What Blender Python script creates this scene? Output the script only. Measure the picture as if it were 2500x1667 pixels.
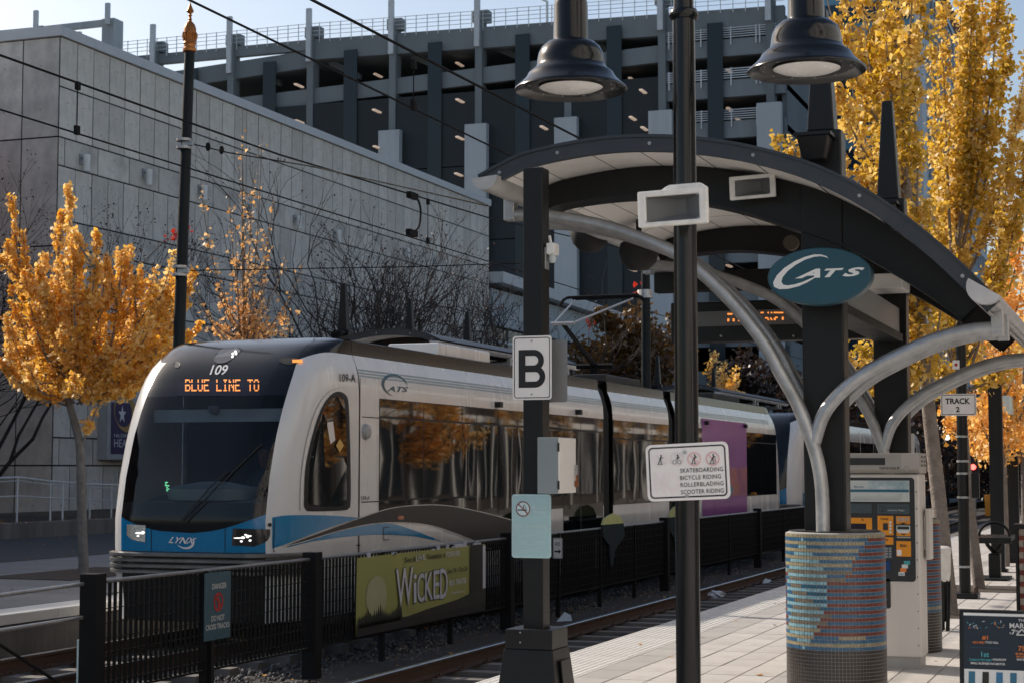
import bpy, bmesh, math, random
import numpy as np
from mathutils import Vector, Matrix, noise as mnoise

scene = bpy.context.scene
for o in list(bpy.data.objects):
    bpy.data.objects.remove(o)
col = scene.collection

# ---------------------------------------------------------------- camera, sky, sun, exposure
CAMH = 1.7
YAW = math.radians(20.17)
PITCH = math.atan(311.5 / 4250)
cd = bpy.data.cameras.new('camera')
cd.sensor_width = 36.0
cd.lens = 4250 / 2500 * 36.0
cd.clip_start = 0.1
cd.clip_end = 2000
cd.dof.use_dof = True
cd.dof.focus_distance = 15.0
cd.dof.aperture_fstop = 7.0
cam = bpy.data.objects.new('camera', cd)
cam.location = (0, 0, CAMH)
cam.rotation_euler = (math.pi / 2 + PITCH, 0, YAW)
col.objects.link(cam)
scene.camera = cam

SUN_EL = math.radians(32)
SUN_TH = math.radians(72)            # the sun stands this far to the left of the track direction (+Y)
sdir = Vector((-math.sin(SUN_TH) * math.cos(SUN_EL), math.cos(SUN_TH) * math.cos(SUN_EL), math.sin(SUN_EL)))
world = bpy.data.worlds.new('World')
scene.world = world
world.use_nodes = True
wn = world.node_tree.nodes
wl = world.node_tree.links
bg = wn['Background']
sky = wn.new('ShaderNodeTexSky')
sky.sky_type = 'NISHITA'
sky.sun_disc = False
sky.sun_elevation = SUN_EL
sky.sun_rotation = -SUN_TH
sky.air_density = 1.0
sky.dust_density = 2.2
sky.ozone_density = 0.5
wl.new(sky.outputs[0], bg.inputs[0])
bg.inputs[1].default_value = 0.128
sl = bpy.data.lights.new('sun', 'SUN')
sl.energy = 4.3
sl.angle = math.radians(0.5)
sl.color = (1.0, 0.90, 0.78)
so = bpy.data.objects.new('sun', sl)
so.rotation_euler = sdir.to_track_quat('Z', 'Y').to_euler()
col.objects.link(so)
scene.view_settings.view_transform = 'Standard'
scene.view_settings.look = 'None'
scene.view_settings.gamma = 1.0
scene.view_settings.use_curve_mapping = False
scene.view_settings.exposure = 0.2
scene.cycles.max_bounces = 6
scene.cycles.diffuse_bounces = 3
scene.cycles.glossy_bounces = 3
scene.cycles.transmission_bounces = 4
scene.cycles.transparent_max_bounces = 8
scene.cycles.caustics_reflective = False
scene.cycles.caustics_refractive = False
scene.cycles.sample_clamp_indirect = 4.0
scene.cycles.use_denoising = True

# ---------------------------------------------------------------- measuring helper: the point of a plane that a sight line meets
_F = 4250.0
_fw = Vector((-math.sin(YAW) * math.cos(PITCH), math.cos(YAW) * math.cos(PITCH), math.sin(PITCH)))
_rt = Vector((math.cos(YAW), math.sin(YAW), 0))
_up = Vector((math.sin(YAW) * math.sin(PITCH), -math.cos(YAW) * math.sin(PITCH), math.cos(PITCH)))
def at(px, py, X=None, Y=None, Z=None):
    r = _fw + _rt * ((px - 1250.0) / _F) - _up * ((py - 833.5) / _F)
    t = X / r.x if X is not None else (Y / r.y if Y is not None else (Z - CAMH) / r.z)
    return Vector((0, 0, CAMH)) + r * t

# ---------------------------------------------------------------- materials
M = {}
def lin(r, g, b):
    f = lambda c: c / 12.92 if c <= 0.04045 else ((c + 0.055) / 1.055) ** 2.4
    return (f(r / 255), f(g / 255), f(b / 255))
def mat(name, c, rough=0.6, metal=0.0, var=0.12, scale=3.0, bump=0.0, bscale=40.0, spec=0.5, coat=0.0, detail=6.0, streak=False, dirt=None, dscale=0.6, damt=0.5, tint=None, rvar=0.1):
    m = bpy.data.materials.new(name)
    m.use_nodes = True
    nt = m.node_tree
    N, L = nt.nodes, nt.links
    b = N['Principled BSDF']
    b.inputs['Roughness'].default_value = rough
    b.inputs['Metallic'].default_value = metal
    b.inputs['Specular IOR Level'].default_value = spec
    b.inputs['Coat Weight'].default_value = coat
    b.inputs['Coat Roughness'].default_value = 0.06
    tc = N.new('ShaderNodeTexCoord')
    mp = N.new('ShaderNodeMapping')
    L.new(tc.outputs['Object'], mp.inputs['Vector'])
    if streak:
        mp.inputs['Scale'].default_value = (1, 1, 0.12)
    nz = N.new('ShaderNodeTexNoise')
    nz.inputs['Scale'].default_value = scale
    nz.inputs['Detail'].default_value = detail
    nz.inputs['Roughness'].default_value = 0.62
    L.new(mp.outputs[0], nz.inputs['Vector'])
    rp = N.new('ShaderNodeValToRGB')
    rp.color_ramp.elements[0].position = 0.28
    rp.color_ramp.elements[1].position = 0.72
    lo = tuple(max(0, v * (1 - var)) for v in c)
    hi = tuple(min(1, v * (1 + var)) for v in c)
    if tint:
        hi = tint
    rp.color_ramp.elements[0].color = (*lo, 1)
    rp.color_ramp.elements[1].color = (*hi, 1)
    L.new(nz.outputs['Fac'], rp.inputs[0])
    out = rp.outputs[0]
    oi = N.new('ShaderNodeObjectInfo')          # every piece is a shade of its own
    hs = N.new('ShaderNodeHueSaturation')
    mr = N.new('ShaderNodeMapRange')
    mr.inputs['To Min'].default_value = 1 - var * 0.8
    mr.inputs['To Max'].default_value = 1 + var * 0.8
    L.new(oi.outputs['Random'], mr.inputs['Value'])
    L.new(mr.outputs[0], hs.inputs['Value'])
    L.new(out, hs.inputs['Color'])
    out = hs.outputs[0]
    if dirt:
        n2 = N.new('ShaderNodeTexNoise')
        n2.inputs['Scale'].default_value = dscale
        n2.inputs['Detail'].default_value = 9
        n2.inputs['Roughness'].default_value = 0.7
        L.new(mp.outputs[0], n2.inputs['Vector'])
        r2 = N.new('ShaderNodeValToRGB')
        r2.color_ramp.elements[0].position = 0.46
        r2.color_ramp.elements[1].position = 0.72
        r2.color_ramp.elements[1].color = (damt, damt, damt, 1)
        L.new(n2.outputs['Fac'], r2.inputs[0])
        mx = N.new('ShaderNodeMix')
        mx.data_type = 'RGBA'
        L.new(r2.outputs[0], mx.inputs['Factor'])
        L.new(out, mx.inputs['A'])
        mx.inputs['B'].default_value = (*dirt, 1)
        out = mx.outputs['Result']
    L.new(out, b.inputs['Base Color'])
    if rvar:
        rr = N.new('ShaderNodeMapRange')
        rr.inputs['To Min'].default_value = max(0.02, rough - rvar * rough)
        rr.inputs['To Max'].default_value = min(1, rough + rvar * rough * 2)
        L.new(nz.outputs['Fac'], rr.inputs['Value'])
        L.new(rr.outputs[0], b.inputs['Roughness'])
    if bump:
        n3 = N.new('ShaderNodeTexNoise')
        n3.inputs['Scale'].default_value = bscale
        n3.inputs['Detail'].default_value = 8
        L.new(tc.outputs['Object'], n3.inputs['Vector'])
        bp = N.new('ShaderNodeBump')
        bp.inputs['Strength'].default_value = bump
        bp.inputs['Distance'].default_value = 0.02
        L.new(n3.outputs['Fac'], bp.inputs['Height'])
        L.new(bp.outputs[0], b.inputs['Normal'])
    M[name] = m
    return m
def emit(name, c, s):
    m = bpy.data.materials.new(name)
    m.use_nodes = True
    b = m.node_tree.nodes['Principled BSDF']
    b.inputs['Base Color'].default_value = (*c, 1)
    b.inputs['Emission Color'].default_value = (*c, 1)
    b.inputs['Emission Strength'].default_value = s
    M[name] = m
def leaf(name, c1, c2, c3, trans=0.5):
    m = bpy.data.materials.new(name)
    m.use_nodes = True
    nt = m.node_tree
    N, L = nt.nodes, nt.links
    N.remove(N['Principled BSDF'])
    at_ = N.new('ShaderNodeAttribute')
    at_.attribute_name = 'lv'
    rp = N.new('ShaderNodeValToRGB')
    rp.color_ramp.elements[0].color = (*c1, 1)
    rp.color_ramp.elements[1].color = (*c3, 1)
    e = rp.color_ramp.elements.new(0.5)
    e.color = (*c2, 1)
    L.new(at_.outputs['Fac'], rp.inputs[0])
    d = N.new('ShaderNodeBsdfDiffuse')
    t = N.new('ShaderNodeBsdfTranslucent')
    g = N.new('ShaderNodeBsdfGlossy')
    g.inputs['Roughness'].default_value = 0.45
    g.inputs['Color'].default_value = (1, 1, 1, 1)
    for x in (d, t):
        L.new(rp.outputs[0], x.inputs['Color'])
    mx = N.new('ShaderNodeMixShader')
    mx.inputs[0].default_value = trans
    L.new(d.outputs[0], mx.inputs[1])
    L.new(t.outputs[0], mx.inputs[2])
    m2 = N.new('ShaderNodeMixShader')
    m2.inputs[0].default_value = 0.05
    L.new(mx.outputs[0], m2.inputs[1])
    L.new(g.outputs[0], m2.inputs[2])
    L.new(m2.outputs[0], N['Material Output'].inputs[0])
    M[name] = m
def tinted_glass(name, tint, ior=1.5, rough=0.0):
    m = bpy.data.materials.new(name)
    m.use_nodes = True
    nt = m.node_tree
    N, L = nt.nodes, nt.links
    N.remove(N['Principled BSDF'])
    tr = N.new('ShaderNodeBsdfTransparent')
    tr.inputs[0].default_value = (*tint, 1)
    gl = N.new('ShaderNodeBsdfGlossy')
    gl.inputs['Roughness'].default_value = rough
    fr = N.new('ShaderNodeFresnel')
    fr.inputs[0].default_value = ior
    mx = N.new('ShaderNodeMixShader')
    L.new(fr.outputs[0], mx.inputs[0])
    L.new(tr.outputs[0], mx.inputs[1])
    L.new(gl.outputs[0], mx.inputs[2])
    L.new(mx.outputs[0], N['Material Output'].inputs[0])
    M[name] = m

mat('black_paint', (0.009, 0.0095, 0.0105), 0.36, var=0.15, scale=6, dirt=(0.03, 0.03, 0.03), dscale=2.5, damt=0.25, spec=0.32)
mat('black_gloss', (0.006, 0.0075, 0.009), 0.16, var=0.1, spec=0.38, rvar=0.3)
mat('black_matte', (0.012, 0.012, 0.013), 0.7)
mat('fascia', lin(48, 54, 62), 0.42, var=0.08, dirt=(0.07, 0.07, 0.07), dscale=1.5, damt=0.3)
mat('galv', (0.42, 0.43, 0.44), 0.42, 0.75, var=0.16, scale=9, dirt=(0.16, 0.15, 0.14), dscale=3, damt=0.45, bump=0.05, bscale=60)
mat('gutter', (0.5, 0.5, 0.5), 0.5, 0.35, var=0.12, scale=5, dirt=(0.2, 0.18, 0.16), dscale=2, damt=0.4)
mat('stainless', (0.66, 0.62, 0.585), 0.42, 0.35, var=0.08, scale=2, streak=True)
mat('ceiling_white', (0.82, 0.81, 0.79), 0.6, var=0.06, dirt=(0.55, 0.53, 0.5), dscale=1.2, damt=0.3)
mat('sign_white', (0.84, 0.82, 0.81), 0.45, var=0.04)
mat('sign_black', (0.012, 0.012, 0.013), 0.5, var=0.05)
mat('sign_grey', (0.36, 0.37, 0.38), 0.45, 0.6, var=0.06)
mat('pale_red', lin(228, 190, 192), 0.5, var=0.1)
mat('paler_red', lin(236, 229, 229), 0.5, var=0.1)
mat('dark_red', lin(140, 40, 48), 0.5, var=0.05)
mat('sign_aqua', lin(172, 206, 210), 0.45, var=0.05)
mat('aqua_light', lin(202, 224, 226), 0.45, var=0.05)
mat('danger_teal', lin(58, 92, 108), 0.5, var=0.06)
mat('danger_red', lin(176, 44, 34), 0.5)
mat('plain_white', (0.74, 0.74, 0.73), 0.5, var=0.03)
mat('speaker_white', (0.80, 0.80, 0.78), 0.45, var=0.05, dirt=(0.3, 0.29, 0.26), dscale=9, damt=0.35)
mat('grille', (0.13, 0.135, 0.14), 0.7, bump=0.3, bscale=300)
mat('cats_blue', lin(34, 78, 94), 0.35, var=0.04)
mat('cats_white', lin(232, 234, 234), 0.4, var=0.03)
mat('lens', (0.72, 0.72, 0.70), 0.25, var=0.06, scale=30)
mat('concrete_theatre', lin(212, 206, 196), 0.85, var=0.15, scale=1.6, dirt=lin(146, 143, 138), dscale=0.55, damt=0.75, bump=0.25, bscale=9)
mat('concrete_joint', lin(34, 34, 34), 0.9)
mat('coping_metal', (0.55, 0.56, 0.57), 0.5, 0.2, var=0.05)
mat('concrete_garage', lin(130, 136, 138), 0.9, var=0.16, scale=0.5, dirt=lin(86, 90, 92), dscale=0.25, damt=0.65, streak=True, bump=0.2, bscale=4)
mat('concrete_pale', lin(182, 188, 190), 0.85, var=0.08, scale=0.4, dirt=lin(120, 124, 126), dscale=0.3, damt=0.5, streak=True)
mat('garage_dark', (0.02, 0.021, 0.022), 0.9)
mat('garage_screen', lin(30, 37, 41), 0.6, var=0.12, scale=0.15)
mat('garage_glass', lin(26, 38, 43), 0.25, var=0.1, scale=0.3)
mat('rail_white', (0.6, 0.62, 0.63), 0.5, 0.2)
mat('tower_blue', lin(112, 160, 182), 0.35, var=0.08, scale=0.1)
mat('tower_glass', lin(30, 52, 70), 0.08, var=0.2, scale=0.1)
mat('tower_white', (0.7, 0.71, 0.72), 0.6, var=0.05)
mat('brick', lin(118, 62, 54), 0.85, var=0.28, scale=4, bump=0.3, bscale=40)
mat('mortar', lin(168, 160, 150), 0.9, var=0.1)
mat('slab', (0.525, 0.50, 0.475), 0.85, var=0.10, scale=2.4, dirt=(0.33, 0.30, 0.275), dscale=2.3, damt=0.75, bump=0.15, bscale=70)
mat('slab_joint', (0.14, 0.125, 0.11), 0.95)
mat('slab_grey', (0.40, 0.385, 0.365), 0.85, var=0.07, scale=2.0, dirt=(0.28, 0.26, 0.24), dscale=1.0, damt=0.5, bump=0.15, bscale=70)
mat('tactile', (0.66, 0.645, 0.615), 0.75, var=0.05, scale=3, dirt=(0.42, 0.40, 0.37), dscale=1.3, damt=0.4)
mat('platform_wall', (0.16, 0.15, 0.14), 0.9, var=0.3, scale=1.4, dirt=(0.05, 0.045, 0.04), dscale=1.0, damt=0.8, streak=True, bump=0.3, bscale=20)
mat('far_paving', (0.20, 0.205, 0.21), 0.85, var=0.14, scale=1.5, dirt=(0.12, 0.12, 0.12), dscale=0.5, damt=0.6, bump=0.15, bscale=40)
mat('asphalt', (0.055, 0.055, 0.057), 0.9, var=0.2, scale=3, bump=0.3, bscale=120)
mat('soil', (0.06, 0.045, 0.033), 0.95, var=0.35, scale=5, bump=0.6, bscale=30)
mat('ballast_ground', (0.05, 0.045, 0.042), 0.95, var=0.4, scale=8, bump=0.9, bscale=26)
mat('stone', (0.11, 0.108, 0.108), 0.9, var=0.3, scale=20)
mat('stone_pale', (0.26, 0.225, 0.20), 0.9, var=0.3, scale=20)
mat('tie', (0.17, 0.155, 0.14), 0.9, var=0.2, scale=3, dirt=(0.07, 0.055, 0.045), dscale=1.5, damt=0.7, bump=0.3, bscale=30)
mat('rail_rust', (0.075, 0.042, 0.028), 0.8, var=0.3, scale=5, bump=0.2, bscale=40)
mat('rail_top', (0.55, 0.54, 0.53), 0.22, 0.95, var=0.1)
mat('train_white', (0.76, 0.755, 0.745), 0.2, var=0.04, scale=1.6, coat=0.35, rvar=0.5, streak=True, dirt=(0.52, 0.50, 0.475), dscale=1.4, damt=0.25)
mat('train_grey', (0.36, 0.36, 0.365), 0.3, var=0.05)
mat('train_band', lin(140, 160, 172), 0.3, var=0.03)
mat('train_black', (0.008, 0.010, 0.012), 0.13, var=0.1, spec=0.42)
mat('cove_black', (0.008, 0.008, 0.008), 0.12, var=0.1, spec=0.25)
mat('fence_black', (0.013, 0.0135, 0.0145), 0.7, spec=0.12)
mat('train_blue', lin(0, 124, 176), 0.25, var=0.05, coat=0.3)
mat('train_dark', lin(52, 51, 50), 0.5, var=0.06)
mat('train_line', (0.62, 0.60, 0.57), 0.4)
mat('window_glass', (0.006, 0.007, 0.008), 0.03, var=0.1, spec=0.5, rvar=0, bump=0.006, bscale=2.2)
mat('rail_sheen', (0.16, 0.165, 0.17), 0.3, 0.3, var=0.2, scale=8)  # sunlit highlight of the fence's top rail put into its grey
mat('seam', (0.012, 0.012, 0.012), 0.6)
mat('bellows', (0.022, 0.022, 0.023), 0.75, var=0.2, bump=0.2)
mat('rubber', (0.014, 0.014, 0.014), 0.6)
mat('bumper', (0.24, 0.235, 0.225), 0.35, 0.3, var=0.2, scale=4, dirt=(0.04, 0.03, 0.025), dscale=3)
mat('purple_ad', lin(150, 80, 158), 0.35, var=0.15, scale=1.2, coat=0.2)
mat('orange_ad', lin(206, 120, 100), 0.35, var=0.3, scale=1.5, tint=lin(120, 60, 120))
mat('ad_blue', lin(90, 140, 170), 0.35)
mat('amber_lens', lin(170, 84, 26), 0.2)
mat('cab_dark', (0.02, 0.021, 0.023), 0.7)
mat('cab_grey', (0.24, 0.25, 0.26), 0.6)
mat('cab_visor', (0.50, 0.58, 0.60), 0.6)
mat('skin', lin(96, 66, 52), 0.55)
mat('uniform', (0.02, 0.025, 0.035), 0.8)
mat('reflector', (0.75, 0.74, 0.72), 0.12, 0.9, bump=0.3, bscale=50)
mat('headlamp_dark', (0.03, 0.03, 0.032), 0.1, coat=0.5)
mat('gold', lin(186, 118, 56), 0.35, 0.55, var=0.2, scale=12, dirt=lin(96, 58, 30), dscale=6, damt=0.5)
mat('pole_dark', lin(20, 27, 30), 0.5, spec=0.22, var=0.1)
mat('wire', (0.010, 0.010, 0.011), 0.8, spec=0.2)
mat('bark', (0.19, 0.16, 0.14), 0.95, var=0.35, scale=9, bump=0.8, bscale=26, dirt=(0.30, 0.265, 0.235), dscale=5, damt=0.5)
mat('bark_grey', (0.17, 0.165, 0.16), 0.95, var=0.3, scale=9, bump=0.5, bscale=30)
mat('bark_dark', (0.028, 0.023, 0.021), 0.9, var=0.3, scale=9)
mat('twig_pale', (0.15, 0.12, 0.10), 0.9, var=0.2)
leaf('ginkgo', lin(200, 138, 26), lin(248, 190, 72), lin(255, 224, 152), 0.6)
leaf('ginkgo_orange', lin(222, 140, 36), lin(248, 182, 74), lin(254, 216, 140), 0.58)
leaf('ginkgo_green', lin(140, 122, 20), lin(220, 178, 50), lin(250, 220, 136), 0.58)
leaf('ginkgo_pale', lin(214, 142, 62), lin(236, 176, 104), lin(246, 206, 150))
leaf('brown_leaf', lin(60, 44, 26), lin(110, 78, 30), lin(150, 108, 40), 0.35)
leaf('dark_leaf', lin(34, 30, 26), lin(58, 44, 36), lin(86, 60, 44), 0.3)
leaf('red_leaf', lin(150, 30, 16), lin(206, 52, 28), lin(230, 84, 44))
leaf('seed', lin(44, 30, 28), lin(74, 46, 40), lin(110, 66, 52), 0.2)
leaf('fallen', lin(120, 70, 30), lin(190, 128, 50), lin(224, 170, 90), 0.1)
for nm, c in (('tile_tan', lin(156, 146, 120)), ('tile_grey', lin(120, 112, 98)), ('tile_blue', lin(54, 100, 134)), ('tile_pale', lin(132, 172, 184)), ('tile_teal', lin(38, 92, 120)), ('tile_red', lin(118, 56, 46)), ('tile_brown', lin(62, 55, 51))):
    mat(nm, c, 0.32, var=0.22, scale=31, detail=1, spec=0.5)
mat('grout', (0.36, 0.36, 0.35), 0.9)
mat('machine_grey', (0.40, 0.385, 0.365), 0.5, 0.1, var=0.06, dirt=(0.22, 0.2, 0.19), dscale=3, damt=0.4)
mat('machine_pale', (0.46, 0.43, 0.41), 0.5, var=0.05)
mat('machine_dark', (0.028, 0.03, 0.034), 0.4)
mat('machine_orange', lin(226, 146, 34), 0.45, var=0.06)
mat('machine_panel', lin(70, 84, 92), 0.4, var=0.12, scale=20)
mat('screen_dark', lin(26, 22, 40), 0.15)
mat('screen_blue', lin(30, 60, 110), 0.2)
mat('map_white', lin(205, 212, 212), 0.4, var=0.06)
mat('map_blue', lin(48, 104, 130), 0.4, var=0.1)
mat('cloud_blue', lin(120, 160, 176), 0.4, var=0.25, scale=6, tint=lin(214, 222, 222))
mat('poster_navy', lin(20, 34, 50), 0.45, var=0.06)
mat('poster_orange', lin(214, 122, 52), 0.5)
mat('poster_teal', lin(74, 162, 170), 0.5)
mat('poster_blue', lin(50, 110, 150), 0.5)
mat('poster_white', lin(214, 216, 216), 0.5)
mat('theatre_purple', lin(54, 40, 84), 0.4, var=0.08)
mat('theatre_gold', lin(178, 142, 84), 0.4, var=0.1)
mat('case_frame', (0.42, 0.43, 0.44), 0.45, 0.3)
mat('banner_green', lin(158, 160, 92), 0.6, var=0.16, scale=1.6, dirt=lin(122, 126, 70), dscale=0.8, damt=0.6)
mat('banner_glow', lin(168, 166, 132), 0.6, var=0.1, scale=2)
mat('banner_dark', lin(34, 38, 32), 0.6, var=0.1)
mat('banner_black', lin(22, 22, 24), 0.6)
mat('banner_silver', lin(196, 198, 208), 0.5, var=0.08)
mat('banner_edge', lin(74, 80, 92), 0.5)
mat('cone_green', lin(178, 186, 120), 0.5, var=0.2, scale=8)
mat('cone_dark', lin(24, 26, 28), 0.8, spec=0.1, var=0.5, scale=34, tint=lin(64, 78, 84))
mat('bollard_yellow', lin(226, 150, 44), 0.5, var=0.08)
mat('signal_body', (0.02, 0.02, 0.02), 0.6)
mat('paper', (0.55, 0.62, 0.64), 0.8)
mat('plastic_bag', (0.55, 0.58, 0.64), 0.35, var=0.15)
mat('bin_silver', (0.66, 0.66, 0.66), 0.45, 0.2, bump=0.4, bscale=18)
mat('shop_white', (0.72, 0.70, 0.67), 0.6, var=0.06)
mat('shop_dark', lin(64, 56, 52), 0.85, var=0.2, scale=1.5)
mat('shop_glass', (0.02, 0.025, 0.03), 0.06)
mat('shop_brick', lin(120, 70, 58), 0.85, var=0.2, scale=3)
mat('roof_grey', (0.2, 0.2, 0.2), 0.8)
mat('window_green', lin(52, 62, 62), 0.1, var=0.2, scale=0.5)
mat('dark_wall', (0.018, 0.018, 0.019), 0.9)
mat('sticker_yellow', lin(222, 178, 96), 0.5)
mat('box_grey', lin(132, 142, 146), 0.5, var=0.06)
mat('tie_hole', (0.05, 0.05, 0.05), 0.9)
mat('padlock', lin(150, 90, 60), 0.4, 0.6)
tinted_glass('windshield', (0.56, 0.60, 0.64), 1.45)
emit('led_orange', (1.0, 0.31, 0.06), 1.0)
emit('led_green', (0.25, 1.0, 0.45), 1.2)
emit('led_red', (1.0, 0.10, 0.08), 4.0)
emit('lamp_warm', (1.0, 0.74, 0.56), 0.27)
emit('lamp_white', (1.0, 0.93, 0.82), 3.0)
emit('headlamp', (1.0, 0.97, 0.92), 1.1)
# ---------------------------------------------------------------- mesh helpers
BASE = {}
def V(*a):
    return Vector(a)
class MB:
    def __init__(s):
        s.v, s.f, s.m = [], [], []
    def add(s, vs, fs, m=0):
        n = len(s.v)
        s.v += [tuple(p) for p in vs]
        s.f += [tuple(i + n for i in f) for f in fs]
        s.m += [m] * len(fs)
        return s
    def box(s, x0, x1, y0, y1, z0, z1, m=0):
        return s.add([(x0, y0, z0), (x1, y0, z0), (x1, y1, z0), (x0, y1, z0), (x0, y0, z1), (x1, y0, z1), (x1, y1, z1), (x0, y1, z1)],
                     [(0, 3, 2, 1), (4, 5, 6, 7), (0, 1, 5, 4), (1, 2, 6, 5), (2, 3, 7, 6), (3, 0, 4, 7)], m)
    def frust(s, c0, s0, c1, s1, m=0):
        (x, y, z), (a, b) = c0, s0
        (X, Y_, Z), (A, B) = c1, s1
        return s.add([(x - a, y - b, z), (x + a, y - b, z), (x + a, y + b, z), (x - a, y + b, z), (X - A, Y_ - B, Z), (X + A, Y_ - B, Z), (X + A, Y_ + B, Z), (X - A, Y_ + B, Z)],
                     [(0, 3, 2, 1), (4, 5, 6, 7), (0, 1, 5, 4), (1, 2, 6, 5), (2, 3, 7, 6), (3, 0, 4, 7)], m)
    def tube(s, pts, r, n=8, m=0, cap=True):
        pts = [Vector(p) for p in pts]
        rs = r if isinstance(r, (list, tuple)) else [r] * len(pts)
        vs, fs = [], []
        pu = None
        for i, p in enumerate(pts):
            d = (pts[min(i + 1, len(pts) - 1)] - pts[max(i - 1, 0)])
            d = d.normalized() if d.length > 1e-9 else Vector((0, 0, 1))
            if pu is None:
                pu = d.orthogonal().normalized()
            else:
                pu = (pu - d * pu.dot(d))
                pu = pu.normalized() if pu.length > 1e-6 else d.orthogonal().normalized()
            w = d.cross(pu)
            for k in range(n):
                a = 2 * math.pi * k / n
                vs.append(p + (pu * math.cos(a) + w * math.sin(a)) * rs[i])
        for i in range(len(pts) - 1):
            for k in range(n):
                a, b = i * n + k, i * n + (k + 1) % n
                fs.append((a, b, b + n, a + n))
        if cap:
            fs.append(tuple(reversed(range(n))))
            fs.append(tuple(range((len(pts) - 1) * n, len(pts) * n)))
        return s.add(vs, fs, m)
    def lathe(s, prof, c=(0, 0, 0), n=32, m=0, closed=False):
        vs, fs = [], []
        for r, z in prof:
            for k in range(n):
                a = 2 * math.pi * k / n
                vs.append((c[0] + r * math.cos(a), c[1] + r * math.sin(a), c[2] + z))
        for i in range(len(prof) - 1):
            for k in range(n):
                a, b = i * n + k, i * n + (k + 1) % n
                fs.append((a, b, b + n, a + n))
        return s.add(vs, fs, m)
    def prism(s, poly, d, m=0):
        """poly: list of 3-D points in one plane; d: the extrusion vector"""
        n = len(poly)
        d = Vector(d)
        vs = [Vector(p) for p in poly] + [Vector(p) + d for p in poly]
        fs = [tuple(reversed(range(n))), tuple(range(n, 2 * n))] + [(i, (i + 1) % n, n + (i + 1) % n, n + i) for i in range(n)]
        return s.add(vs, fs, m)
    def grid(s, rows, m=0, flip=False):
        nr, nc = len(rows), len(rows[0])
        vs = [p for r in rows for p in r]
        fs = []
        for i in range(nr - 1):
            for j in range(nc - 1):
                q = (i * nc + j, i * nc + j + 1, (i + 1) * nc + j + 1, (i + 1) * nc + j)
                fs.append(q[::-1] if flip else q)
        return s.add(vs, fs, m)
    def mesh(s, name, mats, off=(0, 0, 0), smooth=False):
        me = bpy.data.meshes.new(name)
        ox, oy, oz = off
        me.from_pydata([(a - ox, b - oy, c - oz) for a, b, c in s.v], [], s.f)
        if isinstance(mats, str):
            mats = [mats]
        for k in mats:
            me.materials.append(M[k])
        if len(mats) > 1:
            me.polygons.foreach_set('material_index', s.m)
        if smooth:
            me.polygons.foreach_set('use_smooth', [True] * len(me.polygons))
            me.set_sharp_from_angle(angle=math.radians(smooth if smooth > 1 else 40))
        me.update()
        return me
    def build(s, name, mats, parent=None, smooth=False, bevel=0.0, recalc=True):
        off = BASE[parent] if parent else (0, 0, 0)
        me = s.mesh(name, mats, off, smooth)
        if recalc:
            bm = bmesh.new()
            bm.from_mesh(me)
            bmesh.ops.recalc_face_normals(bm, faces=bm.faces)
            bm.to_mesh(me)
            bm.free()
        o = bpy.data.objects.new(name, me)
        col.objects.link(o)
        if parent:
            o.parent = parent
        BASE[o] = tuple(off)
        if bevel:
            b = o.modifiers.new('bevel', 'BEVEL')
            b.width = bevel
            b.segments = 2
            b.limit_method = 'ANGLE'
            b.angle_limit = math.radians(40)
        return o
def tag(o, label, cat, group=None, kind=None):
    if label:
        o['label'] = label
    if cat:
        o['category'] = cat
    if group:
        o['group'] = group
    if kind:
        o['kind'] = kind
    return o
def thing(name, label, cat, loc, group=None):
    o = bpy.data.objects.new(name, None)
    o.location = loc
    o.empty_display_size = 0.2
    col.objects.link(o)
    BASE[o] = tuple(loc)
    return tag(o, label, cat, group)
def struct(o):
    o['kind'] = 'structure'
    return o
def piece(name, me, parent, loc, rz=0.0, scale=None):
    """an object that shares its mesh with others of its kind; loc in world space"""
    o = bpy.data.objects.new(name, me)
    b = BASE[parent]
    o.location = (loc[0] - b[0], loc[1] - b[1], loc[2] - b[2])
    o.rotation_euler = (0, 0, rz)
    if scale:
        o.scale = scale
    o.parent = parent
    col.objects.link(o)
    BASE[o] = tuple(loc)
    return o
def dup(root, loc, label=None, rz=None):
    def cp(o, par):
        c = o.copy()
        col.objects.link(c)
        c.parent = par
        for ch in o.children:
            cp(ch, c)
        return c
    r = cp(root, None)
    r.location = loc
    if rz is not None:
        r.rotation_euler = (0, 0, rz)
    BASE[r] = tuple(loc)
    if label:
        r['label'] = label
    return r
# ---- lettering
_tc = {}
def text_geo(s, bold=0.0, shear=0.0, space=1.0):
    k = (s, bold, shear, space)
    if k not in _tc:
        cu = bpy.data.curves.new('t', 'FONT')
        cu.body = s
        cu.offset = bold
        cu.shear = shear
        cu.space_character = space
        cu.resolution_u = 3
        cu.align_x = 'LEFT'
        ob = bpy.data.objects.new('t', cu)
        col.objects.link(ob)
        dg = bpy.context.evaluated_depsgraph_get()
        me = bpy.data.meshes.new_from_object(ob.evaluated_get(dg))
        vs = [(v.co.x, v.co.y) for v in me.vertices]
        fs = [tuple(p.vertices) for p in me.polygons]
        bpy.data.objects.remove(ob)
        bpy.data.curves.remove(cu)
        bpy.data.meshes.remove(me)
        x0, x1 = min(v[0] for v in vs), max(v[0] for v in vs)
        y0, y1 = min(v[1] for v in vs), max(v[1] for v in vs)
        _tc[k] = ([((a - x0), (b - y0)) for a, b in vs], fs, x1 - x0, y1 - y0)
    return _tc[k]
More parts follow.
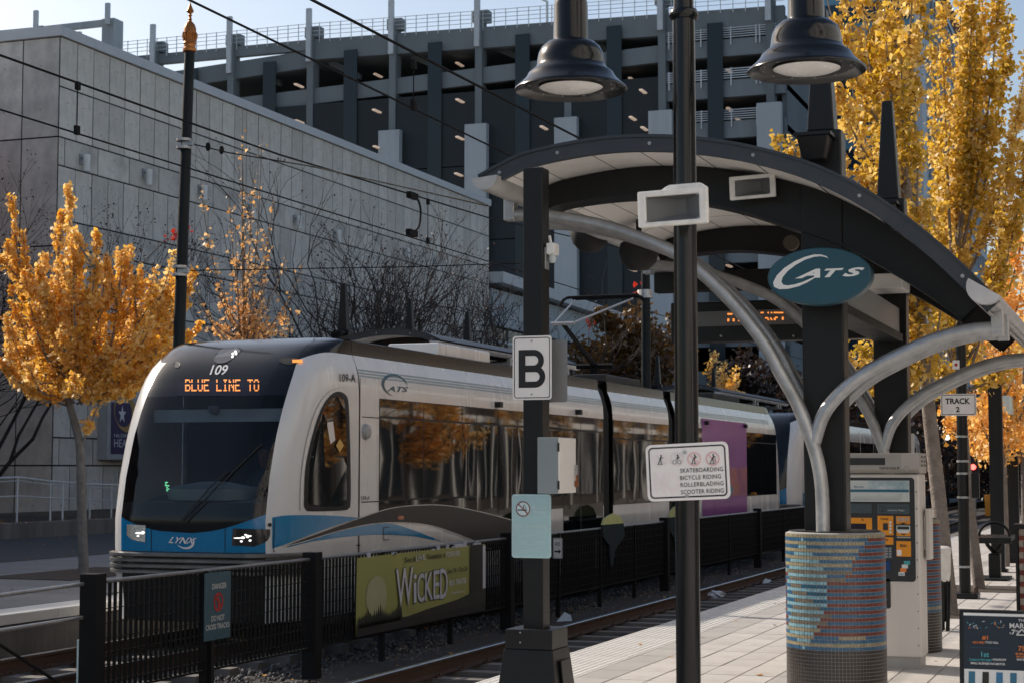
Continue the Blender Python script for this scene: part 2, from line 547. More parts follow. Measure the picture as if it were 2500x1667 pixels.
class Frame:
    """a flat sign: origin, right and up vectors; shapes are drawn in metres on thin layers above it"""
    def __init__(s, o, r, u):
        s.o, s.r, s.u = Vector(o), Vector(r).normalized(), Vector(u).normalized()
        s.n = s.r.cross(s.u).normalized()
    def p(s, x, y, k=0.0):
        return s.o + s.r * x + s.u * y + s.n * (k * 0.0016)
    def inv(s, w):
        d = Vector(w) - s.o
        return d.dot(s.r), d.dot(s.u)
    def poly(s, name, pts, m, parent, k=1):
        return MB().add([s.p(x, y, k) for x, y in pts], [tuple(range(len(pts)))]).build(name, m, parent, recalc=False)
    def polys(s, name, lst, m, parent, k=1):
        mb = MB()
        for pts in lst:
            mb.add([s.p(x, y, k) for x, y in pts], [tuple(range(len(pts)))])
        return mb.build(name, m, parent, recalc=False)
    def rect(s, name, x0, y0, x1, y1, m, parent, k=1):
        return s.poly(name, [(x0, y0), (x1, y0), (x1, y1), (x0, y1)], m, parent, k)
    def rrect_pts(s, x0, y0, x1, y1, r, n=6):
        out = []
        for cx, cy, a0 in ((x1 - r, y1 - r, 0), (x0 + r, y1 - r, 90), (x0 + r, y0 + r, 180), (x1 - r, y0 + r, 270)):
            for i in range(n + 1):
                a = math.radians(a0 + 90 * i / n)
                out.append((cx + r * math.cos(a), cy + r * math.sin(a)))
        return out
    def plate(s, name, pts, th, m, parent, bevel=0.0):
        return MB().prism([s.p(x, y, 0) for x, y in pts], -s.n * th).build(name, m, parent, bevel=bevel)
    def ringpts(s, outer, inner, name, m, parent, k=1):
        n = len(outer)
        mb = MB().add([s.p(x, y, k) for x, y in outer] + [s.p(x, y, k) for x, y in inner], [(i, (i + 1) % n, n + (i + 1) % n, n + i) for i in range(n)])
        return mb.build(name, m, parent, recalc=False)
    def ring(s, name, cx, cy, r0, r1, m, parent, k=1, n=32, ry=1.0):
        a = [2 * math.pi * i / n for i in range(n)]
        return s.ringpts([(cx + r1 * math.cos(t), cy + r1 * ry * math.sin(t)) for t in a], [(cx + r0 * math.cos(t), cy + r0 * ry * math.sin(t)) for t in a], name, m, parent, k)
    def disc(s, name, cx, cy, r, m, parent, k=1, n=24, ry=1.0):
        return s.poly(name, [(cx + r * math.cos(2 * math.pi * i / n), cy + r * ry * math.sin(2 * math.pi * i / n)) for i in range(n)], m, parent, k)
    def text(s, name, t, x, y, h, m, parent, k=2, w=None, bold=0.0, shear=0.0, align='L', space=1.0):
        """h: height of the letters' bounding box; w: fitted width"""
        vs, fs, W, Hh = text_geo(t, bold, shear, space)
        sy = h / Hh
        sx = w / W if w else sy
        ww = W * sx
        x0 = x - ww / 2 if align == 'C' else (x - ww if align == 'R' else x)
        return MB().add([s.p(x0 + a * sx, y + b * sy, k) for a, b in vs], fs).build(name, m, parent, recalc=False)
def ell(cx, cy, rx, ry, a0, a1, n, tilt=0.0):
    out = []
    c, s_ = math.cos(tilt), math.sin(tilt)
    for i in range(n + 1):
        a = math.radians(a0 + (a1 - a0) * i / n)
        x, y = rx * math.cos(a), ry * math.sin(a)
        out.append((cx + x * c - y * s_, cy + x * s_ + y * c))
    return out
def crescent(cx, cy, rx, ry, a0, a1, wmax, tilt=0.0, n=28):
    """a sweeping C stroke, thick in the middle and pointed at its ends"""
    o = ell(cx, cy, rx, ry, a0, a1, n, tilt)
    inn = []
    for i in range(n + 1):
        t = i / n
        w = wmax * math.sin(math.pi * t) ** 0.8
        k0 = ell(cx, cy, rx - w, ry - w * 0.8, a0, a1, n, tilt)[i]
        inn.append(k0)
    return [[o[i], o[i + 1], inn[i + 1], inn[i]] for i in range(n)]
def catmull(pts, n=6):
    pts = [Vector(p) for p in pts]
    out = []
    for i in range(len(pts) - 1):
        p0, p1, p2, p3 = pts[max(i - 1, 0)], pts[i], pts[i + 1], pts[min(i + 2, len(pts) - 1)]
        for k in range(n):
            t = k / n
            out.append(0.5 * ((2 * p1) + (p2 - p0) * t + (2 * p0 - 5 * p1 + 4 * p2 - p3) * t * t + (3 * p1 - p0 - 3 * p2 + p3) * t ** 3))
    out.append(pts[-1])
    return out
def interp(tab, x):
    if x <= tab[0][0]:
        return tab[0][1]
    for (a, b), (c, d) in zip(tab, tab[1:]):
        if x <= c:
            t = (x - a) / (c - a)
            return b + (d - b) * t
    return tab[-1][1]
# ---- scattered small faces (leaves, stones) by numpy
def np_mesh(name, verts, nper, ring, matname, vals=None):
    """verts (N*nper,3); ring = faces within one item"""
    n = len(verts) // nper
    faces = (np.arange(n)[:, None, None] * nper + np.array(ring)[None]).reshape(-1, len(ring[0]))
    me = bpy.data.meshes.new(name)
    nf, k = faces.shape
    me.vertices.add(len(verts))
    me.vertices.foreach_set('co', verts.astype(np.float32).ravel())
    me.loops.add(nf * k)
    me.loops.foreach_set('vertex_index', faces.astype(np.int32).ravel())
    me.polygons.add(nf)
    me.polygons.foreach_set('loop_start', np.arange(0, nf * k, k, dtype=np.int32))
    if vals is not None:
        a = me.attributes.new('lv', 'FLOAT', 'POINT')
        a.data.foreach_set('value', np.repeat(vals, nper).astype(np.float32))
    me.materials.append(M[matname])
    me.update(calc_edges=True)
    me.validate()
    return me
def leaf_mesh(name, P, size, matname, rng, vals=None, droop=0.3):
    """fan-shaped leaves at points P (N,3)"""
    n = len(P)
    d = rng.normal(size=(n, 3))
    d[:, 2] -= droop
    d /= np.linalg.norm(d, axis=1)[:, None]
    e = rng.normal(size=(n, 3))
    e -= d * (e * d).sum(1)[:, None]
    e /= np.linalg.norm(e, axis=1)[:, None]
    nn = np.cross(d, e)
    s = (size * rng.uniform(0.5, 1.35, n))[:, None]
    v = np.stack([P, P + (d * 0.7 + e * 0.55 + nn * 0.06) * s, P + d * s * 0.92, P + (d * 0.7 - e * 0.55 + nn * 0.06) * s], 1).reshape(-1, 3)
    if vals is None:
        vals = rng.uniform(0, 1, n)
    return np_mesh(name, v, 4, [(0, 1, 2, 3)], matname, vals)
def link_mesh(name, me, parent=None, kind=None):
    o = bpy.data.objects.new(name, me)
    if parent:
        o.parent = parent
        b = BASE[parent]
        BASE[o] = b
    else:
        BASE[o] = (0, 0, 0)
    if kind:
        o['kind'] = kind
    col.objects.link(o)
    return o
# ================================================================ THE SETTING
rng = np.random.default_rng(7)
random.seed(5)
EDGE = -5.13          # edge of the near platform
FEDGE = -12.74        # edge of the far platform
RT = -0.36            # top of rail
struct(MB().box(-700, 700, -60, 900, -1.2, -0.72).build('ground', 'asphalt'))
struct(MB().box(FEDGE - 0.02, EDGE + 0.02, -20, 260, -0.9, -0.66).build('track_bed', 'ballast_ground'))
# ---- near platform: body, slabs, tactile edging
plat = struct(MB().box(EDGE + 0.03, 14, -48, 110, -0.9, -0.014).build('platform', ['slab_joint']))
pw = MB().box(EDGE, EDGE + 0.03, -48, 62, -0.9, -0.05).build('edge_wall', 'platform_wall', plat)
SW, SL = 0.3048, 0.6096
def slab_mesh(name, w, l, m, th=0.03, g=0.004, bv=0.004):
    mb = MB()
    a, b = w / 2 - g, l / 2 - g
    mb.frust((0, 0, -bv), (a, b), (0, 0, 0), (a - bv, b - bv))
    mb.frust((0, 0, -th), (a, b), (0, 0, -bv), (a, b))
    return mb.mesh(name, m)
slab_me = [slab_mesh('slab', SW, SL, 'slab'), slab_mesh('slab_grey', SW, SL, 'slab_grey')]
X0 = -4.48
NC, NR, YB = 11, 26, 11.3
for i in range(NC):
    for j in range(NR):
        me = slab_me[1] if i == 0 else slab_me[0]
        piece('paving_slab', me, plat, (X0 + SW * (i + 0.5), YB + SL * (j + 0.5), random.uniform(-0.0015, 0.0015)))
mb = MB()
def flat_slab(mb, x, y):
    a, b = SW / 2 - 0.004, SL / 2 - 0.004
    mb.box(x - a, x + a, y - b, y + b, -0.03, random.uniform(-0.002, 0.001))
for i in range(NC):
    for j in range(NR, 80):
        flat_slab(mb, X0 + SW * (i + 0.5), YB + SL * (j + 0.5))
for i in range(NC, 38):
    for j in range(-60, 80):
        flat_slab(mb, X0 + SW * (i + 0.5), YB + SL * (j + 0.5))
for i in range(NC):
    for j in range(-60, 0):
        flat_slab(mb, X0 + SW * (i + 0.5), YB + SL * (j + 0.5))
o = mb.build('paving', 'slab', plat, recalc=False)
o['kind'] = 'stuff'
mb = MB()
TW = X0 - EDGE
mb.frust((0, 0, -0.05), (TW / 2 - 0.002, 0.302), (0, 0, 0.0), (TW / 2 - 0.004, 0.300))
nd = 10
for i in range(nd):
    for j in range(9):
        cx, cy = -TW / 2 + TW * (i + 0.6) / (nd + 0.2), -0.3 + 0.6 * (j + 0.5) / 9
        mb.lathe([(0.017, 0.0), (0.0145, 0.005), (0.009, 0.0065), (0.0, 0.0067)], (cx, cy, 0), 7)
tact = mb.mesh('tactile_panel', 'tactile')
for j in range(62):
    piece('tactile_panel', tact, plat, (EDGE + TW / 2, 8.3 + 0.6096 * j, 0.001))
# ---- far platform with coping and paving
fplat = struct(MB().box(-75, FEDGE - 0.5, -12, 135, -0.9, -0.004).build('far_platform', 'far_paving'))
MB().box(FEDGE - 0.03, FEDGE, -12, 100, -0.9, -0.12).build('edge_wall', 'platform_wall', fplat)
MB().box(FEDGE - 0.5, FEDGE - 0.03, -12, 100, -0.9, -0.125).build('edge_core', 'platform_wall', fplat)
cme = slab_mesh('coping_slab', 0.56, 1.22, 'tactile', 0.12, 0.003, 0.008)
for j in range(34):
    piece('coping_slab', cme, fplat, (FEDGE - 0.23, 8 + 1.22 * j, 0.0))
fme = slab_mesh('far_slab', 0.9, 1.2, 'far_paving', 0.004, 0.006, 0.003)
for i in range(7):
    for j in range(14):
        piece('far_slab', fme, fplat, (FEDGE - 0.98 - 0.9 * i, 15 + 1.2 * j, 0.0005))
struct(MB().box(-26.2, -19.9, -12, 120, -0.02, 0.006).build('path', 'asphalt'))
struct(MB().box(-33.9, -26.4, 20, 90, -0.1, 0.34).build('planting_bed', 'soil'))
MB().box(-26.4, -26.1, 20, 90, -0.1, 0.40).build('kerb', 'platform_wall', bpy.data.objects['planting_bed'], bevel=0.02)
pit = struct(MB().box(-17.3, -15.6, 22.9, 26.1, -0.01, 0.012).build('tree_pit', 'soil'))
for k, (pz, py) in enumerate(((21.3, -2.28), (25.8, -2.37))):
    struct(MB().box(py - 0.62, py + 0.62, pz - 0.7, pz + 0.7, -0.02, 0.006).build('tree_pit', 'soil'))
# ---- tracks
def rail(mb, x, y0, y1):
    prof = [(-0.075, -0.17), (0.075, -0.17), (0.075, -0.155), (0.012, -0.135), (0.010, -0.045), (0.036, -0.036), (0.037, -0.006), (0.030, 0.0), (-0.030, 0.0), (-0.037, -0.006), (-0.036, -0.036), (-0.010, -0.045), (-0.012, -0.135), (-0.075, -0.155)]
    n = len(prof)
    ys = list(np.linspace(y0, y1, 10))
    vs = [(x + a, y, RT + b) for y in ys for a, b in prof]
    fs, ms = [], []
    for i in range(len(ys) - 1):
        for k in range(n):
            mb.add([vs[i * n + k], vs[i * n + (k + 1) % n], vs[(i + 1) * n + (k + 1) % n], vs[(i + 1) * n + k]], [(0, 1, 2, 3)], 1 if k in (7, 6, 8) else 0)
tie_mb = MB()
tie_mb.frust((0, 0, -0.22), (1.33, 0.14), (0, 0, 0.0), (1.33, 0.105))
tie_me = tie_mb.mesh('tie', 'tie')
clip_mb = MB()
for s in (-0.7175, 0.7175):
    clip_mb.box(s - 0.11, s + 0.11, -0.075, 0.075, -0.005, 0.018)
    for q in (-1, 1):
        clip_mb.tube([(s + q * 0.085, -0.05, 0.02), (s + q * 0.1, 0, 0.05), (s + q * 0.085, 0.05, 0.02)], 0.012, 5)
clip_me = clip_mb.mesh('rail_clip', 'rail_rust')
for cx, ya, yb, nt, lab in ((-6.66, -20, 250, 46, 'near'), (-11.1, -20, 250, 14, 'far')):
    tr = bpy.data.objects.new('railway_track', None)
    tr.location = (cx, 12, -0.6)
    col.objects.link(tr)
    BASE[tr] = (cx, 12, -0.6)
    tr['kind'] = 'structure'
    for s in (-0.7175, 0.7175):
        mb = MB()
        rail(mb, cx + s, ya, yb)
        mb.build('rail', ['rail_rust', 'rail_top'], tr)
    for j in range(nt):
        y = 13.2 + 0.72 * j + random.uniform(-0.03, 0.03)
        t_ = piece('tie', tie_me, tr, (cx, y, RT - 0.172), random.uniform(-0.01, 0.01))
        piece('rail_clip', clip_me, t_, (cx, y, RT - 0.172))
# ---- ballast stones
def stones(name, n, xr, yr, size, matname, z=-0.665, pw_=1.6):
    y = yr[0] + (yr[1] - yr[0]) * rng.uniform(0, 1, n) ** pw_
    x = rng.uniform(xr[0], xr[1], n)
    s = rng.uniform(0.5, 1.2, n) * size
    bank = 0.03 * np.sin(x * 3.1) + 0.02 * np.sin(y * 1.7 + x)
    c = np.stack([x, y, z + bank + s * rng.uniform(-0.1, 0.6, n)], 1)
    base = np.array([(1, 0, 0), (-1, 0, 0), (0, 1, 0), (0, -1, 0), (0, 0, 1), (0, 0, -1)], float)
    a = rng.normal(size=(n, 3, 3))
    q, _ = np.linalg.qr(a)
    sc = rng.uniform(0.45, 1.1, (n, 6))[:, :, None]
    v = (base[None] * sc * s[:, None, None]) @ q + c[:, None]
    me = np_mesh(name, v.reshape(-1, 3), 6, [(0, 2, 4), (2, 1, 4), (1, 3, 4), (3, 0, 4), (2, 0, 5), (1, 2, 5), (3, 1, 5), (0, 3, 5)], matname)
    o = link_mesh(name, me, None, 'stuff')
    return o
tag(stones('ballast', 26000, (-12.6, -5.2), (12, 46), 0.036, 'stone'), 'dark grey crushed stone ballast lying between and beside the rails', 'gravel', kind='stuff')
tag(stones('pale_ballast', 4200, (-12.6, -5.2), (12, 46), 0.03, 'stone_pale'), 'scattered paler brown stones among the dark track ballast', 'gravel', kind='stuff')
# ---- fallen leaves
def fallen(name, n, xr, yr, z, size, label):
    P = np.stack([rng.uniform(*xr, n), yr[0] + (yr[1] - yr[0]) * rng.uniform(0, 1, n), np.full(n, z)], 1)
    d = rng.normal(size=(n, 3)) * np.array([1, 1, 0.18])
    d /= np.linalg.norm(d, axis=1)[:, None]
    e = np.cross(d, np.array([0, 0, 1.0]))
    s = (size * rng.uniform(0.6, 1.2, n))[:, None]
    up = np.array([0, 0, 0.25])
    v = np.stack([P, P + (d * 0.6 + e * 0.5 + up * 0.3) * s, P + d * s, P + (d * 0.6 - e * 0.5 + up * 0.5) * s], 1).reshape(-1, 3)
    o = link_mesh(name, np_mesh(name, v, 4, [(0, 1, 2, 3)], 'fallen', rng.uniform(0, 1, n)), None, 'stuff')
    return tag(o, label, 'leaves', kind='stuff')
fallen('fallen_leaves', 420, (-12.5, -5.3), (13, 38), -0.60, 0.06, 'dry orange leaves fallen on the ballast between the tracks')
fallen('fallen_leaves', 130, (-4.9, -1.0), (12, 34), 0.004, 0.06, 'few dry leaves lying on the near platform paving')
fallen('fallen_leaves', 900, (-27.5, -25.2), (26, 60), 0.41, 0.07, 'brown leaf litter along the kerb below the theatre')
fallen('fallen_leaves', 300, (-26, -13.5), (18, 40), 0.02, 0.06, 'scattered dry leaves on the shaded far platform')
# ================================================================ BUILDINGS
# ---- theatre: concrete panels on a core
TX, TY0, TY1, TZ = -34.0, 48.7, 88.9, 16.2
th = thing('theatre_building', 'grey concrete panel theatre hall with pale roof edge behind the bare trees', 'building', (TX, TY0, 0))
MB().box(-62, TX - 0.022, TY0 + 0.022, TY1, -0.1, TZ - 0.05).build('core_wall', 'concrete_joint', th)
MB().box(-62, TX + 0.10, TY0 - 0.10, TY1 + 0.1, TZ - 0.05, TZ + 0.30).build('roof_edge', 'coping_metal', th, bevel=0.02)
rows = [(14.46, 16.15, 0), (12.76, 14.46, 0), (11.8, 12.76, 1), (10.0, 11.8, 0), (9.1, 10.0, 1), (7.25, 9.1, 0), (6.38, 7.25, 1), (4.55, 6.38, 0), (2.75, 4.55, 0), (1.83, 2.75, 1), (0.0, 1.83, 0)]
PW = 0.985
pm = {}
def panel_me(w, h, axis):
    k = (round(w, 3), round(h, 3), axis)
    if k not in pm:
        mb = MB()
        g, t, bv = 0.026, 0.05, 0.012
        if axis == 'x':
            poly = [(0, g, g), (0, w - g, g), (0, w - g, h - g), (0, g, h - g)]
            mb.prism([(-t, a[1], a[2]) for a in poly], (t, 0, 0))
        else:
            poly = [(g, 0, g), (w - g, 0, g), (w - g, 0, h - g), (g, 0, h - g)]
            mb.prism([(a[0], 0, a[2]) for a in poly], (0, t, 0))
        for fu, fv in ((0.5, 0.28), (0.5, 0.72)):
            ring8 = [(math.cos(q * math.pi / 4) * 0.022, math.sin(q * math.pi / 4) * 0.022) for q in range(8)]
            if axis == 'x':
                mb.add([(0.003, w * fu + c_, h * fv + d_) for c_, d_ in ring8], [tuple(range(8))], 1)
            else:
                mb.add([(w * fu + c_, -0.003, h * fv + d_) for c_, d_ in ring8], [tuple(reversed(range(8)))], 1)
        me = mb.mesh('concrete_panel', ['concrete_theatre', 'tie_hole'])
        bm = bmesh.new()
        bm.from_mesh(me)
        bmesh.ops.recalc_face_normals(bm, faces=bm.faces)
        bm.to_mesh(me)
        bm.free()
        pm[k] = me
    return pm[k]
rest = MB()
for ri, (z0, z1, dbl) in enumerate(rows):
    w = PW * (2 if dbl else 1)
    y = TY0 + (0.35 if dbl else 0.0)
    if dbl:
        piece('concrete_panel', panel_me(0.35, z1 - z0, 'x'), th, (TX, TY0, z0))
    while y < TY1 - 0.2:
        ww = min(w, TY1 - y)
        seen = z0 > 4.5 or y < TY0 + 6
        if seen:
            piece('concrete_panel', panel_me(ww, z1 - z0, 'x'), th, (TX + random.uniform(-0.006, 0.006), y, z0))
        else:
            rest.box(TX - 0.09, TX, y + 0.02, y + ww - 0.02, z0 + 0.02, z1 - 0.02)
        y += w
o = rest.build('hidden_panels', 'concrete_theatre', th)
o['kind'] = 'stuff'
for (z0, z1, dbl) in ((12.76, 16.15, 0), (9.1, 12.76, 0), (5.45, 9.1, 0), (1.83, 5.45, 0), (0, 1.83, 0)):
    x = TX - 0.03
    for k in range(6):
        w = 1.45
        piece('concrete_panel', panel_me(w, z1 - z0, 'y'), th, (x - w, TY0 + random.uniform(-0.005, 0.005), z0))
        x -= w
# wall lamps on the long wall
lamp_mb = MB()
lamp_mb.box(0, 0.06, -0.1, 0.1, -0.1, 0.25)
lamp_mb.tube([(0.06, 0, 0.1), (0.22, 0, 0.1)], 0.05, 8)
lme = lamp_mb.mesh('bracket', 'sign_grey')
l2 = MB().lathe([(0.0, -0.35), (0.11, -0.35), (0.11, -0.02), (0.12, 0.0), (0.12, 0.22), (0.0, 0.24)], (0.24, 0, 0.0), 12).mesh('shade', 'ceiling_white', smooth=True)
for px, py in ((197, 395), (350, 430), (486, 468), (606, 513), (718, 540), (815, 575), (985, 618), (1058, 642), (1125, 660)):
    q = at(px, py, X=TX)
    a = piece('wall_lamp', lme, th, (TX, q.y, q.z))
    piece('lamp_shade', l2, a, (TX, q.y, q.z))
# ---- theatre lower wing with a glazed front
wg = thing('theatre_wing', 'low glazed wing with a pale sloping roof edge beyond the concrete hall', 'building', (-37, 89.2, 0))
MB().box(-60, -34.2, 89.1, 128, 0, 9.6).build('wall', 'window_green', wg)
MB().prism([(-60, 89.0, 11.6), (-33.2, 89.0, 11.9), (-33.2, 89.0, 12.5), (-60, 89.0, 12.9)], (0, 40, -0.6)).build('roof_edge', 'coping_metal', wg)
MB().box(-60, -33.9, 89.05, 127, 9.6, 11.6).build('fascia', 'concrete_pale', wg)
for k in range(4):
    MB().box(-34.2, -34.02, 89.1, 127, 2.1 + 2.2 * k, 2.25 + 2.2 * k).build('transom', 'rail_white', wg)
for k in range(13):
    MB().box(-34.2, -34.05, 89.1 + 3 * k, 89.25 + 3 * k, 0.1, 9.6).build('mullion', 'sign_grey', wg)
for k in range(12):
    MB().box(-34.25, -34.13, 89.3 + 3 * k, 92.05 + 3 * k, 0.2, 9.5).build('pane', 'tower_glass' if k % 3 else 'window_green', wg)
# ---- lightbox poster on the theatre wall
pc = thing('poster_case', 'framed purple theatre poster with gold ring and white star on the concrete wall', 'poster', tuple(at(300, 1118, X=TX + 0.3)))
q0, q1 = at(268, 1113, X=TX + 0.45), at(268, 975, X=TX + 0.45)
q2 = at(352, 1113, X=TX + 0.45)
PWd, PHt = q2.y - q0.y + 0.6, q1.z - q0.z
MB().box(TX, TX + 0.42, q0.y - 0.1, q0.y + PWd, q0.z - 0.12, q0.z + PHt + 0.12).build('case', 'case_frame', pc, bevel=0.02)
fr = Frame((TX + 0.43, q0.y, q0.z), (0, 1, 0), (0, 0, 1))
fr.rect('sheet', 0.08, 0.08, PWd - 0.2, PHt - 0.08, 'theatre_purple', pc, 2)
cx, cy = 0.95, PHt * 0.64
def fpt(px, py):
    return fr.inv(at(px, py, X=TX + 0.43))
cx, cy = fpt(307, 1008)
ring_o = ell(cx, cy, 0.78, 0.62, 0, 360, 40, -0.5)
ring_i = ell(cx - 0.16, cy + 0.03, 0.55, 0.5, 0, 360, 40, -0.5)
for i in range(40):
    pass
ro = [(max(0.09, a), b) for a, b in ring_o[:40]]
ri_ = [(max(0.09, a), b) for a, b in ring_i[:40]]
fr.ringpts(ro, ri_, 'gold_ring', 'theatre_gold', pc, 4)
sx, sy = fpt(298, 1011)
star = []
for i in range(10):
    r_ = 0.30 if i % 2 == 0 else 0.12
    a = math.pi / 2 + i * math.pi / 5
    star.append((sx + r_ * math.cos(a) * 0.85, sy + r_ * math.sin(a) * 1.1))
fr.poly('star', star, 'plain_white', pc, 6)
a = fpt(278, 1066)
fr.text('lettering', "HILDREN'S", a[0], a[1], 0.12, 'poster_white', pc, 6, w=1.35)
a = fpt(278, 1090)
fr.text('lettering', 'HEATRE', a[0], a[1], 0.27, 'poster_white', pc, 6, w=1.5)
a = fpt(312, 1104)
fr.text('lettering', 'of Charlotte', a[0], a[1], 0.12, 'poster_white', pc, 6, w=0.75)
# ---- handrail below the theatre
hr = thing('handrail', 'galvanised two-rail pipe handrail along the ramp below the theatre', 'railing', (-27.2, 36, 0.35))
hx = -27.2
def hp(px, py):
    return at(px, py, X=hx)
top = [hp(-40, 1168), hp(45, 1164), hp(125, 1174), hp(220, 1181), hp(313, 1184), hp(420, 1183)]
low = [hp(-40, 1213), hp(45, 1210), hp(125, 1214), hp(220, 1219), hp(313, 1223), hp(420, 1222)]
MB().tube(top, 0.028, 8).build('top_rail', 'rail_white', hr, smooth=True)
MB().tube([p - V(0, 0, 0.09) for p in top], 0.016, 6).build('inner_rail', 'rail_white', hr, smooth=True)
MB().tube(low, 0.02, 6).build('mid_rail', 'rail_white', hr, smooth=True)
for px in (43, 124, 154, 220, 273, 340):
    p = hp(px, 1172)
    MB().tube([(hx, p.y, 0.3), (hx, p.y, interp([(q.y, q.z) for q in top], p.y))], 0.028, 8).build('post', 'rail_white', hr, smooth=True)
# ---- parking garage
GY = 132.0
ga = thing('parking_garage', 'tall dark concrete parking garage with open decks and screened lower floors', 'building', (-60, GY, 0))
GX0, GX1 = -112.0, -26.0
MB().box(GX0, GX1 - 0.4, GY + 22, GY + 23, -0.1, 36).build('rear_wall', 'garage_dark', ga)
colx = [-105.5, -97.7, -89.9, -82.2, -74.5, -66.8, -59.1, -51.35, -43.6, -35.75, -27.1]
def beam(x0, x1, za0, za1, h, name='beam', m='concrete_garage', d=0.6, y=GY):
    return MB().prism([(x0, y, za0 - h), (x1, y, za1 - h), (x1, y, za1), (x0, y, za0)], (0, d, 0)).build(name, m, ga)
def deck(x0, x1, za0, za1, name='deck'):
    return MB().prism([(x0, GY + 0.5, za0 - 0.5), (x1, GY + 0.5, za1 - 0.5), (x1, GY + 0.5, za1), (x0, GY + 0.5, za0)], (0, 21.5, 0)).build(name, 'concrete_garage', ga)
# roof level
beam(-86, -67, 38.4, 38.4, 0.9, 'roof_beam')
beam(-67, GX1, 38.4, 37.6, 1.75, 'roof_beam')
deck(-67, GX1, 37.3, 36.5)
beam(-86, -67, 36.4, 37.5, 1.5, 'ramp_beam', y=GY + 0.1)
deck(-86, -67, 35.9, 36.9)
beam(-100, -36, 32.9, 35.3, 1.35, 'ramp_beam', y=GY + 0.1)
deck(-100, -36, 32.4, 34.8)
for k, zt in enumerate((35.3, 32.05, 28.8, 25.5, 22.3, 19.0, 15.8, 12.5, 9.3, 6.0)):
    beam(-36, GX1, zt, zt, 1.35, 'deck_beam')
    deck(-36, GX1, zt - 0.4, zt - 0.4)
for k, zt in enumerate((29.5, 26.2, 22.9, 19.6, 16.3, 13.0, 9.7, 6.4)):
    deck(-100, -36, zt - 1.0, zt + 0.4)
    beam(-100, -36, zt - 1.0, zt + 0.4, 1.1, 'ramp_beam', 'concrete_garage', y=GY + 0.25)
# columns with pale upper flashes
for x in colx:
    MB().box(x - 0.30, x + 0.30, GY - 0.25, GY + 0.9, 0, 38.6).build('column', 'concrete_garage', ga)
    MB().box(x - 0.3, x + 0.15, GY - 0.5, GY - 0.2, 36.4 if x > -70 else 36.0, 41.0).build('light_mast', 'rail_white', ga)
    MB().box(x - 0.6, x + 0.75, GY - 0.1, GY + 0.9, 38.55, 39.5).build('column_cap', 'concrete_garage', ga)
for x in colx[3:]:
    MB().box(x - 0.95, x + 0.95, GY - 0.9, GY - 0.27, 0, 29.85).build('pilaster', 'concrete_pale', ga)
# dark screens between the pilasters over the lower floors, in panels
for a, b in zip(colx[:-2], colx[1:-1]):
    xm = (a + b) / 2
    for k in range(5):
        z1 = 32.7 - 6.2 * k
        for (u, v) in ((a + 0.02, xm - 0.02), (xm + 0.02, b - 0.02)):
            MB().box(u, v, GY - 0.2, GY - 0.1, z1 - 6.12, z1).build('screen_panel', 'garage_screen', ga)
    MB().box(xm - 0.62, xm + 0.62, GY - 0.32, GY - 0.22, 2, 37.1 + (0.0 if xm > -67 else -0.4)).build('glass_strip', 'garage_glass', ga)
xm = (colx[-2] + colx[-1]) / 2
MB().box(xm - 0.62, xm + 0.62, GY - 0.32, GY - 0.22, 2, 36.6).build('glass_strip', 'garage_glass', ga)
# roof railing and deck railings
mb = MB()
for z in (0.35, 0.7, 1.05, 1.35):
    mb.tube([(-86, GY - 0.1, 38.4 + z), (-67, GY - 0.1, 38.4 + z), (GX1, GY - 0.1, 37.6 + z)], 0.03, 4)
for k in range(60):
    x = -86 + k * 1.0 * (86 + GX1) / 60
    zz = interp([(-67, 38.4), (GX1, 37.6)], x)
    mb.tube([(x, GY - 0.1, zz - 0.3), (x, GY - 0.1, zz + 1.4)], 0.04, 4)
o = mb.build('roof_railing', 'rail_white', ga)
for zt in (35.3, 32.05, 28.8, 25.5, 22.3):
    mb = MB()
    for z in (0.1, 0.28, 0.46, 0.64, 0.82):
        mb.box(-35.4, GX1 - 0.6, GY - 0.12, GY - 0.06, zt + z, zt + z + 0.07)
    for x in (-35.2, -34.8, -32.6, -30.2, -28.2, -27.9):
        mb.box(x - 0.05, x + 0.05, GY - 0.14, GY - 0.04, zt - 0.5, zt + 0.95)
    mb.build('deck_railing', 'rail_white', ga)
# ramps crossing behind
for x in colx[4:9]:
    MB().prism([(x + 0.7, GY + 2, 37.2), (x + 3.6, GY + 2, 35.6), (x + 3.6, GY + 2, 35.1), (x + 0.7, GY + 2, 36.5)], (0, 0.5, 0)).build('brace_beam', 'concrete_garage', ga)
# strip lights
strip = MB().box(-0.7, 0.7, -0.13, 0.13, -0.06, 0.06).mesh('strip_light', 'lamp_warm')
for px, py in ((730, 210), (923, 185), (1122, 158), (1543, 103), (1780, 78), (1543, 195), (1570, 224), (1780, 174), (1545, 290), (1573, 315), (1781, 268), (1803, 294), (731, 298), (920, 272), (1123, 247), (922, 361), (1123, 338), (1720, 432), (1120, 427), (1328, 313), (1330, 225), (1545, 386), (1546, 660), (1780, 650), (1390, 520), (1100, 505)):
    q = at(px, py, Y=GY - 1.0 if py > 200 and px < 1700 else GY + 3.0)
    piece('strip_light', strip, ga, tuple(q), 1.57)
# return face of the garage along the street
sd = MB().box(GX1 - 0.4, GX1, GY + 0.9, GY + 22, 0, 37).build('side_wall', 'concrete_garage', ga)
